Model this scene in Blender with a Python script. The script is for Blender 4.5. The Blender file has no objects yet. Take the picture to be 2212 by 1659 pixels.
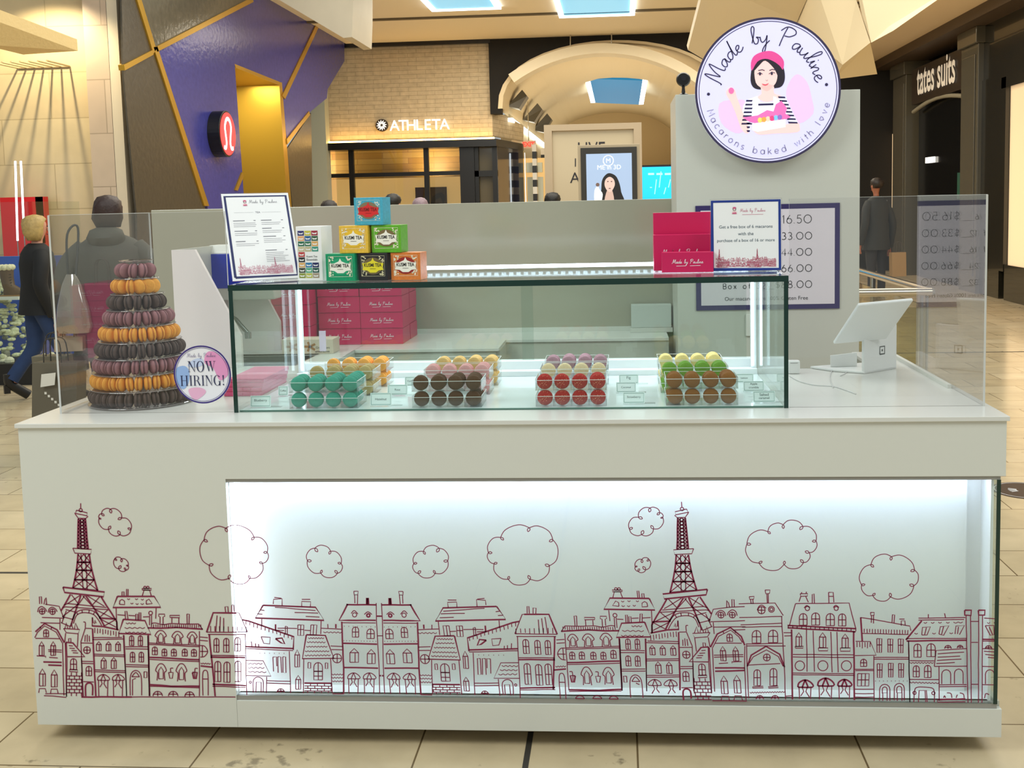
import bpy, bmesh, math, random
from mathutils import Vector, Matrix
# ---------------------------------------------------------------- camera, world, lights, exposure
sc = bpy.context.scene
COL = sc.collection
IW, IH = 2212, 1659
F, PX, PY = 2307.7, 1170.45, 647.5
CAM = Vector((1.6921, -2.8301, 1.514))
YAW, PITCH, ROLL = -0.0725, -0.0910, -0.0224
_cy, _sy, _cp, _sp, _cr, _sr = math.cos(YAW), math.sin(YAW), math.cos(PITCH), math.sin(PITCH), math.cos(ROLL), math.sin(ROLL)
FW = Vector((_sy*_cp, _cy*_cp, _sp)); _r = Vector((_cy, -_sy, 0)); _u = _r.cross(FW)
RT = _cr*_r + _sr*_u; UP = -_sr*_r + _cr*_u
cd = bpy.data.cameras.new('camera'); cam = bpy.data.objects.new('camera', cd); COL.objects.link(cam)
cd.sensor_width = 36; cd.lens = F/IW*36; cd.shift_x = (IW/2-PX)/IW; cd.shift_y = (PY-IH/2)/IW
cd.clip_start = .05; cd.clip_end = 200
cam.matrix_world = Matrix(((RT.x, UP.x, -FW.x, CAM.x), (RT.y, UP.y, -FW.y, CAM.y), (RT.z, UP.z, -FW.z, CAM.z), (0, 0, 0, 1)))
sc.camera = cam
sc.view_settings.view_transform = 'Standard'; sc.view_settings.look = 'None'; sc.view_settings.gamma = 1
sc.view_settings.exposure = 0.0
sc.cycles.transparent_max_bounces = 40
sc.cycles.sample_clamp_indirect = 6
w = bpy.data.worlds.new('world'); sc.world = w; w.use_nodes = True
bg = w.node_tree.nodes['Background']; bg.inputs[0].default_value = (.93, 1, .98, 1); bg.inputs[1].default_value = .46
def area(name, loc, rot, sx, sy, power, color=(.95, 1, .96)):
    l = bpy.data.lights.new(name, 'AREA'); l.shape = 'RECTANGLE'; l.size = sx; l.size_y = sy; l.energy = power; l.color = color
    o = bpy.data.objects.new(name, l); COL.objects.link(o); o.location = loc; o.rotation_euler = rot; return o
def spot(name, loc, target, power, angle=60, color=(1, .8, .5), blend=.6, size=.1):
    l = bpy.data.lights.new(name, 'SPOT'); l.energy = power; l.spot_size = math.radians(angle); l.spot_blend = blend; l.color = color; l.shadow_soft_size = size
    o = bpy.data.objects.new(name, l); COL.objects.link(o); o.location = loc
    o.rotation_euler = (Vector(target)-Vector(loc)).to_track_quat('-Z', 'Y').to_euler(); return o
area('mall_light_front', (-2.3, -2.6, 4.9), (math.radians(32), math.radians(-30), 0), 2.5, 2.2, 165)
area('mall_light_front_right', (5.6, -2.6, 4.9), (math.radians(32), math.radians(30), 0), 2.5, 2.2, 120)
area('mall_light_over', (1.4, 1.8, 5.6), (0, 0, 0), 5, 3, 125)
area('mall_light_mid', (1.5, 8, 5.6), (0, 0, 0), 8, 6, 520, (1, .92, .76))
area('mall_light_far', (1.5, 15.5, 4.7), (0, 0, 0), 7, 4, 385, (1, .89, .70))
# ---------------------------------------------------------------- helpers
def ray(u, v): return FW + RT*((u-PX)/F) - UP*((v-PY)/F)
def aY(u, v, Y): d = ray(u, v); return CAM + d*((Y-CAM.y)/d.y)
def aZ(u, v, Z): d = ray(u, v); return CAM + d*((Z-CAM.z)/d.z)
def aX(u, v, X): d = ray(u, v); return CAM + d*((X-CAM.x)/d.x)
def lin(c):
    c = c/255.0
    return c/12.92 if c <= .04045 else ((c+.055)/1.055)**2.4
def rgb(c): return (lin(c[0]), lin(c[1]), lin(c[2]), 1)
MC = {}
def mat(name, c, rough=.5, metal=0, emit=0, spec=.5, var=0, scale=8, bump=0, coat=0, ecol=None):
    if name in MC: return MC[name]
    m = bpy.data.materials.new(name); m.use_nodes = True; MC[name] = m
    nt = m.node_tree; b = nt.nodes['Principled BSDF']; I = b.inputs
    I['Base Color'].default_value = rgb(c); I['Roughness'].default_value = rough; I['Metallic'].default_value = metal
    I['Specular IOR Level'].default_value = spec; I['Coat Weight'].default_value = coat
    if emit: I['Emission Color'].default_value = rgb(ecol or c); I['Emission Strength'].default_value = emit
    if var or bump:
        tc = nt.nodes.new('ShaderNodeTexCoord'); n = nt.nodes.new('ShaderNodeTexNoise'); n.inputs['Scale'].default_value = scale; n.inputs['Detail'].default_value = 6
        nt.links.new(tc.outputs['Object'], n.inputs['Vector'])
        if var:
            mx = nt.nodes.new('ShaderNodeMix'); mx.data_type = 'RGBA'; k = var
            mx.inputs[6].default_value = tuple(x*(1-k) for x in rgb(c)[:3])+(1,); mx.inputs[7].default_value = tuple(min(1, x*(1+k)) for x in rgb(c)[:3])+(1,)
            nt.links.new(n.outputs['Fac'], mx.inputs[0]); nt.links.new(mx.outputs[2], I['Base Color'])
        if bump:
            bp = nt.nodes.new('ShaderNodeBump'); bp.inputs['Strength'].default_value = bump; bp.inputs['Distance'].default_value = .01
            nt.links.new(n.outputs['Fac'], bp.inputs['Height']); nt.links.new(bp.outputs[0], I['Normal'])
    return m
def brickmat(name, c1, c2, cm, bw, bh, mortar=.004, rough=.4, off=(0, 0, 0), axes='XY', bump=.3, offset=.5, var=.1, spec=.5, nscale=3, bias=0, speck=0):
    m = bpy.data.materials.new(name); m.use_nodes = True; MC[name] = m
    nt = m.node_tree; b = nt.nodes['Principled BSDF']; N = nt.nodes.new; K = nt.links.new
    g = N('ShaderNodeNewGeometry'); sp = N('ShaderNodeSeparateXYZ'); cb = N('ShaderNodeCombineXYZ'); K(g.outputs['Position'], sp.inputs[0])
    K(sp.outputs[axes[0]], cb.inputs[0]); K(sp.outputs[axes[1]], cb.inputs[1])
    mp = N('ShaderNodeMapping'); mp.inputs['Location'].default_value = off; K(cb.outputs[0], mp.inputs[0])
    br = N('ShaderNodeTexBrick'); br.offset = offset; br.inputs['Scale'].default_value = 1; br.inputs['Mortar Size'].default_value = mortar
    br.inputs['Mortar Smooth'].default_value = .1; br.inputs['Brick Width'].default_value = bw; br.inputs['Row Height'].default_value = bh; br.inputs['Bias'].default_value = bias
    br.inputs['Color1'].default_value = rgb(c1); br.inputs['Color2'].default_value = rgb(c2); br.inputs['Mortar'].default_value = rgb(cm)
    K(mp.outputs[0], br.inputs[0])
    n = N('ShaderNodeTexNoise'); n.inputs['Scale'].default_value = nscale; n.inputs['Detail'].default_value = 8; K(g.outputs['Position'], n.inputs['Vector'])
    mx = N('ShaderNodeMix'); mx.data_type = 'RGBA'; mx.blend_type = 'MULTIPLY'; mx.inputs[0].default_value = 1
    cr = N('ShaderNodeMapRange'); cr.inputs[1].default_value = .3; cr.inputs[2].default_value = .7; cr.inputs[3].default_value = 1-var; cr.inputs[4].default_value = 1
    K(n.outputs['Fac'], cr.inputs[0]); K(br.outputs['Color'], mx.inputs[6]); K(cr.outputs[0], mx.inputs[7]); fin = mx.outputs[2]
    if speck:
        n2 = N('ShaderNodeTexNoise'); n2.inputs['Scale'].default_value = 26; n2.inputs['Detail'].default_value = 4; K(g.outputs['Position'], n2.inputs['Vector'])
        n3 = N('ShaderNodeTexNoise'); n3.inputs['Scale'].default_value = 2.2; K(g.outputs['Position'], n3.inputs['Vector'])
        ad = N('ShaderNodeMath'); ad.operation = 'ADD'; K(n2.outputs['Fac'], ad.inputs[0]); K(n3.outputs['Fac'], ad.inputs[1])
        r2 = N('ShaderNodeMapRange'); r2.inputs[1].default_value = 1.22; r2.inputs[2].default_value = 1.34; r2.inputs[3].default_value = 1; r2.inputs[4].default_value = 1-speck; K(ad.outputs[0], r2.inputs[0])
        m2 = N('ShaderNodeMix'); m2.data_type = 'RGBA'; m2.blend_type = 'MULTIPLY'; m2.inputs[0].default_value = 1; K(fin, m2.inputs[6]); K(r2.outputs[0], m2.inputs[7]); fin = m2.outputs[2]
    K(fin, b.inputs['Base Color'])
    b.inputs['Roughness'].default_value = rough; b.inputs['Specular IOR Level'].default_value = spec
    if bump:
        bp = N('ShaderNodeBump'); bp.inputs['Strength'].default_value = bump; bp.inputs['Distance'].default_value = .01; bp.invert = True
        K(br.outputs['Fac'], bp.inputs['Height']); K(bp.outputs[0], b.inputs['Normal'])
    return m
def glass(name, tint=(245, 250, 247), boost=1.0, base=0.0, rough=0.0, haze=None):
    if name in MC: return MC[name]
    m = bpy.data.materials.new(name); m.use_nodes = True; MC[name] = m
    nt = m.node_tree; N = nt.nodes.new; K = nt.links.new; nt.nodes.remove(nt.nodes['Principled BSDF'])
    out = nt.nodes['Material Output']
    g = N('ShaderNodeNewGeometry'); ior = N('ShaderNodeMix'); ior.data_type = 'FLOAT'; ior.inputs[2].default_value = 1.5; ior.inputs[3].default_value = 1/1.5
    K(g.outputs['Backfacing'], ior.inputs[0])
    fr = N('ShaderNodeFresnel'); K(ior.outputs[0], fr.inputs['IOR'])
    ma = N('ShaderNodeMath'); ma.operation = 'MULTIPLY_ADD'; ma.inputs[1].default_value = boost; ma.inputs[2].default_value = base; ma.use_clamp = True; K(fr.outputs[0], ma.inputs[0])
    t = N('ShaderNodeBsdfTransparent'); t.inputs[0].default_value = rgb(tint); gl = N('ShaderNodeBsdfGlossy'); gl.inputs['Roughness'].default_value = rough
    src = t
    if haze:
        df = N('ShaderNodeBsdfDiffuse'); df.inputs[0].default_value = rgb(haze[0]); hm = N('ShaderNodeMixShader'); hm.inputs[0].default_value = haze[1]
        K(t.outputs[0], hm.inputs[1]); K(df.outputs[0], hm.inputs[2]); src = hm
    mx = N('ShaderNodeMixShader'); K(ma.outputs[0], mx.inputs[0]); K(src.outputs[0], mx.inputs[1]); K(gl.outputs[0], mx.inputs[2]); K(mx.outputs[0], out.inputs[0])
    return m
def origin(o):
    if o is None: return Vector((0, 0, 0))
    v = Vector(o.location)
    return v + origin(o.parent)
class MB:
    def __init__(s): s.v = []; s.f = []; s.m = []; s.cur = 0
    def mat(s, i): s.cur = i; return s
    def face(s, pts):
        n = len(s.v); s.v += [tuple(p) for p in pts]; s.f.append(tuple(range(n, n+len(pts)))); s.m.append(s.cur)
    def add(s, vs, fs):
        n = len(s.v); s.v += [tuple(p) for p in vs]
        for f in fs: s.f.append(tuple(i+n for i in f)); s.m.append(s.cur)
        return s
    def box(s, x0, y0, z0, x1, y1, z1):
        x0, x1 = sorted((x0, x1)); y0, y1 = sorted((y0, y1)); z0, z1 = sorted((z0, z1))
        return s.add([(x0, y0, z0), (x1, y0, z0), (x1, y1, z0), (x0, y1, z0), (x0, y0, z1), (x1, y0, z1), (x1, y1, z1), (x0, y1, z1)],
              [(0, 3, 2, 1), (4, 5, 6, 7), (0, 1, 5, 4), (1, 2, 6, 5), (2, 3, 7, 6), (3, 0, 4, 7)])
    def slab(s, pts, d):          # extrude a polygon (3-D points) by vector d
        n = len(pts); d = Vector(d); p = [Vector(q) for q in pts]
        nrm = sum(((p[i]).cross(p[(i+1) % n]) for i in range(n)), Vector())
        if nrm.dot(d) > 0: p = p[::-1]
        vs = p+[q+d for q in p]
        return s.add(vs, [tuple(range(n)), tuple(range(2*n-1, n-1, -1))]+[(i, i+n, (i+1) % n+n, (i+1) % n) for i in range(n)])
    def tube(s, pts, r, seg=8, cap=True, rs=None):
        p = [Vector(q) for q in pts]; n = len(p); vs = []; up = None
        for i in range(n):
            t = (p[min(i+1, n-1)]-p[max(i-1, 0)]).normalized()
            if up is None: up = t.orthogonal().normalized()
            else: up = (up-t*up.dot(t)); up = up.normalized() if up.length > 1e-6 else t.orthogonal().normalized()
            b = t.cross(up); rr = rs[i] if rs else r
            for k in range(seg):
                a = 2*math.pi*k/seg; vs.append(p[i]+(up*math.cos(a)+b*math.sin(a))*rr)
        fs = [(i*seg+k, i*seg+(k+1) % seg, (i+1)*seg+(k+1) % seg, (i+1)*seg+k) for i in range(n-1) for k in range(seg)]
        if cap: fs += [tuple(range(seg))[::-1], tuple(range((n-1)*seg, n*seg))]
        return s.add(vs, fs)
    def cyl(s, a, b, r, seg=24): return s.tube([a, b], r, seg)
    def lathe(s, prof, c=(0, 0, 0), seg=32, axis='Z'):   # prof: list of (r, h)
        vs = []; n = len(prof)
        for r, h in prof:
            for k in range(seg):
                a = 2*math.pi*k/seg; x, y = r*math.cos(a), r*math.sin(a)
                q = (x, y, h) if axis == 'Z' else ((x, -h, y) if axis == 'Y' else (h, x, y))
                vs.append((q[0]+c[0], q[1]+c[1], q[2]+c[2]))
        fs = [(i*seg+k, i*seg+(k+1) % seg, (i+1)*seg+(k+1) % seg, (i+1)*seg+k) for i in range(n-1) for k in range(seg)]
        if prof[0][0] > 1e-6: fs.append(tuple(range(seg))[::-1])
        if prof[-1][0] > 1e-6: fs.append(tuple(range((n-1)*seg, n*seg)))
        return s.add(vs, fs)
    def loft(s, rings, seg=20):   # (cx, cy, cz, rx, ry)
        vs = []
        for cx, cy, cz, rx, ry in rings:
            for k in range(seg):
                a = 2*math.pi*k/seg; vs.append((cx+rx*math.cos(a), cy+ry*math.sin(a), cz))
        n = len(rings)
        fs = [(i*seg+k, i*seg+(k+1) % seg, (i+1)*seg+(k+1) % seg, (i+1)*seg+k) for i in range(n-1) for k in range(seg)]
        fs += [tuple(range(seg))[::-1], tuple(range((n-1)*seg, n*seg))]
        return s.add(vs, fs)
    def ball(s, c, rx, ry=None, rz=None, seg=16, rings=10):
        ry = ry or rx; rz = rz or rx; pr = [(math.sin(math.pi*i/rings), -math.cos(math.pi*i/rings)) for i in range(rings+1)]
        vs = []
        for r, h in pr:
            for k in range(seg):
                a = 2*math.pi*k/seg; vs.append((c[0]+rx*r*math.cos(a), c[1]+ry*r*math.sin(a), c[2]+rz*h))
        return s.add(vs, [(i*seg+k, i*seg+(k+1) % seg, (i+1)*seg+(k+1) % seg, (i+1)*seg+k) for i in range(rings) for k in range(seg)])
    def xform(s, M, start=0):
        s.v = s.v[:start]+[tuple(M @ Vector(p)) for p in s.v[start:]]; return s
    def build(s, name, mats, parent=None, loc=None, local=False, smooth=None, bevel=0, seg=2, solid=0):
        """vertices are world coordinates unless local; one mesh object"""
        if not isinstance(mats, (list, tuple)): mats = [mats]
        me = bpy.data.meshes.new(name); o = bpy.data.objects.new(name, me); COL.objects.link(o)
        if loc is not None: o.location = loc
        if parent: o.parent = parent
        off = Vector((0, 0, 0)) if local else origin(o)
        me.from_pydata([tuple(Vector(p)-off) for p in s.v], [], s.f)
        for m in mats: me.materials.append(m)
        me.polygons.foreach_set('material_index', s.m)
        me.validate(); me.update()
        if bevel or smooth is not None:
            bm = bmesh.new(); bm.from_mesh(me); bmesh.ops.remove_doubles(bm, verts=bm.verts, dist=1e-6)
            if bevel:
                ed = [e for e in bm.edges if len(e.link_faces) == 2 and e.calc_face_angle(0) > .5]
                bmesh.ops.bevel(bm, geom=ed, offset=bevel, segments=seg, affect='EDGES', profile=.6, clamp_overlap=True)
            bm.to_mesh(me); bm.free()
        if smooth is not None: me.shade_smooth(); me.set_sharp_from_angle(angle=math.radians(smooth))
        return o
def tag(o, label=None, cat=None, group=None, kind=None):
    if label: o['label'] = label
    if cat: o['category'] = cat
    if group: o['group'] = group
    if kind: o['kind'] = kind
    return o
def thing(name, label, cat, loc=(0, 0, 0), group=None, rz=0):
    o = bpy.data.objects.new(name, None); COL.objects.link(o); o.location = loc; o.rotation_euler.z = rz; o.empty_display_size = .05
    return tag(o, label, cat, group)
def struct(mb, name, m, **k): return tag(mb.build(name, m, **k), kind='structure')
def bez(pts, n=6, closed=False):
    p = [Vector(q) for q in pts]; N = len(p)
    if N < 3: return p
    out = []
    rng = range(N) if closed else range(N-1)
    for i in rng:
        g = (lambda k: p[k % N]) if closed else (lambda k: p[max(0, min(N-1, k))])
        a, b, c, d = g(i-1), g(i), g(i+1), g(i+2)
        for k in range(n):
            t = k/n; out.append(.5*((2*b)+(c-a)*t+(2*a-5*b+4*c-d)*t*t+(3*b-a-3*c+d)*t**3))
    out.append(p[0] if closed else p[-1]); return out
class Plane:   # a drawing plane: origin o, unit right r, unit up u; points are (x, y) metres on it, lifted by h
    def __init__(s, o, r, u, h=.0006): s.o = Vector(o); s.r = Vector(r).normalized(); s.u = Vector(u).normalized(); s.n = s.r.cross(s.u); s.h = h
    def at(s, x, y, h=None): return s.o+s.r*x+s.u*y+s.n*(s.h if h is None else h)
def ribbon(mb, P, pts, w, h=None):
    q = [Vector((p[0], p[1])) for p in pts]; q = [a for i, a in enumerate(q) if i == 0 or (a-q[i-1]).length > 1e-6]
    if len(q) < 2: return
    L = []; Rr = []
    for i in range(len(q)):
        t = q[min(i+1, len(q)-1)]-q[max(i-1, 0)]
        if t.length < 1e-9: t = q[min(i+1, len(q)-1)]-q[i]
        if t.length < 1e-9: t = Vector((1, 0))
        t.normalize(); n = Vector((-t.y, t.x))*w/2
        L.append(P.at(*(q[i]+n), h)); Rr.append(P.at(*(q[i]-n), h))
    n = len(q); mb.add(Rr+L, [(i, i+1, n+i+1, n+i) for i in range(n-1)])
def poly(mb, P, pts, h=None): mb.face([P.at(p[0], p[1], h) for p in (pts if area2(pts) > 0 else pts[::-1])])
def area2(p): return sum(p[i][0]*p[(i+1) % len(p)][1]-p[(i+1) % len(p)][0]*p[i][1] for i in range(len(p)))
def ell(cx, cy, rx, ry=None, n=32, a0=0, a1=360): 
    ry = ry or rx; full = abs(a1-a0) >= 360; k = n if full else n
    return [(cx+rx*math.cos(math.radians(a0+(a1-a0)*i/k)), cy+ry*math.sin(math.radians(a0+(a1-a0)*i/k))) for i in range(k if full else k+1)]
_tc = {}
def textgeo(s, bold=0, res=3):
    if (s, bold) in _tc: return _tc[(s, bold)]
    cu = bpy.data.curves.new('t', 'FONT'); cu.body = s; cu.size = 1; cu.resolution_u = res; cu.offset = bold; cu.align_x = 'LEFT'
    o = bpy.data.objects.new('t', cu); COL.objects.link(o); dg = bpy.context.evaluated_depsgraph_get()
    me = bpy.data.meshes.new_from_object(o.evaluated_get(dg)); vs = [tuple(v.co) for v in me.vertices]; fs = [tuple(p.vertices) for p in me.polygons]
    bpy.data.objects.remove(o); bpy.data.curves.remove(cu); bpy.data.meshes.remove(me)
    if vs:
        x0 = min(v[0] for v in vs); x1 = max(v[0] for v in vs); y0 = min(v[1] for v in vs); y1 = max(v[1] for v in vs)
    else: x0 = y0 = 0; x1 = y1 = 1
    _tc[(s, bold)] = (vs, fs, x0, x1, y0, y1); return _tc[(s, bold)]
def text(mb, P, s, x, y, w=None, hgt=None, align='C', h=None, bold=0, shear=0):
    """text in the box centred (or left) at x, baseline y; w = total width or hgt = total height"""
    vs, fs, x0, x1, y0, y1 = textgeo(s, bold)
    kx = w/(x1-x0) if w else hgt/(y1-y0); ky = hgt/(y1-y0) if hgt else kx
    ox = x-(x1-x0)*kx/2 if align == 'C' else x
    mb.add([P.at(ox+(v[0]-x0)*kx+shear*(v[1]-y0)*ky, y+(v[1]-y0)*ky, h) for v in vs], fs)
# cursive strokes (x-height 1)
CU = {'M': (2.35, [[(0, 0), (.1, -.1), (.35, .5), (.8, 2.3), (.95, 2.2), (1.0, .8), (1.1, .3), (1.4, 1.2), (1.9, 2.3), (2.0, 2.1), (1.95, .8), (2.05, .05), (2.4, .1)]]),
 'a': (1.2, [[(1, .85), (.75, 1), (.3, .8), (.15, .3), (.35, 0), (.7, .25), (1, .9), (.95, .3), (1.1, 0), (1.35, .15)]]),
 'd': (1.3, [[(1, .85), (.7, 1), (.3, .8), (.15, .3), (.35, 0), (.75, .3), (1.1, 1.2), (1.35, 2.4), (1.1, 1.0), (1.05, .2), (1.2, 0), (1.5, .2)]]),
 'e': (1.05, [[(.2, .4), (.6, .55), (.8, .85), (.6, 1), (.3, .75), (.25, .3), (.5, 0), (.9, .1), (1.2, .4)]]),
 'b': (1.15, [[(.1, .3), (.5, 1.2), (.75, 2.2), (.6, 2.5), (.4, 2.0), (.35, .6), (.45, .1), (.8, .1), (1.0, .6), (.8, .95), (1.2, .8)]]),
 'y': (1.3, [[(.1, .9), (.15, .3), (.4, .1), (.8, .5), (.95, 1), (.85, 0), (.6, -1), (.3, -1.3), (.2, -1), (.6, -.4), (1.3, .3)]]),
 'P': (1.7, [[(.5, 2.4), (.3, 1.2), (.1, -.3)], [(-.1, 1.8), (.5, 2.5), (1.3, 2.4), (1.5, 1.9), (1.0, 1.3), (.4, 1.2)]]),
 'u': (1.25, [[(.1, .9), (.2, .2), (.5, 0), (.9, .5), (1, .95), (1, .3), (1.15, 0), (1.4, .2)]]),
 'l': (.75, [[(.1, .2), (.6, 1.3), (.8, 2.2), (.6, 2.4), (.4, 1.6), (.35, .4), (.5, 0), (.8, .2)]]),
 'i': (.65, [[(.1, .3), (.3, .95), (.3, .3), (.45, 0), (.7, .2)], [(.4, 1.4), (.48, 1.45)]]),
 'n': (1.15, [[(.1, .9), (.2, .0), (.25, .4), (.6, .95), (.8, .8), (.8, .2), (.95, 0), (1.25, .25)]]), ' ': (1.3, [])}
def arcp(cx, cy, rx, ry, a0, a1, n=10): return [(cx+rx*math.cos(math.radians(a0+(a1-a0)*i/n)), cy+ry*math.sin(math.radians(a0+(a1-a0)*i/n))) for i in range(n+1)]
_o = arcp(.3, .32, .3, .32, 0, 360, 14)
GE = {'M': (1.0, [[(0, 0), (.08, 1), (.42, .3), (.76, 1), (.84, 0)]]), 'a': (.85, [_o, [(.6, .64), (.6, 0)]]), 'b': (.85, [_o, [(0, 1), (0, 0)]]), 'd': (.85, [_o, [(.6, 1), (.6, 0)]]),
 'c': (.75, [arcp(.3, .32, .3, .32, 45, 315)]), 'e': (.8, [[(0, .32), (.6, .32)]+arcp(.3, .32, .3, .32, 0, 315)]), 'o': (.85, [_o]), 'r': (.5, [[(0, .64), (0, 0)], arcp(.28, .36, .28, .28, 180, 75, 5)]),
 'n': (.75, [[(0, .64), (0, 0)], arcp(.25, .39, .25, .25, 180, 0, 6)+[(.5, 0)]]), 'h': (.75, [[(0, 1), (0, 0)], arcp(.25, .39, .25, .25, 180, 0, 6)+[(.5, 0)]]),
 's': (.6, [arcp(.2, .48, .2, .16, 40, 270, 6)+arcp(.2, .16, .2, .16, 90, -140, 6)]), 'k': (.7, [[(0, 1), (0, 0)], [(.45, .64), (0, .25)], [(.15, .38), (.5, 0)]]),
 'w': (1.0, [[(0, .64), (.2, 0), (.42, .6), (.64, 0), (.84, .64)]]), 'i': (.3, [[(0, .64), (0, 0)], [(0, .84), (0, .9)]]), 't': (.45, [[(.15, .9), (.15, 0)], [(0, .62), (.35, .62)]]),
 'l': (.3, [[(0, 1), (0, 0)]]), 'v': (.75, [[(0, .64), (.28, 0), (.56, .64)]]), 'x': (.65, [[(0, .64), (.45, 0)], [(.45, .64), (0, 0)]]), 'f': (.45, [arcp(.35, .8, .2, .2, 90, 180, 4)+[(.15, 0)], [(0, .6), (.35, .6)]]),
 'B': (.75, [[(0, 0), (0, 1), (.3, 1)]+arcp(.3, .76, .22, .24, 90, -90, 6)+[(0, .52)], [(.3, .52)]+arcp(.3, .26, .27, .26, 90, -90, 6)+[(0, 0)]]),
 '0': (1.1, [arcp(.45, .5, .45, .5, 0, 360, 18)]), '1': (.4, [[(0, .8), (.15, 1), (.15, 0)]]), '2': (.75, [arcp(.28, .72, .28, .28, 160, -30, 8)+[(0, 0), (.6, 0)]]),
 '3': (.75, [arcp(.27, .75, .25, .25, 140, -80, 8), arcp(.27, .26, .3, .26, 90, -140, 8)]), '4': (.75, [[(.45, 0), (.45, 1), (0, .3), (.62, .3)]]),
 '5': (.75, [[(.5, 1), (.1, 1), (.05, .55)]+arcp(.25, .32, .3, .32, 110, -140, 8)]), '6': (.8, [[(.4, 1), (.06, .5)]+arcp(.32, .3, .3, .3, 160, -200, 14)]),
 '8': (.8, [arcp(.3, .76, .23, .24, 0, 360, 12), arcp(.3, .26, .3, .26, 0, 360, 12)]), '.': (.25, [[(.02, 0), (.02, .06)]]), '$': (.75, [arcp(.28, .7, .25, .2, 40, 270, 6)+arcp(.28, .3, .25, .2, 90, -140, 6), [(.28, 1.08), (.28, -.08)]]), ' ': (.7, []),
 '*': (.85, [[(.3, 0), (.02, .36), (.05, .6), (.22, .62), (.3, .48), (.38, .62), (.55, .6), (.58, .36), (.3, 0)]])}
def strokes(font, s, gap=0.0):
    x = 0; out = []
    for ch in s:
        a, st = font[ch]
        for t in st: out.append([(px+x, py) for px, py in t])
        x += a+gap
    return out, x
def stroketext(mb, P, font, s, x, y, w, wd, smooth=0, align='C', h=None, gap=0.0, ky=1, arc=None, sh=0):
    st, tot = strokes(font, s, gap); k = w/tot
    for t in st:
        q = [Vector((a, b)) for a, b in t]
        if smooth and len(q) > 2: q = bez(q, smooth)
        pts = []
        for a, b in q:
            a2 = (a+sh*b)*k; b2 = b*k*ky
            if arc:      # arc = (cx, cy, r, middle angle, sign)
                cx, cy, r, mid, sg = arc
                ang = math.radians(mid)-sg*(a2-w/2)/r; rr = r+sg*b2; pts.append((cx+rr*math.cos(ang), cy+rr*math.sin(ang)))
            else: pts.append((x+a2-(w/2 if align == 'C' else 0), y+b2))
        ribbon(mb, P, pts, wd, h)
def copytree(o, parent=None):
    c = o.copy(); COL.objects.link(c)
    if parent: c.parent = parent
    for ch in list(o.children): copytree(ch, c)
    return c
R = random.Random(7)
# common materials
WHITE = mat('white_laminate', (212, 213, 205), .32, spec=.45)
TOPW = mat('white_worktop', (214, 214, 209), .22, spec=.5)
GREYW = mat('greyish_white_panel', (190, 190, 178), .25)
DARKGREEN = mat('green_glass_edge', (6, 46, 38), .15)
CLEAR = glass('clear_glass', (249, 253, 251))
ACRY = glass('clear_acrylic', (250, 250, 250))
EDGEA = mat('acrylic_edge', (200, 200, 196), .2)
STEEL = mat('brushed_steel', (190, 188, 182), .25, 1)
PURPLE = mat('dark_purple_print', (44, 32, 92), .4)
NAVY = mat('navy_print', (38, 44, 96), .4)
PINK = mat('hot_pink_card', (200, 12, 84), .38)
BLACK = mat('black_plastic', (14, 14, 16), .35)
INK = mat('black_ink', (40, 38, 44), .5)
PAPER = mat('white_paper', (240, 239, 240), .5)
MAG = mat('magenta_line_print', (128, 20, 64), .5)
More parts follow.
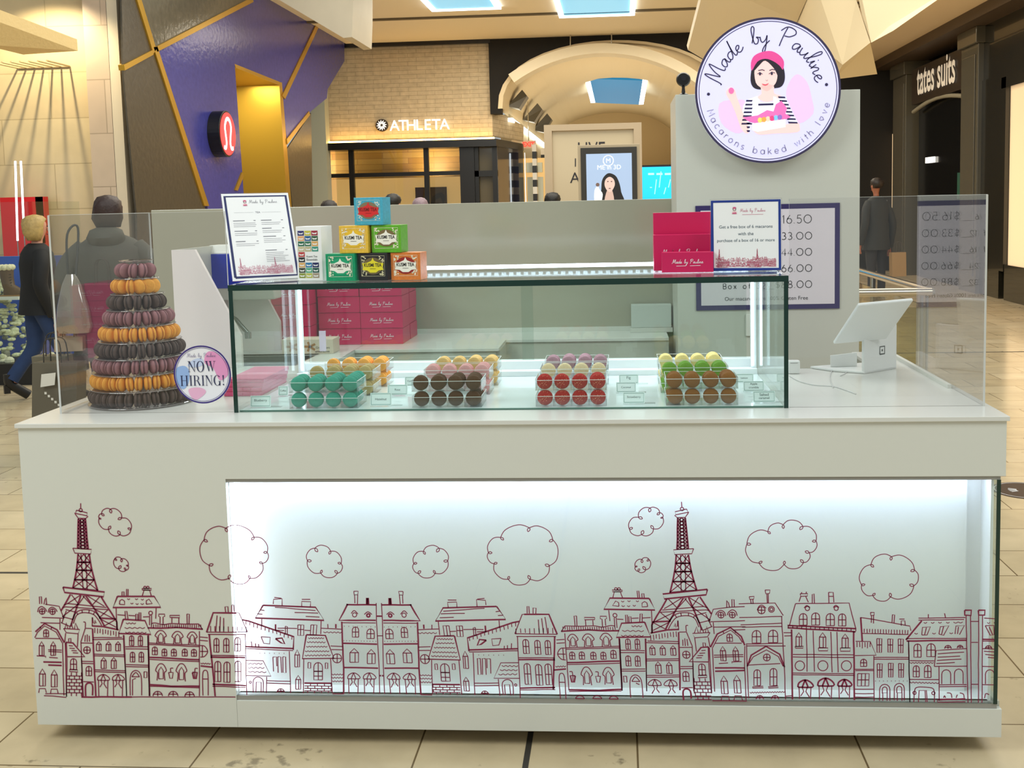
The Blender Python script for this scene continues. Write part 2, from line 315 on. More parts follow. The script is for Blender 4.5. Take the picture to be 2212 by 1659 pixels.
# ---------------------------------------------------------------- the line drawing of roofs and towers printed on the counter front
SK_A = """L 510 95 510 135;C 510 148 12;L 478 148 560 168 556 190 470 172 478 148;L 465 168 470 180 492 209 548 211 565 195 556 190
!L 492 212 487 438;!L 545 212 567 443;L 508 214 512 440;L 528 214 542 440;T 492 214 545 214 487 440 567 443 9 2
L 450 438 592 447 586 482 465 475 450 438;!S 490 482 480 590 462 690 450 740;!S 575 482 590 580 615 680 640 762;L 512 484 528 750;L 545 484 560 752
T 490 484 575 484 483 545 583 545 1 2;T 483 545 583 545 474 605 594 605 1 2;T 474 605 594 605 462 678 614 678 1 2;T 462 678 614 678 450 740 640 758 1 2;!L 483 545 583 545;!L 474 605 594 608;!L 462 678 614 680
!L 375 735 692 772 683 808 387 775 375 735;!L 432 790 360 915;!L 512 795 448 985 435 1035;!L 665 808 785 1000 788 1060;!L 548 800 602 880 655 965 690 1030;L 385 870 410 860 705 890;L 375 890 395 885 715 905
L 440 792 490 860;L 505 797 410 860;L 395 905 470 925;L 490 865 370 960;L 370 960 450 980;L 560 800 690 880;L 655 808 600 870;L 620 905 760 975;L 720 905 655 965;L 665 980 780 1040;L 770 985 690 1030;L 525 800 590 870;L 540 800 490 870;L 360 1005 430 1035;L 400 915 365 1010
S 450 985 470 935 510 910 570 908 620 925 655 965;S 455 1012 475 955 510 932 560 930 610 945 645 985 670 1028;L 480 930 490 945;L 520 910 522 930;L 575 908 572 932;L 615 925 606 945;!L 650 970 780 978
L 125 858 240 865 345 880 382 972;L 130 960 382 972;L 130 1005 350 1010;L 133 1025 220 1030;L 197 862 195 808 210 806 213 862;L 230 866 236 830 246 815 250 868;X 216 920 21;S 182 925 190 895 213 883 240 900 250 922;X 295 922 21;S 262 928 270 900 294 888 320 903 330 922;L 352 975 352 1060
!L 145 1140 165 1075 235 1012 330 1060 385 1158;L 160 1120 180 1080 235 1030 322 1077 370 1160;A 246 1058 38 55;L 165 1125 350 1128;L 145 1145 158 1300 165 1540;L 200 1035 205 1050;L 290 1040 283 1055
G 212 1150 36 105;G 300 1150 36 105;L 160 1208 365 1215;L 160 1222 365 1230;L 175 1258 245 1262 242 1272;L 270 1270 335 1275;!L 155 1305 365 1308;!L 158 1322 365 1332;G 218 1358 45 130;G 308 1365 45 130;L 190 1540 195 1508 240 1508 248 1540;L 280 1545 285 1512 330 1512 338 1545;L 160 1545 400 1548;L 160 1562 300 1565 400 1575;L 372 1160 382 1560;L 392 1160 402 1570
L 390 1050 400 1005 412 1050;L 425 1050 438 1005 450 1050;L 462 1052 470 1008 490 1055;L 380 1050 503 1058 490 1090 400 1082 380 1050;L 395 1085 388 1155;L 490 1090 485 1190;L 418 1150 418 1128 435 1125 435 1155
!L 398 1155 450 1160 540 1265 405 1265 398 1155;L 420 1180 450 1183;L 425 1200 465 1203;L 440 1218 480 1220;L 450 1235 490 1237;L 405 1270 402 1570;L 515 1275 525 1570;A 455 1280 46 85;L 428 1360 485 1365 488 1382 425 1378 428 1360;K 405 1385 520 1565 7 3
L 545 1048 595 1050;L 545 1048 512 1150;L 545 1100 542 1150;L 560 1095 560 1152;L 575 1105 577 1150;L 512 1160 600 1162;X 558 1215 26;L 520 1300 605 1302;L 522 1315 607 1318;A 572 1338 42 72;L 530 1455 610 1458;!S 548 1565 548 1485 575 1465 600 1485 600 1560;!L 600 1050 612 1300 625 1565;L 512 1150 530 1565;S 530 1000 545 1004 545 1045
!L 595 1030 680 1035 800 1060;L 598 965 598 1030;L 605 1010 600 965;L 615 1015 620 985 628 1010;H 618 1045 800 1075 10 38;L 605 1120 825 1118;L 600 1135 835 1130;L 835 1100 860 1565;G 648 1150 36 70;G 722 1150 36 70;G 795 1150 36 70;L 612 1245 845 1252;L 612 1258 845 1265;G 685 1270 38 85;G 762 1270 38 85;L 618 1365 850 1372;L 618 1378 850 1385;B 682 1400 88 165;B 795 1400 88 165;!L 515 1572 900 1572
!L 835 980 1000 990 1045 1095 800 1088 835 980;Z 855 1010 930 1010 3;Z 845 1045 1000 1045 4;Z 850 1080 1010 1082 5;L 852 978 848 918 862 918 870 978;L 930 985 930 940 945 940 945 985;L 955 985 955 928 968 928 968 985;L 840 1100 860 1565;L 1022 1105 1035 1565;A 898 1105 32 75;A 965 1105 32 75;L 850 1190 1020 1190;L 852 1205 1022 1207;A 905 1230 34 75;A 972 1230 34 75;L 855 1325 1025 1330;L 855 1340 1028 1343;S 888 1560 890 1410 930 1370 970 1410 975 1560;S 900 1418 930 1385 958 1418;L 900 1418 958 1418;L 905 1560 905 1440 930 1430;L 993 1380 1015 1380 1015 1425 993 1425 993 1380
!L 790 805 1070 805 1120 888 755 890 790 805;L 825 800 825 770 840 770 840 800;L 858 800 860 750 872 750 870 800;L 980 800 992 758 1035 758 1048 800;L 978 745 1050 745 1048 758 978 756 978 745;C 1000 737 9;C 1022 737 9;L 805 865 808 838 825 828 843 840 845 868 805 865;L 1010 865 1010 838 1030 826 1055 860 1010 865;Z 865 825 885 825 1;Z 925 825 945 825 1;Z 970 828 990 828 1;Z 890 858 910 858 1;Z 930 862 950 862 1;Z 968 862 990 862 1;L 780 895 788 1060;L 1085 895 1082 975;L 790 945 850 950;L 875 950 925 953;L 985 962 1030 960
S 1050 1012 1080 1008 1140 1020 1200 1012 1300 1016 1410 1015;L 1410 1015 1440 1058;!L 1020 1045 1120 1048 1240 1042 1440 1055;H 1050 1018 1425 1020 24 26;L 1035 1025 1035 950 1050 950 1050 1025;C 1043 932 14;L 1115 1010 1115 960 1105 958 1105 940 1150 940 1150 958 1138 962 1138 1020;L 1190 950 1265 950 1263 968 1190 965 1190 950;L 1205 970 1205 1008;L 1258 970 1258 1012;L 1320 940 1338 940 1336 1015 1322 1015 1320 940
F 1120 1065 90 100;F 1248 1072 90 98;F 1360 1076 80 96;L 1030 1160 1415 1178;L 1030 1172 1415 1188;A 1075 1190 38 60;A 1148 1205 36 54;A 1220 1206 38 54;A 1303 1206 38 54;A 1373 1208 38 54;!L 1035 1270 1415 1288;L 1035 1285 1415 1302;F 1122 1318 86 128;F 1278 1318 86 135;L 1180 1385 1215 1385 1208 1430 1190 1430 1180 1385;S 1197 1385 1195 1355 1215 1352;!L 1362 1385 1398 1385 1390 1432 1372 1432 1362 1385;L 1380 1390 1380 1430;S 1380 1385 1383 1355 1402 1355
!L 1038 1478 1200 1490 1415 1490;L 1038 1490 1415 1502;E 1097 1565 36;E 1215 1565 36;E 1340 1568 36;!L 1025 1100 1035 1565;L 1415 1070 1415 1565;L 900 1572 1690 1572
L 1420 1115 1480 1120;L 1420 1140 1480 1145;S 1420 1180 1455 1185 1478 1225 1455 1262 1422 1268;L 1420 1225 1478 1225;L 1437 1182 1437 1266;Z 1425 1315 1500 1318 4;!L 1425 1335 1515 1345;S 1442 1560 1440 1400 1460 1368 1480 1400 1482 1560;L 1442 1435 1480 1435
!L 1470 1078 1520 930 1700 932;L 1470 1078 1780 1078;H 1500 1030 1770 1040 9 40;L 1550 950 1540 1075;L 1575 960 1570 1075;L 1600 970 1600 1075;L 1480 1095 1770 1098;L 1615 925 1610 885 1632 883 1635 925;L 1662 925 1662 872 1675 872 1678 925;A 1545 1125 38 105;A 1620 1125 40 105;A 1705 1120 42 105;L 1500 1255 1765 1258;!L 1500 1268 1765 1272;A 1555 1300 46 155;A 1625 1305 46 155;A 1708 1300 46 155;!L 1515 1475 1770 1485;L 1515 1490 1770 1498;!L 1490 1095 1515 1345 1535 1565;L 1762 1098 1775 1560;L 1700 932 1715 932 1780 1078
Q 668 175 735 140 822 205 893 295 810 335 722 295 650 210;Q 770 518 820 518 872 572 855 605 800 595;Q 1450 375 1615 285 1830 355 1930 470 1895 555 1800 670 1638 670 1490 570"""
SK_B = """!L 80 985 130 995 475 1115 470 1215;H 110 995 460 1112 13 28;L 225 1115 295 1120 290 1170 245 1165 225 1115;!L 335 1130 385 1125 405 1170 375 1160 335 1130;L 150 1150 155 1190;L 182 1165 184 1195;L 205 1170 208 1195;!L 105 1190 470 1205;L 108 1205 470 1220;L 440 1225 450 1545;L 315 1270 320 1380;L 315 1270 342 1268 345 1340;L 352 1268 355 1390;L 352 1268 375 1268 382 1390;L 390 1268 412 1268 415 1390 392 1388 390 1268;D 215 1240 400 1242 6
L 110 1295 240 1298 300 1415 110 1412;Z 115 1320 235 1320 4;Z 120 1350 250 1352 4;Z 125 1380 265 1385 4;L 268 1420 265 1545;S 165 1540 165 1450 200 1422 240 1450 240 1540;L 185 1540 188 1460 225 1462 225 1540;C 143 1462 8;L 270 1450 450 1455;L 270 1468 450 1475;E 375 1540 28
!L 240 875 640 890 705 990 180 972 240 875;L 330 890 640 915;L 480 930 660 935;L 565 960 670 965;L 220 910 250 915;L 195 940 235 943;L 318 865 320 830 385 825 385 880;L 325 815 380 822;L 535 885 535 845 603 848 600 888;L 535 830 600 830;L 230 980 230 1035;L 683 995 680 1095;L 505 1025 550 1025 550 1105 505 1105 505 1025;L 528 1025 525 1105;L 505 1060 550 1060;L 605 1025 650 1025 645 1100 600 1100 605 1025;L 626 1025 622 1100;L 350 1050 500 1052;L 330 1065 400 1068;L 555 1065 600 1068;!L 335 1020 335 1065;L 410 1035 425 1038 425 1095 410 1100 410 1035;G 500 1215 36 130;G 508 1410 38 105
!L 570 1100 715 1105 780 1280 540 1282 570 1100;Z 585 1125 705 1125 6;Z 575 1155 715 1157 6;Z 570 1190 730 1190 7;Z 560 1225 745 1225 8;Z 558 1257 755 1255 8;L 550 1285 548 1545;L 755 1285 768 1545;A 660 1312 66 132;L 628 1380 692 1380;L 628 1415 692 1415;L 583 1312 603 1312 603 1355 583 1355 583 1312;L 715 1315 733 1315 733 1358 715 1358 715 1315;K 555 1472 765 1545 4 4;!L 555 1468 765 1470
L 685 1050 840 1058;Z 700 1080 840 1082 5;L 735 1050 733 1018;!L 795 1050 795 1018;L 755 1185 850 1190;L 760 1213 845 1215;X 805 1280 34;Z 765 1402 850 1402 4;Z 765 1427 850 1427 4;Z 768 1454 850 1454 4
!L 875 870 1103 872;!L 885 865 820 990 1100 990;L 940 860 938 795 962 795 960 865;L 932 768 965 768 962 795 935 795 932 768;!L 1030 868 1030 820 1042 820 1045 868;!L 1036 868 1036 820;L 1103 858 1105 990 1125 1350 1130 1550;C 938 948 16;S 912 938 935 915 964 942;!C 1043 952 12;S 1012 945 1040 925 1070 945;L 845 1008 1100 1010;D 860 1035 1095 1040 8;A 945 1040 48 78;A 1060 1055 56 74;D 855 1145 1100 1150 12;!L 850 1165 1110 1172;G 935 1205 65 105;G 1065 1212 60 108;!L 858 1350 1118 1355;B 930 1390 90 160;B 1050 1390 92 160;!L 840 1000 855 1350 855 1550;L 770 1550 855 1551;!L 1108 958 1129 958;L 1110 1108 1134 1108;!L 1126 1412 1141 1412
Q 635 440 755 462 835 555 808 630 680 630 578 535"""
SK_D = """L 55 857 330 850 392 945;L 60 960 385 952;L 70 1016 380 1003;L 80 1033 385 1028;L 135 803 172 800 168 822 138 822 135 803;L 145 825 150 858;L 162 825 165 858;L 255 752 292 752 288 778 260 780 255 752;L 268 780 272 850;L 278 780 280 850;X 228 905 27;S 195 905 210 875 235 868 262 890;C 303 898 22;C 303 898 12;L 380 950 400 1330 410 1580;A 190 1058 65 95;A 315 1055 70 95;L 110 1160 385 1155;L 115 1175 410 1175
L 115 1165 120 1340 130 1570;!L 120 1330 150 1245 262 1178 365 1238 402 1335;L 132 1310 165 1258 265 1205 355 1255 392 1330;L 125 1320 370 1308;X 268 1262 26;A 195 1355 50 120;A 318 1345 52 130;L 160 1485 240 1480 242 1492 162 1495 160 1485;L 278 1485 352 1478 355 1490 280 1495;Z 140 1528 405 1522 14;E 215 1578 28;E 330 1578 28;L 395 1075 455 1075;L 400 1100 458 1098;L 412 1555 460 1552
L 485 855 890 850 940 1040;L 485 855 440 1020;!L 425 1020 945 1045;!L 425 1038 940 1068;N 430 1020 940 1045 16 20;L 520 780 578 780 575 798 525 800 520 780;L 525 800 512 840;L 562 800 582 845;L 530 778 532 768;L 565 778 568 765;L 612 850 612 785 625 780 628 850;L 735 770 770 770 775 845;L 735 770 738 850;L 740 800 770 800;C 575 892 16;C 793 892 15;S 550 888 570 870 595 885;S 770 885 790 868 814 885
A 543 930 58 88;A 637 925 60 92;A 748 930 62 92;A 838 932 55 92;L 568 1050 572 1370;L 618 1058 628 1370;L 752 1068 762 1375;L 798 1068 808 1375;G 510 1075 42 105;L 482 1180 545 1178 542 1192 485 1192 482 1180;G 690 1075 48 112;L 658 1190 730 1190 728 1212 660 1212 658 1190;G 860 1085 46 105;L 825 1190 900 1190 898 1215 825 1215 825 1190;L 465 1240 925 1243;L 465 1258 925 1262;C 518 1325 36;C 692 1325 38;C 870 1325 38;L 465 1380 925 1385;L 465 1392 930 1398;!B 558 1432 110 145;!B 712 1418 118 160;!B 855 1428 100 148;!L 455 1050 462 1580;!L 925 1065 930 1585
L 940 1140 1050 1142 1095 1245 935 1248;H 950 1145 1050 1147 6 45;A 1000 1275 46 55;L 935 1352 1075 1352;L 938 1362 1078 1362;L 955 1385 1042 1385 1038 1478 953 1478 955 1385;L 985 1385 983 1478;L 1014 1385 1011 1478;L 954 1432 1040 1432;L 935 1502 1075 1502;L 935 1535 1078 1535;L 935 1562 1078 1562;L 1078 1250 1080 1590
L 975 960 1060 972 1350 1025 1358 1060;!L 978 960 990 1140;H 1005 1045 1335 1055 17 35;L 990 1080 1340 1088;L 1052 922 1080 922 1080 942 1055 945 1052 922;L 1060 945 1058 1000;L 1075 945 1075 1005;L 1215 940 1235 940 1230 1000;L 1218 940 1215 1000;L 1270 972 1310 972;L 1285 1022 1285 985 1312 985 1315 1022;P 1100 1120 38 105;P 1183 1123 38 100;P 1262 1123 38 105;L 1080 1262 1340 1262;L 1080 1275 1340 1275;P 1103 1310 38 105;P 1188 1306 36 106;P 1265 1308 38 106;D 1090 1440 1330 1440 9;a 1160 1465 78 125;a 1160 1485 36 50;a 1270 1458 76 130;a 1270 1480 38 50;L 1145 1590 1145 1530 1178 1530 1178 1590;L 1255 1590 1255 1530 1290 1530 1290 1590;L 1340 1135 1350 1600
L 1415 965 1770 960;L 1415 980 1760 975;L 1490 962 1490 935;L 1620 962 1612 928;!L 1440 985 1320 1130;L 1320 1120 1780 1118;!L 1325 1138 1780 1132;Z 1455 1000 1480 998 1;Z 1510 1000 1535 998 1;Z 1565 998 1590 998 1;Z 1625 998 1650 998 1;Z 1680 998 1750 996 2;Z 1385 1080 1410 1082 1;Z 1520 1080 1545 1080 1;Z 1650 1078 1675 1078 1;L 1440 1092 1445 1035 1505 1030 1480 1092 1440 1092;L 1462 1090 1475 1036;L 1570 1085 1580 1030 1645 1022 1605 1095 1570 1085;L 1590 1088 1605 1028;L 1692 1085 1698 1025 1762 1020 1725 1090;L 1710 1085 1718 1030
A 1408 1160 54 100;A 1510 1158 64 98;E 1638 1196 25;E 1730 1192 22;L 1535 1330 1548 1210 1780 1195;L 1535 1330 1785 1328;L 1560 1235 1760 1222;L 1560 1260 1730 1252;L 1555 1285 1740 1275;L 1550 1308 1690 1300;Z 1350 1302 1530 1302 8;L 1350 1286 1535 1288;A 1398 1325 46 85;A 1485 1322 50 92;a 1625 1355 68 108;a 1720 1350 66 112;L 1350 1428 1570 1430;Z 1350 1450 1570 1456 9;L 1570 1470 1780 1468;L 1575 1484 1780 1482;S 1380 1600 1385 1520 1400 1490 1450 1486 1520 1495 1535 1530 1535 1600;L 1415 1600 1420 1512 1475 1512 1482 1600;L 1465 1515 1470 1600;C 1385 1530 12;C 1528 1532 12;S 1630 1530 1660 1535 1668 1568;S 1728 1530 1755 1540 1760 1568;S 1605 1568 1612 1552 1620 1568;S 1700 1568 1706 1550 1712 1545;!L 1560 1582 1770 1575;L 1560 1582 1560 1600 1770 1598;L 1340 1140 1350 1600;L 1570 1330 1572 1590
!L 1765 905 1815 905 1812 945 1765 942 1765 905;L 1775 945 1790 1605;L 1808 945 1815 1605;!L 1868 905 1918 905 1915 942 1870 942 1868 905;L 1870 945 1868 1605;L 1900 945 1895 1605;L 1812 990 1870 990;L 1815 1148 1865 1148;L 1815 1465 1865 1465
L 1912 965 2010 970;!L 1900 1125 2010 1128;L 1900 1138 2010 1140;L 1920 1022 1985 1020 1988 1090 1958 1095 1920 1022;L 1950 1030 1975 1090;Z 1935 1000 1955 1000 1;Z 1985 1000 2008 1002 1;E 1945 1198 25;L 1900 1195 2010 1200;L 1910 1215 2008 1222;L 1920 1240 2008 1248;L 1940 1262 2008 1268;L 1895 1330 2010 1332;a 1955 1355 66 108;L 1895 1468 2010 1470;L 1895 1480 2010 1484;S 1915 1570 1925 1535 1950 1545;S 2000 1570 2005 1545 2010 1540;!L 1900 1582 2010 1575;L 1900 1600 2010 1598
Q 275 310 390 258 540 270 640 380 590 470 545 545 400 560 210 550 118 405;Q 1055 560 1210 500 1385 600 1380 720 1205 805 1070 795 985 715"""
def skyline():
    rr = random.Random(3); out = []
    def run(data, cx, cy, sc_, mirror):
        conv = lambda x, y: (lambda p: (p.x, p.z))(aY(cx+x/sc_, cy+y/sc_, .008))
        def emit(pts, wt, sm=0, closed=False):
            q = [Vector((a, b)) for a, b in pts]
            if sm and len(q) > 2: q = bez(q, sm, closed)
            elif len(q) < 4:      # slight hand-drawn waver on straight lines
                o = [q[0]]
                for i in range(1, len(q)):
                    d = q[i]-q[i-1]; k = max(1, int(d.length/70))
                    for j in range(1, k): o.append(q[i-1]+d*(j/k)+Vector((rr.uniform(-1.5, 1.5), rr.uniform(-1.5, 1.5))))
                    o.append(q[i])
                q = o
            q = [conv(a, b) for a, b in q]
            out.append((q, wt))
            if mirror: out.append(([(2*1.0128-a, b) for a, b in q], wt))
        for it in data.replace('\n', ';').split(';'):
            it = it.strip(); wt = 1
            if it[0] == '!': wt = 1.7; it = it[1:]
            c, *n = it.split(); n = [float(k) for k in n]
            if c == 'L': emit(list(zip(n[::2], n[1::2])), wt)
            elif c == 'S': emit(list(zip(n[::2], n[1::2])), wt, 5)
            elif c in 'CX':
                x, y, r = n; emit(ell(x, y, r, n=12)+[(x+r, y)], wt, 2)
                if c == 'X': emit([(x-r, y), (x+r, y)], wt); emit([(x, y-r), (x, y+r)], wt)
            elif c in 'Aa':
                x, y, w, h = n; a = [(x+w/2*math.cos(t), y+w/2-w/2*math.sin(t)) for t in [math.pi*k/6 for k in range(7)]]
                emit([(x+w/2, y+h)]+a+[(x-w/2, y+h)]+([(x+w/2, y+h)] if c == 'A' else []), wt)
                if c == 'A': emit([(x, y), (x+1, y+h)], wt); emit([(x-w/2, y+h*.5), (x+w/2, y+h*.5)], wt)
            elif c == 'G':
                x, y, w, h = n; emit([(x-w/2, y+h), (x-w/2, y+h*.3), (x, y), (x+w/2, y+h*.3), (x+w/2, y+h), (x-w/2, y+h)], wt)
                emit([(x-w/2, y+h*.3), (x+w/2, y+h*.3)], wt); emit([(x+w*.1, y+h*.3), (x+w*.1, y+h)], wt)
            elif c == 'P':
                x, y, w, h = n; emit([(x, y), (x+w, y), (x+w-3, y+h), (x+2, y+h), (x, y)], wt); emit([(x+w/2, y), (x+w/2, y+h)], wt); emit([(x, y+h*.45), (x+w, y+h*.45)], wt)
            elif c == 'F':
                x, y, w, h = n; emit([(x-w*.35, y+h), (x-w*.3, y+h*.55), (x-w*.48, y+h*.4), (x-w*.25, y+h*.08), (x, y), (x+w*.25, y+h*.08), (x+w*.48, y+h*.4), (x+w*.3, y+h*.55), (x+w*.35, y+h)], wt, 3)
                emit([(x-w*.2, y+h*.9), (x-w*.2, y+h*.4), (x, y+h*.2), (x+w*.2, y+h*.4), (x+w*.2, y+h*.9), (x-w*.2, y+h*.9)], wt)
            elif c == 'B':
                x, y, w, h = n; t = y+w*.5; emit([(x-w/2, t), (x-w*.42, y+w*.2), (x, y), (x+w*.42, y+w*.2), (x+w/2, t), (x-w/2, t)], wt, 3)
                for k in (-.2, .2): emit([(x, y), (x+w*k, t)], wt)
                for k in (-.42, .4): emit([(x+w*k, t), (x+w*k*.92, y+h)], 1)
                emit([(x-w*.2, t), (x-w*.1, t+w*.3), (x-w*.3, t+w*.6)], 1); emit([(x+w*.15, t), (x+w*.05, t+w*.3), (x+w*.3, t+w*.7)], 1)
            elif c == 'E':
                x, y, r = n; emit([(x+r*math.cos(t), y-r*math.sin(t)) for t in [math.pi*k/8 for k in range(9)]], wt); emit([(x, y), (x, y-r)], wt); emit([(x-r*.9, y-r*.4), (x+r*.9, y-r*.4)], wt)
            elif c == 'Z':
                x0, y0, x1, y1, k = n; k = int(k); p = []
                for i in range(k):
                    for t in (0, .5): p.append((x0+(x1-x0)*(i+t)/k, y0+(y1-y0)*(i+t)/k+(5 if t else -3)))
                p.append((x1, y1-3)); emit(p, .8, 3)
            elif c in 'HN':
                x0, y0, x1, y1, k, ln = n
                for i in range(int(k)): t = i/(k-1); x = x0+(x1-x0)*t; y = y0+(y1-y0)*t; emit([(x, y), (x+rr.uniform(-2, 2), y+ln*(rr.uniform(.75, 1.1) if c == 'H' else 1))], .9)
            elif c == 'K':
                x0, y0, x1, y1, rn, cn = n
                for i in range(int(rn)):
                    y = y0+(y1-y0)*(i+1)/rn; yp = y0+(y1-y0)*i/rn
                    if i < rn-1: emit([(x0, y), (x1, y+2)], 1)
                    for j in range(1, int(cn)+1):
                        x = x0+(x1-x0)*(j-(.5 if i % 2 else .1))/cn; emit([(x, yp), (x+rr.uniform(-2, 2), y)], 1)
            elif c == 'D':
                x0, y0, x1, y1, k = n
                for i in range(int(k)): t = i/(k-1); x = x0+(x1-x0)*t; y = y0+(y1-y0)*t; emit([(x-2, y), (x+2, y)], 1.2)
            elif c == 'T':
                ax, ay, bx, by, cx_, cy_, dx, dy, rn, cn = n; rn = int(rn); cn = int(cn)
                P_ = lambda s, t: ((ax+(bx-ax)*s)*(1-t)+(cx_+(dx-cx_)*s)*t, (ay+(by-ay)*s)*(1-t)+(cy_+(dy-cy_)*s)*t)
                for i in range(rn):
                    t0, t1 = i/rn, (i+1)/rn
                    for j in range(cn): s0, s1 = j/cn, (j+1)/cn; emit([P_(s0, t0), P_(s1, t1)], 1); emit([P_(s1, t0), P_(s0, t1)], 1)
                    emit([P_(0, t1), P_(1, t1)], .8)
            elif c == 'Q':
                A_ = [Vector((n[i], n[i+1])) for i in range(0, len(n), 2)]; cen = sum(A_, Vector((0, 0)))/len(A_); p = []
                for i in range(len(A_)):
                    a, b = A_[i], A_[(i+1) % len(A_)]; m = (a+b)/2; d = b-a; o = Vector((d.y, -d.x)).normalized()
                    if o.dot(m-cen) < 0: o = -o
                    dn = d.normalized(); inn = (cen-a).normalized(); sz = min(12+6*rr.random(), d.length*.2); tl = Vector((-inn.y, inn.x)); tl = tl if tl.dot(dn) > 0 else -tl
                    p += [a, a+inn*sz+tl*sz*.55, a+inn*sz*1.9, a+inn*sz-tl*sz*.55, a+tl*2]
                    bl = min(d.length*.27, 50); p += [a+d*.22+o*bl*.8, m+o*bl, a+d*.8+o*bl*.75]
                emit(p, .85, 4, True)
    run(SK_A, 30, 1060, 3.53, True); run(SK_B, 500, 1060, 3.53, True); run(SK_D, 1580, 1060, 3.5, False)
    return out
SKY = skyline()
def minisky(mb, P, x0, y0, w, hh, wd, keep=1, x_lo=.02, x_hi=2.69, z0=.14, z1=.72):
    for pts, wt in SKY:
        if wt < .95 and keep < 1: continue
        q = [(x0+(a-x_lo)/(x_hi-x_lo)*w, y0+(b-z0)/(z1-z0)*hh) for a, b in pts]
        if all(x0 <= a <= x0+w for a, b in q): ribbon(mb, P, q[::2]+[q[-1]] if len(q) > 12 else q, wd)
# ---------------------------------------------------------------- the mall: floor, ceiling, far shop fronts
M_FLOOR = brickmat('travertine_tiles', (206, 186, 150), (220, 202, 168), (112, 92, 64), .61, .305, .0028, .16, (-.198, .1235, 0), bump=.05, var=.2, nscale=5, spec=.5, speck=.5)
mb = MB(); mb.box(-14, -7, -.1, 14, 48, 0); struct(mb, 'floor', M_FLOOR)
mb = MB(); mb.box(1.412, -4, 0, 1.428, .1, .0012); mb.box(-6, 1.395, 0, .0, 1.412, .0012); mb.box(2.9, 7.5, 0, 9, 7.53, .0012); struct(mb, 'trim_1', mat('dark_floor_joint', (52, 48, 42), .6))
# left stone wall (faces the camera) with pillar and return
YS = 9.2; XL = -3.75
M_STONE = brickmat('beige_stone', (206, 188, 150), (196, 176, 138), (176, 158, 122), 1.2, .52, .006, .4, axes='XZ', bump=.1, var=.12)
mb = MB(); a = aY(205, 300, YS); mb.box(-11, YS, 0, a.x, YS+.3, 6.5); struct(mb, 'wall_left_front', M_STONE)
mb = MB(); b = aY(246, 300, YS-.2); mb.box(a.x+.045, YS-.2, 0, b.x, YS+1.2, 6.5); struct(mb, 'trim_2', brickmat('pillar_stone', (196, 178, 158), (186, 166, 146), (160, 144, 124), .9, .6, .006, .35, axes='XZ', bump=.1))
mb = MB(); c = aY(254, 300, YS-.1); d = aY(268, 300, YS-.2); mb.box(b.x, YS-.1, 0, c.x, YS+1, 6.5); struct(mb, 'trim_3', mat('bronze_strip', (92, 78, 58), .4, .4))
mb = MB(); mb.box(c.x, YS-.2, 0, d.x, YS+1, 6.5); struct(mb, 'trim_4', mat('cream_jamb', (206, 194, 172), .4))
mb = MB(); mb.box(a.x, YS+.05, 0, a.x+.045, YS+.25, 6.5); struct(mb, 'trim_5', mat('black_gap', (14, 12, 10), .6))
# perforated soffit and rack lamp above the left wall
mb = MB(); mb.slab([aY(0, 48, YS-1.9), aY(168, 110, YS-1.0), aY(50, 118, YS-1.0), aY(-40, 96, YS-1.9)], (0, 0, .12)); 
m = mat('perforated_soffit', (222, 196, 140), .6, bump=.6, scale=30); struct(mb, 'trim_6', m)
# rods on the wall that throw the long fanned shadows, and the lamp above them
mb = MB(); P0 = aY(38, 147, YS-.01); P1 = aY(150, 143, YS-.01); mb.tube([P0, P1], .012, 6)
for k in range(7):
    q = P0+(P1-P0)*(k/6); mb.tube([q, (q.x, YS-.5, q.z)], .011, 6)
rail = mb.build('wall_rack', mat('pale_bronze', (170, 152, 116), .4)); tag(rail, 'row of short metal rods high on the lit stone wall at left', 'rack')
LQ = aY(123, -30, YS); spot('wall_washer', (LQ.x, YS-.75, LQ.z), (LQ.x-.2, YS+.1, .6), 235, 125, (1, .84, .54), .6, .03)
spot('wall_washer_b', (-7.2, YS-.9, 5.6), (-7.2, YS, 1.0), 220, 110, (1, .82, .5), .8, .05)
# ---- blue mosaic shop front, plane X = XL, running away from the camera
FX = lambda u, v, h=0: aX(u, v, XL+h)
def fpoly(mb, pts, h0=0, h1=.05):   # polygon drawn on the facade plane, raised between h0 and h1
    P_ = [FX(u, v, h1) for u, v in pts]; mb.slab(P_, (h0-h1, 0, 0))
M_BLUE = mat('blue_mosaic', (62, 64, 148), .22, var=.25, scale=14, bump=.35)
M_GREYM = mat('grey_mosaic', (96, 92, 80), .16, var=.3, scale=12, bump=.4)
M_DKM = mat('dark_mosaic', (72, 66, 56), .3, var=.3, scale=16, bump=.3)
M_GOLD = mat('gold_leaf', (206, 164, 62), .3, .7)
M_GMOS = mat('gold_mosaic', (186, 158, 50), .16, .5, var=.5, scale=10, bump=.6)
sf = thing('blue_shop_front', 'angular blue mosaic shop front with gold seams at left rear', 'shop front', FX(470, 700))
sf.location.z = 0
mb = MB(); q0 = FX(272, 300); q1 = FX(706, 300); mb.box(XL-1.6, YS+1.4, 0, XL-.95, q1.y, 4.6); mb.build('rear_wall', M_DKM, sf)
for pts in ([(262, -40), (282, -40), (332, 108), (266, 140)], [(266, 148), (332, 116), (450, 470), (440, 800), (300, 800), (296, 470)], [(620, 322), (672, 244), (676, 470), (634, 470)]):
    mb = MB(); fpoly(mb, pts, -.02, 0); mb.build('dark_panel', M_DKM, sf)
mb = MB(); fpoly(mb, [(282, -40), (600, -60), (545, -4), (334, 104)], -.2, 0); mb.build('grey_panel', M_GREYM, sf)
mb = MB(); fpoly(mb, [(545, 2), (600, -30), (744, 86), (744, 132), (708, 192), (706, 212), (672, 240), (620, 306), (607, 178), (507, 138), (340, 112)], -.25, 0)
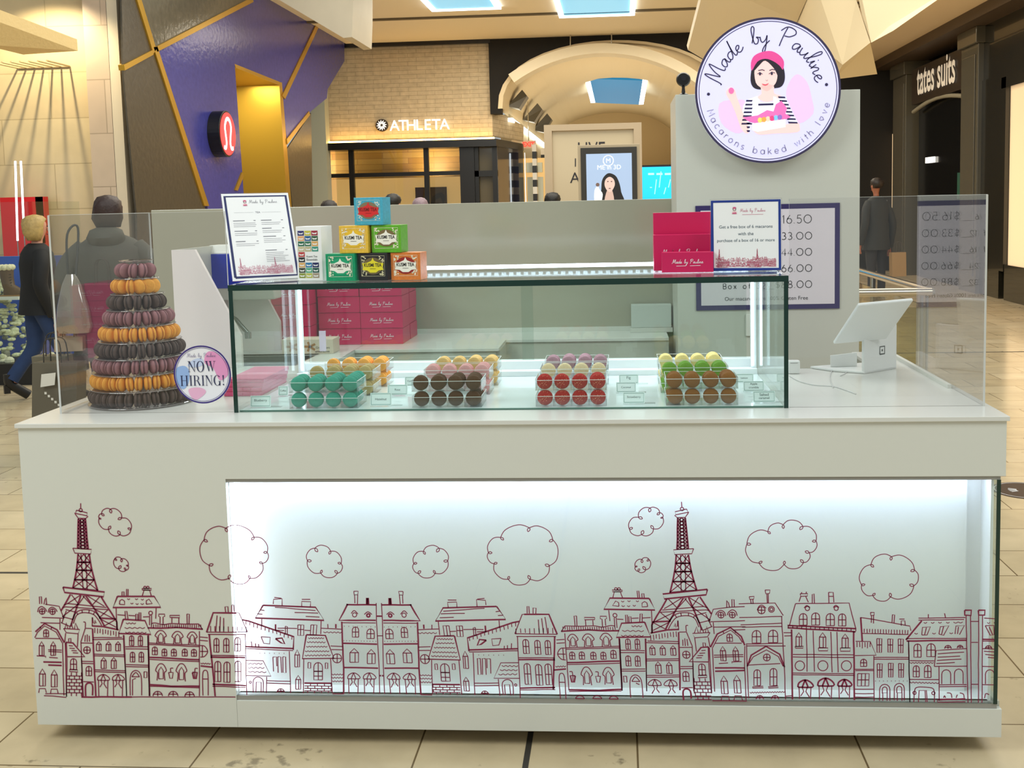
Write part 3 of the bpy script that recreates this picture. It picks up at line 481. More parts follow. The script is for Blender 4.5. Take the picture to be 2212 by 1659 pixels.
fpoly(mb, [(340, 112), (507, 138), (530, 470), (455, 470)], -.25, 0); mb.build('blue_panel', M_BLUE, sf)
mb = MB(); fpoly(mb, [(507, 138), (607, 178), (634, 470), (530, 470)], -.9, -.8); mb.build('niche_back', M_GMOS, sf)
mb = MB(); fpoly(mb, [(603, 178), (609, 178), (642, 600), (630, 600)], -.8, .004); fpoly(mb, [(507, 138), (607, 178), (607, 186), (509, 146)], -.85, 0); mb.build('niche_frame', M_GOLD, sf)
for pts in ([(284, -40), (294, -40), (338, 106), (332, 116)], [(332, 102), (340, 100), (452, 445), (442, 445)], [(268, 140), (330, 108), (332, 118), (270, 152)], [(336, 102), (545, -6), (548, 4), (340, 112)], [(682, 56), (688, 60), (616, 214), (610, 206)], [(620, 300), (668, 240), (670, 248), (621, 312)], [(508, 410), (523, 372), (527, 380), (514, 412)]):
    mb = MB(); fpoly(mb, pts, -.05, .02); mb.build('gold_seam', M_GOLD, sf)
nq = FX(570, 300); area('niche_fill_light', (XL-.45, nq.y, 3.5), (0, 0, 0), .4, .6, 70, (1, .92, .60))  # added light that brightens the gold niche; no fitting is known there
mb = MB(); a, b = aY(674, 300, 18.6), aY(704, 300, 18.6); mb.box(a.x-.3, 18.6, 0, b.x, 18.9, 4.4); struct(mb, 'trim_12', mat('pale_green_pillar', (176, 178, 160), .5))
# round red logo lightbox
lc = FX(466, 290); rr_ = (FX(466, 241).z-FX(466, 340).z)/2
lg = thing('round_logo_sign', 'round red lit sign with white curled emblem on blue facade', 'sign', (XL+.02, lc.y, lc.z))
mb = MB(); mb.lathe([(0, 0), (rr_, 0), (rr_, .16), (rr_*.97, .165), (0, .165)], (XL+.002, lc.y, lc.z), 40, 'X'); mb.build('drum', BLACK, lg)
PL = Plane((XL+.17, lc.y, lc.z), (0, 1, 0), (0, 0, 1), .002)
mb = MB(); poly(mb, PL, ell(0, 0, rr_*.93, n=40)); mb.build('face', mat('red_lit', (226, 60, 66), .4, emit=1.1), lg)
mb = MB(); s = rr_*.62; pts = [(-.95, -.95), (-.6, -1.0), (-.42, -.6), (-.55, 0), (-.62, .5), (-.3, .95), (.05, 1.05), (.4, .9), (.62, .5), (.5, 0), (.35, -.6), (.55, -1.0), (.95, -.95)]
ribbon(mb, PL, [(p.x*s*.95, p.y*s) for p in bez([Vector(p) for p in pts], 5)], rr_*.17, .006); mb.build('emblem', mat('white_lit', (250, 246, 246), .4, emit=1.3), lg)
# ---- far white brick shop front with letters (frontal)
YA = 19.0
M_WBRICK = brickmat('white_rough_brick', (206, 190, 160), (200, 184, 154), (184, 167, 138), .36, .085, .005, .7, axes='XZ', bump=.8, var=.22, nscale=9)
bf = thing('white_brick_shop_front', 'cream brick shop front with glowing ledge and black window frames', 'shop front', (aY(880, 440, YA).x, YA, 0))
A0 = aY(700, 100, YA); A0.x += 1.15; A1 = aY(1060, 96, YA); Z1 = aY(880, 100, YA).z; Z0 = aY(880, 299, YA).z
mb = MB(); mb.box(A0.x-1.2, YA, Z0, aY(1062, 200, YA).x, YA+.4, Z1); mb.slab([(aY(1062, 200, YA).x, YA, Z0), (aY(1062, 200, YA).x, YA, aY(1062, 236, YA).z), (aY(1128, 240, YA+2).x, YA+2, aY(1128, 270, YA+2).z), (aY(1128, 300, YA+2).x, YA+2, Z0)], (0, .3, 0)); mb.build('brick_wall', M_WBRICK, bf)
mb = MB(); mb.box(A0.x-1.2, YA-.12, Z1, A1.x, YA+.4, aY(880, 84, YA).z); mb.build('top_band', BLACK, bf)
zb_ = aY(880, 322, YA).z; xr = aY(1075, 300, YA).x; x2 = aY(1130, 310, YA+2).x
mb = MB(); mb.box(A0.x-1.2, YA-.28, zb_, xr, YA+.3, Z0-.07); mb.slab([(xr, YA-.28, zb_), (xr, YA-.28, Z0-.07), (x2, YA+1.8, Z0-.07), (x2, YA+1.8, zb_)], (0, .3, 0)); mb.build('black_ledge', BLACK, bf)
mb = MB(); mb.box(A0.x-1.2, YA-.2, Z0-.068, xr-.05, YA-.14, Z0-.03); mb.build('ledge_light', mat('warm_led', (255, 200, 110), .5, emit=14), bf)
wz = aY(880, 376, YA).z
mb = MB(); mb.box(aY(690, 350, YA+1).x, YA+.9, wz-.05, aY(1000, 350, YA+1).x, YA+1.0, zb_+.3); mb.build('plank_panel', brickmat('warm_planks', (216, 168, 92), (186, 134, 66), (150, 104, 50), 1.1, .12, .004, .5, axes='XZ', bump=0, bias=.1), bf)
mb = MB()
for u in (759, 921): p = aY(u, 340, YA); mb.box(p.x-.05, YA-.05, 0, p.x+.05, YA+.05, zb_)
mb.box(A0.x-1.2, YA-.04, wz-.04, aY(995, 350, YA).x, YA+.04, wz+.04); mb.build('window_frame', BLACK, bf)
p0, p1 = aY(995, 340, YA), aY(1026, 340, YA); mb = MB(); mb.box(p0.x, YA-.15, 0, p1.x, YA+.3, zb_); mb.build('black_column', BLACK, bf)
mb = MB(); mb.box(A0.x-1, YA-.02, 0, p0.x, YA-.01, zb_); mb.build('shop_window', glass('far_glass', (236, 240, 236)), bf)
mb = MB(); mb.box(-7, YA+3.4, 0, 1.2, YA+3.5, wz+.4); mb.box(-7, YA+1.0, wz+.02, p0.x, YA+3.4, wz+.08); mb.build('interior_wall', mat('warm_cream_wall', (226, 190, 128), .7, emit=.5), bf)
spot('shop_lamp', (-3.5, YA+1.4, 2.7), (-3.5, YA+3.4, 1.6), 160, 140, (1, .8, .5)); spot('plank_lamp', (-2.2, YA+.25, 2.3), (-2.2, YA+.9, 3.0), 60, 150, (1, .82, .5)); spot('plank_lamp_b', (-4.8, YA+.25, 2.3), (-4.6, YA+.9, 3.0), 60, 150, (1, .82, .5))
# door bay to the right of the column
p2, p3 = aY(1026, 340, YA), aY(1075, 340, YA)
mb = MB(); mb.box(p2.x, YA+.05, 0, p3.x, YA+.1, zb_); mb.build('door_glass', mat('dim_glass', (92, 84, 66), .1), bf)
mb = MB(); zz = aY(1050, 375, YA).z; mb.box(p2.x, YA-.08, zz-.06, p3.x, YA+.05, zz+.06); mb.box(p2.x, YA-.08, 0, p2.x+.08, YA+.05, zb_); mb.box(p3.x-.1, YA-.1, 0, p3.x, YA+.05, zb_); mb.build('door_frame', BLACK, bf)
mb = MB(); mb.slab([(p3.x, YA, 0), (p3.x, YA, zb_), (x2, YA+1.9, zb_), (x2, YA+1.9, 0)], (0, .1, 0)); mb.build('side_door', mat('dark_blue_glass', (24, 28, 46), .08), bf)
# poster inside
pm = MB(); a0, a1 = aY(896, 405, YA+3.3), aY(965, 440, YA+3.3); pm.box(a0.x, YA+3.34, a1.z-.1, a1.x, YA+3.38, a0.z)
po = pm.build('poster', mat('dark_poster', (74, 60, 48), .5)); tag(po, 'dark brown poster on the warm wall inside the far shop', 'poster')
PL = Plane((a0.x, YA+3.34, a1.z-.1), (1, 0, 0), (0, 0, 1), .004); mb = MB(); wq = a1.x-a0.x; hq = a0.z-a1.z+.1
poly(mb, PL, [(wq*.45, .05*hq), (wq*.55, .55*hq), (wq*.7, .7*hq), (wq*.85, .75*hq), (wq*.95, .55*hq), (wq*.9, .1*hq), (wq*.8, .5*hq), (wq*.65, .4*hq), (wq*.52, .05*hq)]); mb.build('figure_print', INK, po)
# letters and pinwheel emblem
L0, L1 = aY(845, 283, YA), aY(970, 258, YA)
sg = thing('shop_name_sign', 'white lit capital letters and round pinwheel badge on cream brick', 'sign', ((L0.x+L1.x)/2, YA, L0.z))
PL = Plane((0, YA, 0), (1, 0, 0), (0, 0, 1), .06); LIT = mat('letter_lit', (255, 250, 240), .4, emit=1.6)
mb = MB(); xw = L1.x-L0.x
for i, ch in enumerate('ATHLETA'): text(mb, PL, ch, L0.x+xw*(i+.5)/7, L0.z, hgt=.21, bold=.005)
s0 = len(mb.v); mb.build('letters', LIT, sg)
bc = aY(826, 271, YA); mb = MB(); mb.lathe([(0, 0), (.125, 0), (.125, .07), (0, .07)], (bc.x, YA, bc.z), 28, 'Y'); mb.build('badge', mat('badge_brown', (50, 40, 32), .5), sg)
mb = MB(); PB = Plane((bc.x, YA-.07, bc.z), (1, 0, 0), (0, 0, 1), .002)
for k in range(12):
    t = k*math.pi/6; poly(mb, PB, [(.02*math.cos(t), .02*math.sin(t)), (.07*math.cos(t+.35), .07*math.sin(t+.35)), (.11*math.cos(t+.1), .11*math.sin(t+.1)), (.06*math.cos(t-.05), .06*math.sin(t-.05))])
mb.build('pinwheel', LIT, sg)
# ---- ceiling, black bulkhead, beams
ZC = aY(1000, 88, YA).z
M_CEIL = mat('cream_ceiling', (238, 226, 202), .7)
mb = MB(); mb.box(XL, 13.6, ZC, 9, YA+.6, ZC+.2); mb.box(-12, YS-1.2, 6.5, XL, YS+3, 6.6); struct(mb, 'ceiling', M_CEIL)
mb = MB(); y1 = aZ(900, 38, ZC).y; mb.box(-4, y1-.05, ZC-.03, 9, y1+.05, ZC-.001); struct(mb, 'trim_7', mat('ceiling_groove', (96, 84, 62), .6))
for i, (u0, u1, u2, u3, v0) in enumerate([(928, 1075, 1062, 945, 12), (1214, 1356, 1352, 1222, 26)]):
    q = [aZ(u0, -8, ZC), aZ(u1, -8, ZC), aZ(u2+8, v0, ZC), aZ(u3-4, v0+3, ZC)]
    t = thing('skylight_panel', ['blue skylight with white lit rim, left of the two above', 'blue skylight with white lit rim, right of the two above'][i], 'skylight', ((q[0].x+q[1].x)/2, q[2].y, ZC-.05))
    mb = MB(); xa, xb, ya, yb = q[3].x, q[2].x, q[2].y, 14.2
    mb.box(xa, yb, ZC-.03, xb, ya, ZC-.005); mb.build('pane', mat('dusk_sky_blue', (120, 190, 226), .5, emit=.9), t)
    for (c0, d0, c1, d1) in ((xa-.09, yb, xa, ya), (xb, yb, xb+.09, ya), (xa-.09, ya, xb+.09, ya+.09)):
        mb = MB(); mb.box(c0, d0, ZC-.05, c1, d1, ZC-.005); mb.build('lit_rim', mat('white_led', (240, 250, 255), .5, emit=3.5), t)
mb = MB(); bx0 = aY(1058, 150, YA).x
zt = ZC; zv = aY(1090, 235, YA-.05).z
arc_c = aY(1322, 240, YA).x; hw = arc_c-aY(1084, 235, YA).x; rise = aY(1310, 93, YA).z-zv
arch = [(arc_c+hw*math.cos(math.radians(a)), zv+rise*math.sin(math.radians(a))**.85 if 0 < a < 180 else zv) for a in range(180, -1, -9)]
pts = [(bx0, zv-.05)]+[(x, z) for x, z in arch]+[(8.5, zv), (8.5, zt), (bx0, zt)]
top = [(x, z) for x, z in arch]
for i in range(len(top)-1):   # bulkhead strips above the arch
    mb.slab([(top[i][0], YA-.1, top[i][1]), (top[i+1][0], YA-.1, top[i+1][1]), (top[i+1][0], YA-.1, zt), (top[i][0], YA-.1, zt)], (0, .3, 0))
mb.box(bx0, YA-.1, zv-.1, top[0][0], YA+.2, zt); mb.box(top[-1][0], YA-.1, 0, 8.5, YA+.2, zt); struct(mb, 'wall_back', mat('matt_black', (16, 14, 12), .8))
# barrel vault corridor
M_VAULT = mat('vault_plaster', (222, 206, 172), .6)
YE = 36
mb = MB()
def vault(mb, s, y0, y1, th):
    A = [(arc_c+(x-arc_c)*s, zv+(z-zv)*s) for x, z in arch]; B = [(arc_c+(x-arc_c)*(s+th), zv+(z-zv)*(s+th)) for x, z in arch]
    for i in range(len(A)-1):
        mb.add([(A[i][0], y0, A[i][1]), (A[i+1][0], y0, A[i+1][1]), (A[i+1][0], y1, A[i+1][1]), (A[i][0], y1, A[i][1]), (B[i][0], y0, B[i][1]), (B[i+1][0], y0, B[i+1][1]), (B[i+1][0], y1, B[i+1][1]), (B[i][0], y1, B[i][1])],
               [(0, 1, 2, 3), (7, 6, 5, 4), (4, 5, 1, 0), (3, 2, 6, 7)])
vault(mb, .99, YA-.12, YE, .04); struct(mb, 'ceiling', M_VAULT)
mb = MB(); BC = [aY(1306+354*math.sin(math.radians(t)), 447-354*math.cos(math.radians(t)), YA-.3) for t in range(-36, 50, 4)]; BCc = aY(1306, 447, YA-.3)
for p_, q_ in zip(BC, BC[1:]):
    i0, i1 = [BCc+(k-BCc)*.94 for k in (p_, q_)]; mb.slab([p_, q_, i1, i0], (0, .55, 0))
struct(mb, 'trim_8', mat('white_arch_band', (232, 222, 196), .5))
mb = MB(); mb.box(arc_c-hw-.3, YE, 0, arc_c+hw+.3, YE+.2, zv+rise+.2); struct(mb, 'wall_vault_end', mat('cream_end_wall', (226, 206, 166), .7))
mb = MB(); mb.box(arc_c-hw-.25, YA+2, 0, arc_c-hw-.02, YE, zv+.05); struct(mb, 'wall_vault_left', mat('cream_side', (204, 190, 160), .6))
mb = MB(); mb.box(arc_c+hw+.02, YA+.2, 0, arc_c+hw+.25, YE, zv+.05); struct(mb, 'wall_vault_right', mat('cream_side', (204, 190, 160), .6))
mb = MB(); mb.box(arc_c-hw-.0, YA+1, zv-.18, arc_c-hw+.12, YE, zv-.1); struct(mb, 'trim_9', mat('cove_white_led', (250, 250, 235), .5, emit=3))
area('vault_light', (arc_c, 23, 2.6), (math.radians(180), 0, 0), 2.2, 6, 60, (1, .85, .6)); area('vault_light_far', (arc_c, 31, 2.6), (math.radians(180), 0, 0), 2.2, 7, 55, (1, .85, .6))
for i, (u, v, y) in enumerate([(1117, 214, 20.2), (1150, 243, 23.5), (1171, 265, 27.5)]):
    p = aY(u, v, y); sz = 41/2307*(y+2.8)*.5; mb = MB()
    mb.slab([(p.x-sz, y-.1, p.z-sz*.75), (p.x+sz*.15, y, p.z-sz*1.0), (p.x+sz, y+.1, p.z+sz*.35), (p.x+sz*.55, y, p.z+sz*.95)], (0, .5, 0))
    tag(mb.build('clerestory_window', mat('dim_pane', (84, 80, 70), .3)), ['dark slanted vault window nearest the arch', 'middle dark slanted window in the vault haunch', 'farthest and smallest dark slanted vault window'][i], 'window')
t = thing('vault_skylight', 'blue tapering skylight with two white lit edges in the arched vault', 'skylight', aY(1330, 200, 26))
q = [(1274, 170), (1388, 174), (1380, 226), (1286, 222)]; ys = [25, 25, 28, 28]
P_ = [aY(a, b, y) for (a, b), y in zip(q, ys)]; mb = MB(); mb.slab(P_, (0, 0, .05)); mb.build('pane', mat('deep_sky_blue', (10, 108, 158), .5, emit=.85), t)
for i, j, u in ((0, 3, -1), (1, 2, 1)): mb = MB(); d = Vector((.13*u, 0, 0)); mb.slab([P_[i], P_[j], P_[j]+d, P_[i]+d], (0, 0, .06)); mb.build('lit_edge', mat('white_led', (240, 250, 255), .5, emit=3.5), t)
# hanging cables of the arch
for u, v0, v1 in ((1232, 60, 100), (1321, 60, 94)):
    mb = MB(); mb.tube([aY(u, v0-8, YA-.3), aY(u, v1, YA-.3)], .012, 6); tag(mb.build('hanging_cable', STEEL), 'thin cable from ceiling to white arch, '+('left one' if u < 1300 else 'right one'), 'cable')
# ---- concrete beam top left, folded white ceiling and soffit at right
mb = MB(); mb.slab([aY(560, -60, 12), aY(762, -60, 12), aY(762, 22, 12), aY(760, 80, 12), aY(742, 82, 12), aY(600, -2, 12)], (0, 1.2, 0)); struct(mb, 'trim_10', mat('pale_concrete', (188, 180, 162), .6, var=.1, scale=3))
mb = MB(); y0 = 12
def fold(name, pts, c):
    mb = MB(); mb.slab([aY(u, v, y) for u, v, y in pts], (0, .25, .1)); struct(mb, name, mat(c[0], c[1], .6))
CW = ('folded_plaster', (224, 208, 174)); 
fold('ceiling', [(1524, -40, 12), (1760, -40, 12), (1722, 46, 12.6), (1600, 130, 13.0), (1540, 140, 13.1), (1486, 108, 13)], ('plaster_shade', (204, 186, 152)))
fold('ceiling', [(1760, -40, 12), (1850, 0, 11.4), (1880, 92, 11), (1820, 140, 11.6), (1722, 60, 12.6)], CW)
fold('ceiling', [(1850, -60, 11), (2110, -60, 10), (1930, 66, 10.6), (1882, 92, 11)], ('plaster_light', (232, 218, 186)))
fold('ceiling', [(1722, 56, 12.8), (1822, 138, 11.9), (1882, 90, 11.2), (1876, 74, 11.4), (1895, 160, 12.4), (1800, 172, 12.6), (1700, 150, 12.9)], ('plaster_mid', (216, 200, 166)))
XS = 7.1
zs = aX(2190, 0, XS).z
mb = MB(); mb.box(XS-1.15, 8, zs, XS+.2, 34, zs+.25); mb.box(XS-1.2, 8, zs, XS-1.1, 34, zs+.62); struct(mb, 'ceiling', mat('beige_soffit', (226, 204, 172), .6))
mb = MB(); mb.box(XS-.36, 8, zs-.16, XS+.3, 34, zs); struct(mb, 'trim_11', mat('brown_band', (70, 54, 38), .5))
# ---- black shop front on the right, plane X = XS
M_GLB = mat('glossy_black', (34, 32, 25), .2, coat=.7)
M_PIER = mat('black_pier', (92, 87, 74), .24, coat=.7)
ty = lambda u: aX(u, 350, XS).y
rs = thing('black_shop_front', 'glossy black panelled shop front running along the right side', 'shop front', (XS, ty(2020), 0))
mb = MB(); mb.box(XS+.35, 9, 0, XS+.5, 34, zs); 
mb.box(XS, 9, 3.15, XS+.35, ty(2090), zs-.16); mb.build('fascia', M_GLB, rs)
for u0, u1 in ((2122, 2085), (1965, 1937), (1870, 1858)):
    y1_, y0_ = ty(u1), ty(u0); mb = MB(); mb.box(XS-.08, y0_, 0, XS+.35, y1_, zs-.4); mb.box(XS-.13, y0_-.05, zs-.4, XS+.35, y1_+.05, zs-.16); mb.box(XS-.1, y0_+.1, .25, XS-.08, y1_-.1, zs-.55); mb.build('pier', M_PIER, rs, bevel=.01)
for q_ in ((XS-.02, ty(2212)-3, 0, XS+.1, ty(2176), .5), (XS-.02, ty(2164), 0, XS+.1, ty(2122), 3.15), (XS+.02, ty(1920), 0, XS+.1, ty(1905), 3.0)): mb = MB(); mb.box(*q_); mb.build('wall_panel', M_GLB, rs)
mb = MB(); mb.box(XS+.03, ty(2212)-3, .5, XS+.1, ty(2176), 2.95); mb.build('lit_window_blind', mat('lit_cream', (236, 206, 164), .6, emit=.6), rs)
mb = MB(); mb.box(XS+.02, ty(1938), .5, XS+.08, ty(1914), 2.7); mb.build('lit_window_blind', mat('lit_cream', (236, 206, 164), .6, emit=.75), rs)
mb = MB(); mb.box(XS-.03, ty(2175), .4, XS+.16, ty(2165), 3.1); mb.box(XS-.03, 9, 2.95, XS+.16, ty(2165), 3.15); mb.build('window_frame', M_GLB, rs)
mb = MB(); z0_, z1_ = aX(2030, 232, XS).z, aX(2030, 120, XS).z; mb.box(XS-.03, ty(2085), aX(2020, 212, XS).z, XS+.1, ty(1972), zs-.35); mb.build('sign_panel', mat('dark_brown_panel', (56, 46, 36), .3), rs)
mb = MB(); 
ya_, yb_ = ty(2085), ty(1972); zz0 = aX(2020, 228, XS).z
ap = [(XS+.0, yb_+(ya_-yb_)*k/8, zz0+.12*math.sin(math.pi*k/8)) for k in range(9)]; mb.tube(ap, .035, 8); mb.build('arched_trim', mat('pale_trim', (150, 144, 126), .3), rs)
mb = MB(); mb.box(XS+.1, ya_, 0, XS+.3, yb_, zz0+.1); mb.build('dark_doorway', mat('near_black', (10, 10, 10), .15), rs)
ss = thing('shop_name_sign', 'silver raised lower-case letters on the black right-hand shop front', 'sign', (XS-.05, ty(2026), aX(2026, 190, XS).z))
PR = Plane((XS-.05, 0, 0), (0, -1, 0), (0, 0, 1), 0)
ye, yf = aX(1985, 190, XS).y, aX(2072, 165, XS).y; mb = MB()
n0 = len(mb.v); lz = aX(1986, 207, XS).z
text(mb, PR, 'tates suits', -(ye+yf)/2, lz, w=abs(ye-yf)*.96, hgt=.5, bold=.02)
vs = mb.v[:]; fs = mb.f[:]; N0 = len(vs); mb.v += [(x+.05, y, z) for x, y, z in vs]; mb.f += [tuple(i+N0 for i in f) for f in fs]; mb.m += [0]*len(fs)
bmx = mb.build('letters', mat('silver_letters', (222, 212, 196), .35, emit=.25), ss)
g = MB(); pa = aX(2066, 400, XS-.0); g.box(XS+.06, pa.y-.12, pa.z-.22, XS+.09, pa.y+.16, pa.z+.2); tag(g.build('notice', mat('green_notice', (36, 84, 70), .5)), 'small green notice behind dark door glass at right', 'notice')
g = MB(); pa = aX(2000, 347, XS); g.box(XS+.06, pa.y-.25, pa.z-.04, XS+.09, pa.y+.25, pa.z+.06); tag(g.build('lit_reflection_sign', LIT), 'tiny white reflection of a lit sign in the dark doorway at right', 'sign')  # reflected lit sign, built as a small glowing bar
# ---------------------------------------------------------------- the macaron stall
HT = .9295; LX = 2.7064; YB = 1.97; YT = 1.54; HG = 1.508; GY = .149
K = thing('stall_counter', 'long white stall counter with roof skyline drawing and lit lower window', 'counter', (LX/2, 0, 0))
mb = MB(); mb.box(0, 0, HT-.0125, LX, .83, HT); mb.box(2.557, .83, HT-.0125, LX, 1.21, HT)
mb.box(0, .83, HT-.0125, .61, 1.03, HT); mb.box(0, 1.03, HT-.0125, .12, 1.30, HT); mb.box(.49, 1.03, HT-.0125, .61, 1.30, HT); mb.box(0, 1.30, HT-.0125, .61, YB, HT)
mb.box(.61, 1.435, HT-.0125, 1.203, YB, HT); mb.box(1.203, 1.70, HT-.0125, 1.90, YB, HT); mb.build('worktop', TOPW, K, bevel=.0015)
YF = .008; X0 = .0055; X1 = LX-.0055; WX = .594; ZT = .764; ZB0 = .143
mb = MB(); mb.slab([(X0, YF, .05), (WX, YF, .05), (WX, YF, ZT+.004), (X1, YF, ZT+.004), (X1, YF, HT-.0125), (X0, YF, HT-.0125)], (0, .02, 0)); mb.build('front_panel', WHITE, K, bevel=.0008)
mb = MB(); mb.box(WX+.0004, YF, .05, X1, YF+.02, ZB0-.014); mb.build('plinth_panel', WHITE, K, bevel=.001)
mb = MB(); mb.box(WX, YF+.004, ZB0-.014, X1-.012, YF+.03, ZB0); mb.box(WX, YF+.004, ZT-.006, X1-.012, YF+.03, ZT+.004); mb.build('window_trim', mat('grey_channel', (150, 148, 142), .4), K)
mb = MB(); mb.box(X0, .028, .05, X0+.02, YB, HT-.0125); mb.box(X1-.02, .028, .05, X1, 1.2, ZB0); mb.box(X1-.02, .028, ZT+.004, X1, 1.2, HT-.0125); mb.box(X1-.02, .30, ZB0, X1, 1.2, ZT+.004)
mb.box(X0+.02, .79, .05, X1-.02, .81, HT-.0125); mb.box(X0+.02, .03, .05, X1-.02, .79, .07); mb.box(2.56, 1.18, .05, X1-.02, 1.2, HT-.0125); mb.box(2.57, .81, .05, 2.59, 1.18, HT-.0125)
mb.box(.59, .81, .05, .61, 1.45, HT-.0125); mb.box(.61, 1.445, .05, 1.19, 1.46, HT-.0125); mb.box(1.19, 1.46, .05, 1.205, 1.72, HT-.0125); mb.box(1.205, 1.71, .05, 1.9, 1.725, HT-.0125); mb.build('carcass', GREYW, K)
for x, y in ((.25, .4), (1.3, .4), (2.4, .4), (.25, .7), (1.3, .7), (2.4, .7), (.3, 1.85)): mb = MB(); mb.cyl((x, y, 0), (x, y, .052), .03, 12); mb.build('foot', BLACK, K)
# lit window: box behind the front glass
BX1 = aY(2087, 1200, .083).x
LITW = mat('light_box_white', (250, 250, 250), .6)
mb = MB(); mb.box(WX+.002, .083, ZB0, BX1, .09, ZT-.006); mb.box(WX+.001, .03, ZB0-.01, X1-.03, .29, ZB0); mb.box(WX, .03, ZT-.006, X1-.03, .29, ZT+.002); mb.box(WX-.006, .03, ZB0, WX+.002, .083, ZT); mb.box(BX1-.008, .09, ZB0, BX1, .115, ZT-.006); mb.box(BX1, .108, ZB0, X1-.03, .115, ZT-.006); mb.box(X1-.030, .03, ZB0, X1-.0228, .108, ZT-.006); mb.build('light_box', LITW, K)
LED = mat('cool_led', (226, 236, 255), .5, emit=16)
mb = MB(); mb.box(WX+.004, .028, ZB0+.01, WX+.012, .078, ZT-.02); mb.build('led_strip', mat('cool_led_side', (232, 240, 255), .5, emit=5), K)
mb = MB(); mb.box(WX+.02, .030, ZT-.0075, X1-.035, .040, ZT-.0065); mb.build('led_strip', mat('cool_led_top', (212, 228, 255), .5, emit=38), K)
mb = MB(); mb.box(WX+.0006, .010, ZB0, X1-.023, .018, ZT-.006); mb.build('front_glass', glass('clear_glass_low', (246, 250, 249), .8), K)
mb = MB(); mb.box(X1-.022, .010, ZB0, X1-.012, .29, ZT-.0055); mb.build('side_glass', CLEAR, K)
mb = MB(); mb.box(X1-.0225, .0085, ZB0, X1-.012, .0098, ZT-.0055); mb.build('glass_edge', DARKGREEN, K)
PF = Plane((0, YF, 0), (1, 0, 0), (0, 0, 1), .0008); PG = Plane((0, .010, 0), (1, 0, 0), (0, 0, 1), .0008)
ma, mg = MB(), MB()
for pts, wt in SKY:
    runs = []; cur = []; side = None
    for p in pts:
        s = p[0] < WX
        if side is None or s == side: cur.append(p)
        else: cur.append(p); runs.append((side, cur)); cur = [p]
        side = s
    runs.append((side, cur))
    for s, r in runs:
        r = [p for p in r if .012 < p[0] < X1-.013 and p[1] > (.131 if s else ZB0)]
        if len(r) > 1: ribbon(ma if s else mg, PF if s else PG, r, .0027*wt)
ma.build('skyline_drawing', MAG, K); mg.build('skyline_drawing', MAG, K)
# drawers of the rear cabinet
for x0, x1 in ((.63, 1.17),):
    for z0, z1 in ((.72, .895), (.50, .70), (.1, .48)):
        mb = MB(); mb.box(x0, 1.437, z0, x1, 1.4445, z1); d = mb.build('drawer', GREYW, K, bevel=.001)
        mb = MB(); mb.tube([(x0+.17, 1.437, z1-.03), (x0+.17, 1.42, z1-.03), (x1-.17, 1.42, z1-.03), (x1-.17, 1.437, z1-.03)], .004, 8); h = mb.build('handle', STEEL, None); h.parent = d; h.location = (0, 0, 0); 
        h.location = -origin(d)
# rear wall
xa = aY(327, 470, YB).x; xb = aY(1461, 440, YB).x
mb = MB(); mb.box(xa, YB, .02, xb+.12, YB+.03, aY(800, 443.5, YB).z); rw = mb.build('rear_screen', mat('rear_wall_gloss', (166, 163, 144), .12, spec=.6), bevel=.002); tag(rw, 'wide glossy greige screen wall closing the rear of the stall', 'wall panel')
mb = MB(); mb.box(.62, YB-.012, HT, xb, YB, HT+.02); mb.build('upstand', WHITE, K)
for x in (xa, 1.86): mb = MB(); mb.box(x, YB, 0, x+.04, YB+.03, .02); mb.build('foot', BLACK, rw)
# tall cabinet with boards
tx0, tx1 = aY(1462, 500, YT).x, aY(1857, 480, YT).x; tz = aY(1650, 199, YT).z
TW = thing('tall_cabinet', 'tall pale cabinet panel that carries the price board and round sign', 'cabinet', ((tx0+tx1)/2, YT, 0))
mb = MB(); mb.box(tx0, YT, 0, tx1, YB-.02, tz); mb.build('body', mat('cabinet_pale', (200, 200, 190), .35), TW, bevel=.002)
mb = MB(); p = aY(1619, 702, YT); mb.box(p.x-.016, YT-.008, p.z-.045, p.x+.016, YT, p.z+.045); mb.build('switch_plate', WHITE, TW, bevel=.002)
# price board
a, b = aY(1502, 447, YT), aY(1813, 666, YT); xa_, xb_, za_, zb2 = a.x, b.x, b.z, a.z+.004
BD = thing('price_board', 'white price list board with purple border on the tall cabinet', 'board', ((xa_+xb_)/2, YT, za_))
mb = MB(); mb.box(xa_, YT-.006, za_, xb_, YT-.0005, zb2); mb.build('border', PURPLE, BD)
mb = MB(); e = .02; mb.box(xa_+e, YT-.0072, za_+e, xb_-e, YT-.0061, zb2-e); mb.build('sheet', mat('pale_lilac_sheet', (222, 214, 222), .45), BD)
PB = Plane((xa_, YT-.0072, za_), (1, 0, 0), (0, 0, 1), .0008); mb = MB(); w_ = xb_-xa_; h_ = zb2-za_
for i, (n_, pr) in enumerate((('6', '16.50'), ('12', '33.00'), ('16', '44.00'), ('24', '66.00'), ('32', '88.00'))):
    y = h_*(1-(479+33.7*i-447)/220)-.016
    lab = 'Box of '+n_; wd_ = .155+.02*(len(n_)-1); stroketext(mb, PB, GE, lab, w_*.19, y, wd_, .0028, align='L', gap=.2)
    stroketext(mb, PB, GE, '$'+pr, w_*.556, y, .152, .0028, align='L', gap=.1)
    ribbon(mb, PB, [(w_*.455, y-.004), (w_*.545, y-.004)], .0012)
text(mb, PB, 'Our macarons are 100% Gluten Free', w_*.49, h_*.09, w=w_*.58)
mb.build('lettering', INK, BD)
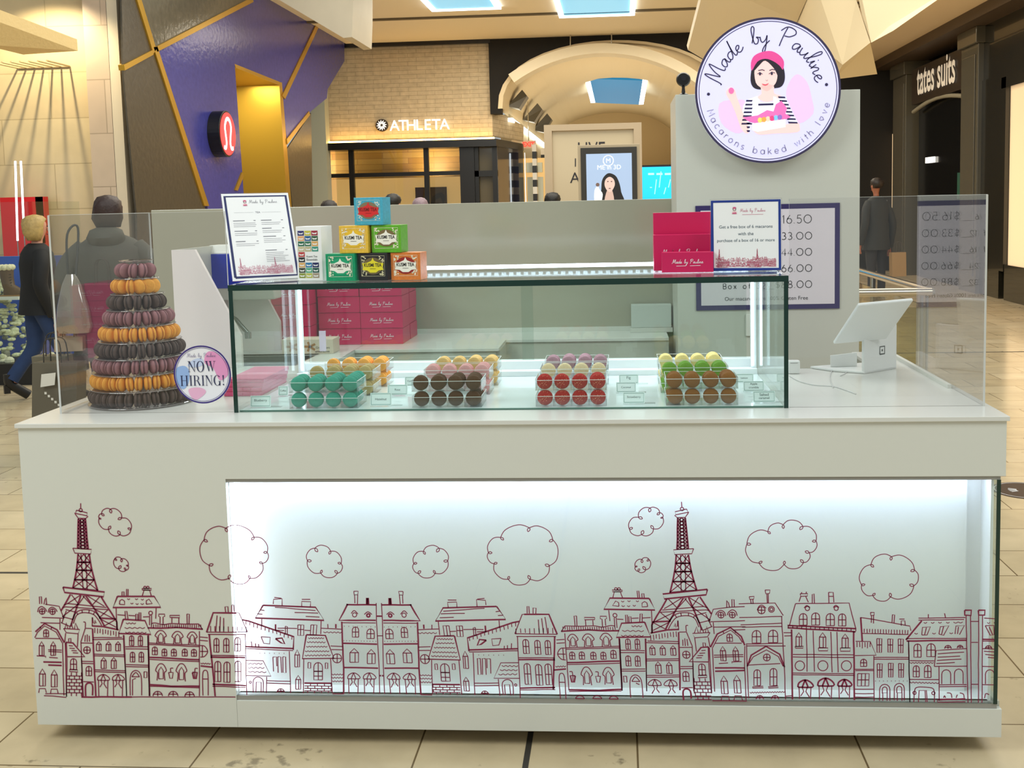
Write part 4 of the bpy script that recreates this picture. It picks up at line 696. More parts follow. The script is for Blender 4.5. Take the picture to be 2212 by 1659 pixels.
# round sign
p = aY(1658, 196, YT-.07); RS = (aY(1815, 196, YT-.07).x-aY(1500, 196, YT-.07).x)/2
SG = thing('round_shop_sign', 'big round lit sign with beret woman emblem on the tall cabinet', 'sign', (p.x, YT, p.z))
mb = MB(); mb.lathe([(0, 0), (RS*.985, 0), (RS*.985, .06), (RS, .062), (RS, .069), (0, .069)], (p.x, YT, p.z), 64, 'Y'); mb.build('light_case', mat('sign_case_white', (232, 232, 236), .4), SG)
PS = Plane((p.x, YT-.07, p.z), (1, 0, 0), (0, 0, 1), .0)
FACE = mat('sign_face_lit', (206, 203, 240), .4, emit=.55)
mb = MB(); poly(mb, PS, ell(0, 0, RS, n=72), .0012); mb.build('face', FACE, SG)
ks = RS/458; S_ = lambda l: [((x-604)*ks, (568-y)*ks) for x, y in l]
def sgp(name, c, shapes, h, em=.5, sm=0):
    mb = MB()
    for s in shapes:
        q = S_(s)
        if sm: q = [(v.x, v.y) for v in bez([Vector(t) for t in q], sm, True)[:-1]]
        poly(mb, PS, q, h)
    return mb.build(name, mat('sign_'+name, c, .4, emit=em), SG)
mb = MB(); 
for r_, wd in ((.985, .009), (.945, .003)): ribbon(mb, PS, [(RS*r_*math.cos(t), RS*r_*math.sin(t)) for t in [2*math.pi*k/96 for k in range(97)]], wd*RS/.3, .0022)
mb.build('ring', mat('sign_ink', (52, 44, 78), .5, emit=.12), SG)
for bl_ in ([[(790, 470), (850, 520), (880, 620), (890, 720), (800, 780), (760, 700), (720, 600), (740, 520)]], [[(300, 640), (400, 620), (470, 640), (460, 800), (400, 830), (310, 760)]]): sgp('paint_blot', (222, 188, 226), bl_, .0016, .5, 3)
sgp('hair', (44, 36, 50), [[(505, 420), (520, 375), (600, 350), (670, 375), (705, 430), (712, 500), (690, 545), (640, 555), (560, 560), (515, 545), (497, 500)]], .0022, .08, 4)
sgp('skin', (240, 200, 196), [[(523, 430), (560, 385), (600, 370), (640, 400), (665, 450), (660, 510), (635, 545), (600, 572), (565, 550), (530, 515)], [(565, 535), (640, 535), (645, 585), (690, 605), (600, 640), (540, 610), (565, 585)],
  [(345, 590), (345, 560), (370, 540), (400, 560), (410, 600), (440, 680), (480, 780), (480, 835), (440, 810), (400, 700), (370, 630)], [(520, 810), (600, 795), (700, 785), (790, 775), (805, 800), (790, 835), (640, 840), (560, 845), (525, 830)]], .0026, .5, 3)
sgp('bangs', (44, 36, 50), [[(520, 440), (545, 385), (600, 362), (668, 395), (690, 450), (680, 520), (664, 470), (640, 425), (590, 380), (555, 405)]], .003, .08, 3)
sgp('beret', (222, 74, 146), [[(505, 440), (500, 390), (520, 348), (570, 325), (630, 322), (680, 350), (706, 390), (700, 440), (680, 415), (640, 385), (590, 368), (540, 385)]], .0034, .42, 3)
sgp('shirt', (236, 234, 250), [[(470, 625), (540, 600), (560, 640), (640, 640), (660, 600), (715, 615), (750, 690), (795, 775), (740, 782), (735, 740), (500, 740), (490, 830), (465, 800), (440, 720), (450, 660)]], .0020, .5)
st = []
for k in range(7): y = 622+k*24; x = 470-k*5; st.append([(x, y), (510, y+2), (505, y+12), (x-3, y+11)])
for k in range(8): y = 605+k*23; x = 668+k*9; st.append([(x, y), (712+k*11, y+4), (716+k*11, y+14), (x+5, y+12)])
st.append([(545, 648), (640, 648), (640, 660), (545, 660)])
for k in range(3): y = 765+k*24; st.append([(470, y), (492, y), (490, y+12), (474, y+12)])
sgp('stripe', (46, 36, 84), st, .0028, .1)
sgp('apron', (232, 236, 252), [[(520, 612), (540, 606), (542, 668), (640, 668), (640, 606), (660, 612), (662, 690), (720, 700), (712, 760), (500, 770), (505, 690), (520, 680)]], .0031, .5)
sgp('tissue', (244, 112, 182), [[(445, 732), (540, 722), (600, 690), (640, 700), (655, 655), (690, 635), (725, 680), (715, 715), (750, 738), (690, 762), (600, 755), (540, 775), (490, 762)]], .0036, .45)
sgp('white_box', (250, 244, 246), [[(505, 772), (715, 750), (715, 800), (540, 825), (508, 815)]], .0041, .5)
for k, c in enumerate(((250, 214, 110), (248, 166, 80), (252, 208, 180), (228, 70, 130), (130, 196, 236), (150, 110, 190))):
    sgp('macaron_print_%s' % 'abcdef'[k], c, [[(x+555+k*25, y+752-k*3) for x, y in ell(0, 0, 15, 17, n=12)]], .0044, .45)
mb = MB()
for l, wd in (([(545, 440), (570, 436), (585, 442)], 5), ([(615, 442), (632, 436), (655, 440)], 5), ([(540, 462), (555, 452), (572, 464)], 4), ([(612, 464), (630, 452), (650, 460)], 4), ([(592, 500), (598, 508), (606, 500)], 2)): ribbon(mb, PS, S_(l), wd*ks, .0046)
for x, y in ((556, 463), (630, 463)): poly(mb, PS, S_(ell(x, y, 7, 9, n=10)), .0046)
mb.build('face_lines', mat('sign_ink', (52, 44, 78), .5, emit=.12), SG)
mb = MB(); poly(mb, PS, S_([(566, 523), (590, 528), (612, 521), (602, 534), (588, 538), (574, 533)]), .0045); mb.build('smile', mat('lip_pink', (226, 96, 110), .5, emit=.3), SG)
mb = MB(); poly(mb, PS, S_(ell(375, 562, 17, 20, n=14)), .0046); mb.build('held_macaron', mat('sign_macaron', (240, 110, 170), .5, emit=.4), SG)
mb = MB(); stroketext(mb, PS, CU, 'Made by Pauline', 0, 0, RS*1.86, .0042, smooth=5, arc=(0, 0, RS*.655, 90, 1), h=.003)
for x, y in ((231, 579), (972, 541)): poly(mb, PS, S_(ell(x, y, 10, n=14)), .003)
mb.build('cursive_lettering', mat('sign_ink', (52, 44, 78), .5, emit=.12), SG)
mb = MB(); stroketext(mb, PS, GE, 'Macarons baked with l*ve', 0, 0, RS*2.33, .0030, arc=(0, 0, RS*.875, 273.5, -1), h=.003, gap=.32)
mb.build('thin_lettering', mat('sign_grey_ink', (140, 134, 160), .5, emit=.25), SG)
# black camera on the cabinet top
p = aY(1476, 172, YT+.04); cmz = tz
CM = thing('round_camera', 'small round black camera on a stem atop the tall cabinet', 'camera', (p.x, YT+.04, cmz))
mb = MB(); mb.lathe([(0, -.012), (.018, -.014), (.027, -.006), (.029, .004), (.024, .014), (0, .016)], (p.x, YT+.04, p.z), 24, 'Y'); mb.build('head', BLACK, CM, smooth=40)
mb = MB(); mb.lathe([(.011, .014), (.011, .020), (0, .020)], (p.x, YT+.04, p.z+.004), 16, 'Y'); mb.build('lens', mat('lens_glass', (30, 30, 36), .05), CM)
mb = MB(); mb.lathe([(0, 0), (.020, 0), (.020, .004), (.008, .010), (.006, .03), (.008, p.z-cmz-.02), (0, p.z-cmz-.018)], (p.x, YT+.04, cmz), 18); mb.build('stem', BLACK, CM, smooth=40)
# guard panes
def pane(name, b, lab, edges, m=ACRY, part=None, em=EDGEA):
    t = thing(name, lab, 'glass screen', ((b[0]+b[3])/2, (b[1]+b[4])/2, b[2]))
    mb = MB(); mb.box(*b); mb.build('pane', m, t)
    for e in edges: mb = MB(); mb.box(*e); mb.build('polished_edge', em, t)
    return t
g0, g1, gb, c0, c1, hc = .0555, 2.690, .81, .5802, 2.1565, 1.298
pane('sneeze_guard', (g0+.006, GY-.003, HT, c0-.004, GY+.003, HG), 'clear front screen in front of the macaron tower', [(g0+.006, GY-.003, HG, c0-.004, GY+.003, HG+.0008), (c0-.004, GY-.003, HT, c0-.0035, GY+.003, HG)])
pane('sneeze_guard', (c1+.004, GY-.003, HT, g1-.006, GY+.003, HG), 'clear front screen in front of the card terminal', [(c1+.004, GY-.003, HG, g1-.006, GY+.003, HG+.0008)])
pane('sneeze_guard', (g0, GY-.004, HT, g0+.0055, gb, HG), 'clear side screen at the left end of the counter', [(g0, GY-.005, HT, g0+.0055, GY-.0041, HG), (g0, GY, HG, g0+.0055, gb, HG+.0008), (g0, gb+.0001, HT, g0+.0055, gb+.001, HG)])
pane('sneeze_guard', (g1-.0055, GY-.004, HT, g1, gb, HG), 'reflective clear side screen at the right end of the counter', [(g1-.0055, GY-.005, HT, g1, GY-.0041, HG), (g1-.0055, GY, HG, g1, gb, HG+.0008)], m=glass('side_screen', (250, 250, 250), 1.25))
mb = MB(); mb.box(g0+.006, GY+.004, HT, g0+.016, gb, HT+.01); tag(mb.build('corner_bead', ACRY), 'clear base strip along the left side screen', 'strip')
mb = MB(); mb.box(g1-.018, .42, HT, g1-.0065, gb+.3, HT+.012); tag(mb.build('corner_bead', WHITE), 'white base strip along the right side screen', 'strip')
# glass display case
DC = thing('display_case', 'glass display case with white frame lights holding macaron trays', 'display case', ((c0+c1)/2, GY, HT))
mb = MB(); mb.box(c0, GY-.012, hc-.014, c1, .80, hc); mb.build('top_glass', glass('case_top', (248, 253, 252), 1.1), DC)
mb = MB(); mb.box(c0-.0005, GY-.0135, hc-.016, c1+.0005, GY-.0121, hc+.0005); mb.build('top_edge', DARKGREEN, DC)
for x0, x1 in ((c0, c0+.012), (c1-.012, c1)):
    mb = MB(); mb.box(x0, GY-.010, HT, x1, .80, hc-.0142); mb.build('side_glass', CLEAR, DC)
    mb = MB(); mb.box(x0, GY-.012, HT, x1, GY-.0101, hc-.0142); mb.build('side_edge', DARKGREEN, DC)
mb = MB(); mb.box(c0+.0125, GY-.009, HT, c1-.0125, GY-.001, hc-.0142); mb.build('front_glass', glass('case_front', (248, 253, 251), .8), DC)
mb = MB(); mb.box(c0+.0125, GY-.0005, HT, c1-.0125, GY+.0015, HT+.0045); mb.build('bottom_seam', mat('green_grey_seam', (92, 128, 118), .3), DC)
DECK = mat('white_gloss_deck', (226, 234, 238), .08, spec=.6, coat=.3)
mb = MB(); mb.box(c0+.0125, GY+.002, HT, c1-.0125, .80, HT+.004); mb.build('deck', DECK, DC)
FR = mat('white_frame', (232, 236, 240), .35)
mb = MB(); mb.box(c0+.0125, .745, HT+.004, c1-.0125, .79, HT+.05); mb.box(c0+.0125, .70, HT+.004, c1-.0125, .744, HT+.022); mb.build('rear_rail', FR, DC, bevel=.002)
mb = MB(); mb.box(c0+.0125, .75, hc-.036, c1-.0125, .785, hc-.0142); mb.build('top_rail', FR, DC, bevel=.001)
CLED = mat('case_led', (222, 240, 255), .5, emit=11)
mb = MB()
n_ = 60
for k in range(n_): x = c0+.05+(c1-c0-.1)*k/(n_-1); mb.box(x-.007, .742, hc-.026, x+.007, .7495, hc-.017)
mb.box(c0+.05, .790, hc+.0006, c1-.03, .7985, hc+.006); mb.build('led_row', CLED, DC)
for k_ in range(3): area('case_light', (c0+.3+.5*k_, .70, hc-.03), (math.radians(-28), 0, 0), .45, .02, 1.1, (.88, .95, 1))
for x0, s in ((c0+.0126, 1), (c1-.0306, -1)):
    mb = MB(); mb.box(x0, .72, HT+.022, x0+.018, .7445, hc-.036); mb.build('corner_post', FR, DC, bevel=.002)
    mb = MB(); xs = x0+.0115 if s == 1 else x0+.0005; mb.box(xs, .716, HT+.03, xs+.008, .7195, hc-.04); mb.build('led_post', mat('post_led', (222, 240, 255), .5, emit=3), DC)
mb = MB(); mb.box(c0+.04, .764, HT+.05, 1.40, .768, hc-.036); mb.box(1.36, .771, HT+.05, c1-.04, .775, hc-.036); mb.build('sliding_door', glass('door_glass', (244, 248, 246), 1.0), DC)
mb = MB(); mb.box(.66, .757, 1.02, .682, .7638, 1.09); mb.box(1.0, .757, .985, 1.0, .76, .985); mb.build('door_pull', glass('pale_pull', (225, 225, 235), 1, .1, haze=((240, 225, 240), .5)), DC)
# splash guard round the hand sink, dispenser, tap, sink
YP1, YP2 = 1.0, 1.46
ZC_ = HT
def trap(Y, th=.02):
    k = (Y-CAM.y)/(YP1-CAM.y)
    x0 = aY(381, 745, YP1).x; x1 = aY(420, 537, YP1); x2 = aY(520, 725, YP1).x; zt_ = aY(380, 540, YP1).z; zc_ = aY(520, 725, YP1).z
    return [(x0, Y, HT), (x2, Y, HT), (x2, Y, zc_), (x1.x, Y, zt_), (x0, Y, zt_)]
SPL = thing('sink_splash_guard', 'white splash guard with sloping edge around the hand sink', 'splash guard', (trap(YP1)[0][0]+.1, YP1, HT))
M_SP = mat('guard_white', (232, 224, 222), .18)
mb = MB(); mb.slab(trap(YP1), (0, .018, 0)); mb.build('front_panel', M_SP, SPL)
mb = MB(); mb.slab(trap(YP2), (0, .018, 0)); mb.build('rear_panel', M_SP, SPL)
q = trap(YP1); mb = MB(); mb.box(q[0][0], YP1+.018, HT, q[0][0]+.018, YP2, q[3][2]); mb.build('side_panel', GREYW, SPL)
DP = thing('towel_dispenser', 'blue and white towel dispenser mounted inside the splash guard', 'dispenser', (aY(480, 600, YP2-.08).x, YP2-.06, 1.2))
d0, d1 = aY(446, 528, YP2-.12), aY(600, 652, YP2-.12)
dx0 = d0.x; dx1 = dx0+.26; dz1 = aY(480, 530, YP2-.12).z; dz0 = aY(480, 650, YP2-.12).z
DP.location = ((dx0+dx1)/2, YP2-.06, dz0); bpy.context.view_layer.update()
mb = MB(); mb.slab([(dx0, YP2-.12, dz1-.03), (dx0, YP2-.10, dz1), (dx0, YP2-.002, dz1), (dx0, YP2-.002, dz0), (dx0, YP2-.09, dz0), (dx0, YP2-.12, dz0+.05)], (dx1-dx0, 0, 0)); mb.build('shell', WHITE, DP, bevel=.006)
mb = MB(); mb.box(dx0+.008, YP2-.126, dz0+.05, dx1-.008, YP2-.1201, dz1-.034); mb.build('blue_cover', mat('translucent_blue', (26, 46, 160), .12), DP, bevel=.004)
SK = thing('hand_sink', 'stainless hand sink sunk in the rear left counter', 'sink', (.3, 1.16, .80))
mb = MB(); mb.box(.122, 1.032, .80, .488, 1.298, .806); mb.box(.122, 1.032, .806, .128, 1.298, HT-.001); mb.box(.482, 1.032, .806, .488, 1.298, HT-.001); mb.box(.128, 1.032, .806, .482, 1.038, HT-.001); mb.box(.128, 1.292, .806, .482, 1.298, HT-.001); mb.build('basin', STEEL, SK)
mb = MB(); mb.box(.11, 1.30, HT, .50, 1.312, HT+.006); mb.build('rim', mat('bright_rim', (222, 220, 205), .15, .9), SK)
TP = thing('gooseneck_tap', 'curved chrome tap above the hand sink', 'tap', (.2, 1.40, HT))
ta = aY(507, 690, 1.36); tb = aY(536, 720, 1.30)
mb = MB(); mb.tube(bez([(ta.x-.06, 1.40, HT), (ta.x-.06, 1.40, ta.z-.04), (ta.x-.04, 1.39, ta.z), (ta.x, 1.36, ta.z+.004), (ta.x+.035, 1.33, ta.z-.02), (tb.x, 1.30, tb.z)], 8), .0085, 12); mb.build('spout', mat('chrome', (140, 142, 140), .15, 1), TP, smooth=60)
TP.location = (ta.x-.06, 1.40, HT); bpy.context.view_layer.update()
for ch in TP.children: 
    ch.location = Vector((.2, 1.40, HT))-Vector((ta.x-.06, 1.40, HT))
mb = MB(); mb.lathe([(0, -.012), (.013, -.012), (.013, .012), (.010, .014), (0, .014)], (tb.x, 1.298, tb.z-.008), 16); mb.build('nozzle', mat('chrome', (140, 142, 140), .15, 1), TP, smooth=50)
mb = MB(); mb.lathe([(0, 0), (.024, 0), (.022, .012), (.012, .018), (.012, .03), (0, .03)], (ta.x-.06, 1.40, HT), 20); mb.build('base', mat('chrome', (140, 142, 140), .15, 1), TP, smooth=50)
# ---------------------------------------------------------------- goods
HC = 1.2985
MCOL = {'mauve': (158, 112, 116), 'orange': (240, 168, 66), 'dark brown': (92, 76, 70), 'teal': (66, 158, 138), 'beige': (188, 160, 106), 'apricot': (240, 164, 70), 'chocolate': (84, 50, 22), 'pale pink': (222, 158, 158),
 'straw yellow': (226, 182, 112), 'red': (176, 22, 18), 'cream': (226, 200, 160), 'lilac': (172, 126, 140), 'caramel': (140, 84, 22), 'green': (112, 160, 44), 'lemon': (244, 214, 140)}
FCOL = {'mauve': (112, 70, 78), 'orange': (196, 120, 36), 'dark brown': (54, 40, 36), 'teal': (38, 96, 84), 'beige': (150, 120, 80), 'apricot': (250, 190, 110), 'chocolate': (110, 84, 60), 'pale pink': (236, 190, 185), 'straw yellow': (120, 84, 60), 'red': (210, 110, 100), 'cream': (236, 220, 190), 'lilac': (90, 60, 90), 'caramel': (196, 140, 70), 'green': (86, 120, 40), 'lemon': (250, 236, 190)}
def macmesh(col):     # unit macaron, axis along local Y, diameter .044, thickness .0225
    sh = MB()
    for s in (-1, 1):
        pr = [(.0, .0112), (.010, .0109), (.016, .0098), (.0200, .0076), (.0215, .0056), (.0216, .0046), (.0222, .0040), (.0222, .0030), (.0212, .0024), (0, .0022)]
        n0 = len(sh.v); k0 = len(sh.f); sh.lathe([(r, h*s) for r, h in pr], (0, 0, 0), 22, 'Y')
        if s == 1: sh.f[k0:] = [f[::-1] for f in sh.f[k0:]]
    o = sh.build('macaron', mat(col+'_shell', MCOL[col], .62, spec=.3, var=.14, scale=220, bump=.12), local=True, smooth=50)
    f = MB(); f.lathe([(0, -.0024), (.0200, -.0024), (.0206, 0), (.0200, .0024), (0, .0024)], (0, 0, 0), 22, 'Y'); f.build('filling', mat(col+'_filling', FCOL[col], .6), o, local=True, smooth=50)
    if col == 'red':
        s = MB(); rr = random.Random(9)
        for k in range(34):
            a, r_ = rr.uniform(0, 6.28), .0185*math.sqrt(rr.random()); x, z = r_*math.cos(a), r_*math.sin(a); y = -.0113 if r_ < .011 else -.0104+(r_-.012)*.25; t = rr.uniform(0, 3.1); q = .0007*rr.uniform(.7, 1.3)
            s.box(x-q, y-.0004, z-q, x+q, y+.0006, z+q)
        s.build('sprinkles', mat('sprinkle_cream', (236, 150, 110), .6), o, local=True)
    return o
PROTO = {}
def macaron(col, loc, rz=0, rx=0, ry=0, label='', group=''):
    if col not in PROTO: PROTO[col] = macmesh(col); o = PROTO[col]
    else:
        p = PROTO[col]; o = p.copy(); COL.objects.link(o)
        for ch in list(p.children):
            if True: c = ch.copy(); COL.objects.link(c); c.parent = o
    o.location = loc; o.rotation_euler = (rx, ry, rz)
    tag(o, label, 'macaron', group); return o
# sprinkles for the red ones are made as flecks on the shell
# ---- the tower
TC = (.224, .330)
TS = thing('macaron_tower_stand', 'clear round nine-tier plastic stand carrying rings of macarons', 'stand', (TC[0], TC[1], HT))
TCOL = ['dark brown', 'orange', 'mauve', 'dark brown', 'orange', 'mauve', 'dark brown', 'orange', 'mauve']
TR = [.159, .152, .143, .134, .121, .106, .092, .078, .064]; ZP = .0472
DISC = glass('tower_plastic', (232, 228, 226), 1.3, .04, haze=((200, 190, 186), .25))
mb = MB(); mb.cyl((TC[0], TC[1], HT+.006), (TC[0], TC[1], HT+9*ZP+.012), .008, 14); mb.build('spindle', DISC, TS)
WORD = ['bottom', 'second from bottom', 'third from bottom', 'fourth from bottom', 'middle', 'fourth from top', 'third from top', 'second from top', 'top']
for i in range(9):
    z = HT+.003+i*ZP; r = TR[i]; c = TCOL[i]
    mb = MB(); mb.lathe([(0, 0), (r, 0), (r+.001, .0015), (r, .003), (0, .003)], (TC[0], TC[1], z), 56); mb.build('tier_plate', DISC, TS)
    rm = r-.0225; n = int(2*math.pi*rm/.0245)
    for k in range(n):
        a = 2*math.pi*k/n+i*.3; dx, dy = math.cos(a), math.sin(a)
        if dy > .30: continue
        odd = R.random(); tw = R.uniform(-.16, .16); 
        if i == 7 and dx > .35: tw = .9 if dx < .8 else 1.3
        if i == 4 and abs(dx+.22) < .10: tw = .8
        lean = R.uniform(-.1, .1)
        macaron(c, (TC[0]+rm*dx, TC[1]+rm*dy, z+.0034+.0222), rz=a+tw, rx=lean,
                label='%s macaron on edge in the %s ring of the tower' % (c, WORD[i]), group='%s tower tier macarons' % WORD[i])
mb = MB(); mb.lathe([(0, 0), (.046, 0), (.05, .004), (.046, .0045), (0, .003)], (TC[0], TC[1], HT+9*ZP+.008), 40); mb.build('top_plate', DISC, TS)
# ---- trays
TRAYG = glass('tray_plastic', (253, 254, 254), .9, .0)
def make_tray(loc, label, group):
    t = thing('macaron_tray', label, 'tray', loc, group)
    w, d, h, th = .202, .112, .033, .0016
    mb = MB(); mb.box(-w/2, 0, 0, w/2, d, .0012)
    mb.box(-w/2, 0, .0012, w/2, th, h*.9); mb.box(-w/2, d-th, .0012, w/2, d, h); mb.box(-w/2, th, .0012, -w/2+th, d-th, h); mb.box(w/2-th, th, .0012, w/2, d-th, h)
    mb.build('shell', TRAYG, t, local=True)
    mb = MB()
    for k in (-1, 0, 1): mb.box(k*w/4-.0006, th, .0012, k*w/4+.0006, d-th, h*.75)
    mb.build('divider', TRAYG, t, local=True)
    mb = MB()
    for a, b in (((-w/2, .001, h*.9), (w/2, .001, h*.9)), ((-w/2, d, h), (w/2, d, h)), ((w/2, .001, h), (w/2, d, h)), ((-w/2, .001, h), (-w/2, d, h))): mb.tube([a, b], .0008, 5)
    mb.build('rim', mat('bright_plastic_rim', (236, 236, 236), .2), t, local=True)
    return t
ZD = HT+.0042; rows = [(.166, 'front'), (.365, 'middle'), (.525, 'rear')]
GRID = [['teal', 'chocolate', 'red', 'caramel'], ['beige', 'pale pink', 'cream', 'green'], ['apricot', 'straw yellow', 'lilac', 'lemon']]
PXC = [[(622, 772), (888, 1040), (1157, 1309), (1441, 1592)], [(666, 804), (917, 1055), (1168, 1309), (1429, 1572)], [(701, 834), (941, 1073), (1180, 1311), (1423, 1560)]]
DEPTH = [[[3, 3, 4, 5], [1, 2, 3, 3], [1, 1, 1, 2], [2, 2, 2, 3]], [[1, 2, 3, 3], [2, 2, 2, 3], [1, 1, 1, 1], [1, 2, 2, 2]], [[1, 2, 3, 3], [2, 2, 3, 3], [2, 3, 3, 2], [2, 2, 2, 3]]]
for ri, (y0, rn) in enumerate(rows):
    for ci in range(4):
        c = GRID[ri][ci]; u0, u1 = PXC[ri][ci]; v = (830, 806, 786)[ri]
        cx = (aY(u0, v, y0).x+aY(u1, v, y0).x)/2
        for lv in (0, 1):
            z = ZD+lv*.0462
            t = make_tray((cx, y0, z), 'clear %s tray of %s macarons in the %s row' % (('lower', 'upper')[lv], c, rn), 'clear macaron trays')
            for k in range(4):
                dn = DEPTH[ri][ci][k] if lv else (1 if ri == 0 else 0)
                if lv == 0 and ((ci < 2 and k == 3) or (ci > 2 and k == 0)): dn = 4
                y = y0+.0165
                for j in range(dn):
                    tilt = R.uniform(-.10, .02); 
                    macaron(c, (cx-.101+.0505*(k+.5)+R.uniform(-.0012, .0012), y, z+.0236+(R.uniform(0, .0006))), rz=R.uniform(-.12, .12), rx=tilt,
                            label='%s %s macaron of the %s column in the %s tray, %s row' % (('front', 'second', 'third', 'fourth', 'rearmost')[j], c, ('leftmost', 'left middle', 'right middle', 'rightmost')[k], ('lower', 'upper')[lv], rn), group='%s macarons, %s %s tray' % (c, rn, ('lower', 'upper')[lv]))
                    y += .0236
# price cards
def card(u0, v0, u1, v1, word, y, lab):
    p = aY((u0+u1)/2, v1, y); w = aY(u1, v0, y).x-aY(u0, v0, y).x; h = aY(u0, v0, y).z-aY(u0, v1, y).z
    zb = ZD+.0004; hh = max(h, .02)
    t = thing('flavour_card', lab, 'card', (p.x, y, zb), 'flavour cards')
    up = Vector((0, .22, 1)).normalized(); bk = Vector((0, 1, -.22)).normalized()
    mb = MB(); o = Vector((p.x-w/2, y, zb+.0025)); mb.slab([o, o+Vector((w, 0, 0)), o+Vector((w, 0, 0))+up*hh, o+up*hh], bk*.0016); mb.build('sheet', mat('card_white', (232, 240, 240), .4), t)
    mb = MB(); mb.box(p.x-w/2, y, zb, p.x+w/2+.03, y+.018, zb+.0022); mb.build('holder', TRAYG, t)
    P_ = Plane(o, (1, 0, 0), up, .0004); mb = MB(); e = .003
    ribbon(mb, P_, [(e, e), (w-e, e), (w-e, hh-e), (e, hh-e), (e, e)], .0012); mb.build('border', mat('card_green', (104, 148, 140), .5), t)
    ls = word.split('|'); mb = MB()
    for i, s in enumerate(ls): text(mb, P_, s, w/2, hh*(.42 if len(ls) == 1 else .56-.28*i), w=min(w*.62, len(s)*.0042))
    mb.build('lettering', mat('card_ink', (88, 104, 104), .5), t)
for a in [(541, 862, 585, 886, 'Blueberry', .185, 'white flavour card at the front left corner of the case'), (800, 859, 846, 886, 'Hazelnut', .19, 'white flavour card between the teal and chocolate trays, front one'),
          (837, 831, 880, 853, 'Rose', .36, 'white flavour card between beige and pink trays, middle row'), (874, 806, 900, 826, 'Vanilla', .52, 'white flavour card partly hidden behind the chocolate macarons'),
          (1346, 854, 1393, 878, 'Strawberry', .19, 'white flavour card right of the red macarons'), (1331, 823, 1374, 845, 'Coconut', .365, 'white flavour card right of the cream macarons'),
          (1337, 800, 1379, 820, 'Fig', .52, 'white flavour card right of the lilac macarons'), (1627, 852, 1675, 876, 'Salted|caramel', .19, 'white flavour card right of the caramel macarons'),
          (1606, 822, 1651, 844, 'Apple|crumble', .365, 'white flavour card right of the green macarons'), (1588, 799, 1628, 818, 'Lemon', .52, 'white flavour card right of the lemon macarons'), (601, 835, 622, 855, 'Coffee', .37, 'white flavour card tucked behind the teal macarons')]: card(*a)
# ---- lettered box helper
def script_logo(mb, P, x, y, w, wd):
    stroketext(mb, P, CU, 'Made by Pauline', x, y, w, wd, smooth=3, sh=.15)
    ribbon(mb, P, [(x-w*.36, y-w*.085), (x-w*.05, y-w*.08)], wd*1.2); ribbon(mb, P, [(x+w*.08, y-w*.08), (x+w*.42, y-w*.075)], wd*1.2)
WP = mat('white_print', (244, 226, 236), .5)
def pinkbox(loc, w, d, h, label, group=None, logo=.5, rz=0, ly=.55, cat='box', name='pink_box', flap=True):
    t = thing(name, label, cat, loc, group, rz)
    mb = MB(); mb.box(-w/2, 0, 0, w/2, d, h); mb.build('body', PINK, t, local=True, bevel=.001)
    if flap: mb = MB(); mb.box(-w/2+.002, -.0012, h-.0012, w/2-.002, d-.004, h+.0008); mb.build('lid_flap', PINK, t, local=True)
    if logo: mb = MB(); script_logo(mb, Plane((0, 0, 0), (1, 0, 0), (0, 0, 1), .0012), 0, h*ly-.006, w*logo, .0011); mb.build('lettering', WP, t, local=True)
    return t
# pink boxes on top of the case
def onpx(u, v, z): q = aZ(u, v, z); return q
y_ = .50; a, b = aY(1411, 460, y_), aY(1537, 585, y_); pinkbox(((a.x+b.x)/2, y_, HC), b.x-a.x, .03, a.z-HC, 'tall plain pink carton standing rearmost on the case', logo=0, flap=False)
y_ = .43; a, b = aY(1411, 508, y_), aY(1537, 585, y_); pinkbox(((a.x+b.x)/2, y_, HC), b.x-a.x-.002, .066, a.z-HC, 'medium pink carton with hidden logo between tall and small ones', logo=.72, ly=.5, flap=False)
y_ = .34; a, b = aY(1429, 546, y_), aY(1541, 592, y_); pinkbox(((a.x+b.x)/2, y_, HC), b.x-a.x, .05, a.z-HC, 'small long pink carton with white script logo at case front', logo=.6, rz=-.1, flap=False)
# stacks on the rear counter
gx = [aY(690, 700, 1.62).x, aY(776, 700, 1.62).x, aY(872, 700, 1.62).x]; bw = (gx[2]-gx[0])/2-.002
names = ['bottom', 'second', 'third', 'top']
for c_ in range(2):
    for k in range(4):
        for dd in range(2 if c_ else 1):
            pinkbox((gx[0]+bw*(c_+.5)+c_*.002+R.uniform(-.002, .002), 1.60+dd*.165+R.uniform(0, .006), HT+.0005+k*.0685), bw, .155, .066,
                'pink logo carton, %s of the %s stack%s' % (names[k], ('left', 'right')[c_], '' if not dd else ' behind the right one'), 'pink cartons on the rear counter', logo=.56 if not dd else 0, flap=not dd)
lx = gx[0]-.0905
for k in range(3): pinkbox((lx+R.uniform(-.003, .003), 1.52, HT+.0005+k*.0905), .165, .40, .088, 'wide pink carton, %s of the stack beside the splash guard' % ('bottom', 'middle', 'top')[k], 'wide pink cartons on the rear counter', logo=.5)
# flat pink cartons lying left of the case
for k in range(4):
    mb = MB(); x0, y0 = .452, .40+.01*k; mb.box(x0, y0, HT+.0005+k*.0125, x0+.118, y0+.26, HT+.0125+k*.0125); tag(mb.build('folded_carton', mat('folded_pink', (214, 60, 120), .4), bevel=.001), 'flat pink folded carton, %s of the pile left of the case' % ('bottom', 'second', 'third', 'top')[k], 'carton', 'flat folded pink cartons')
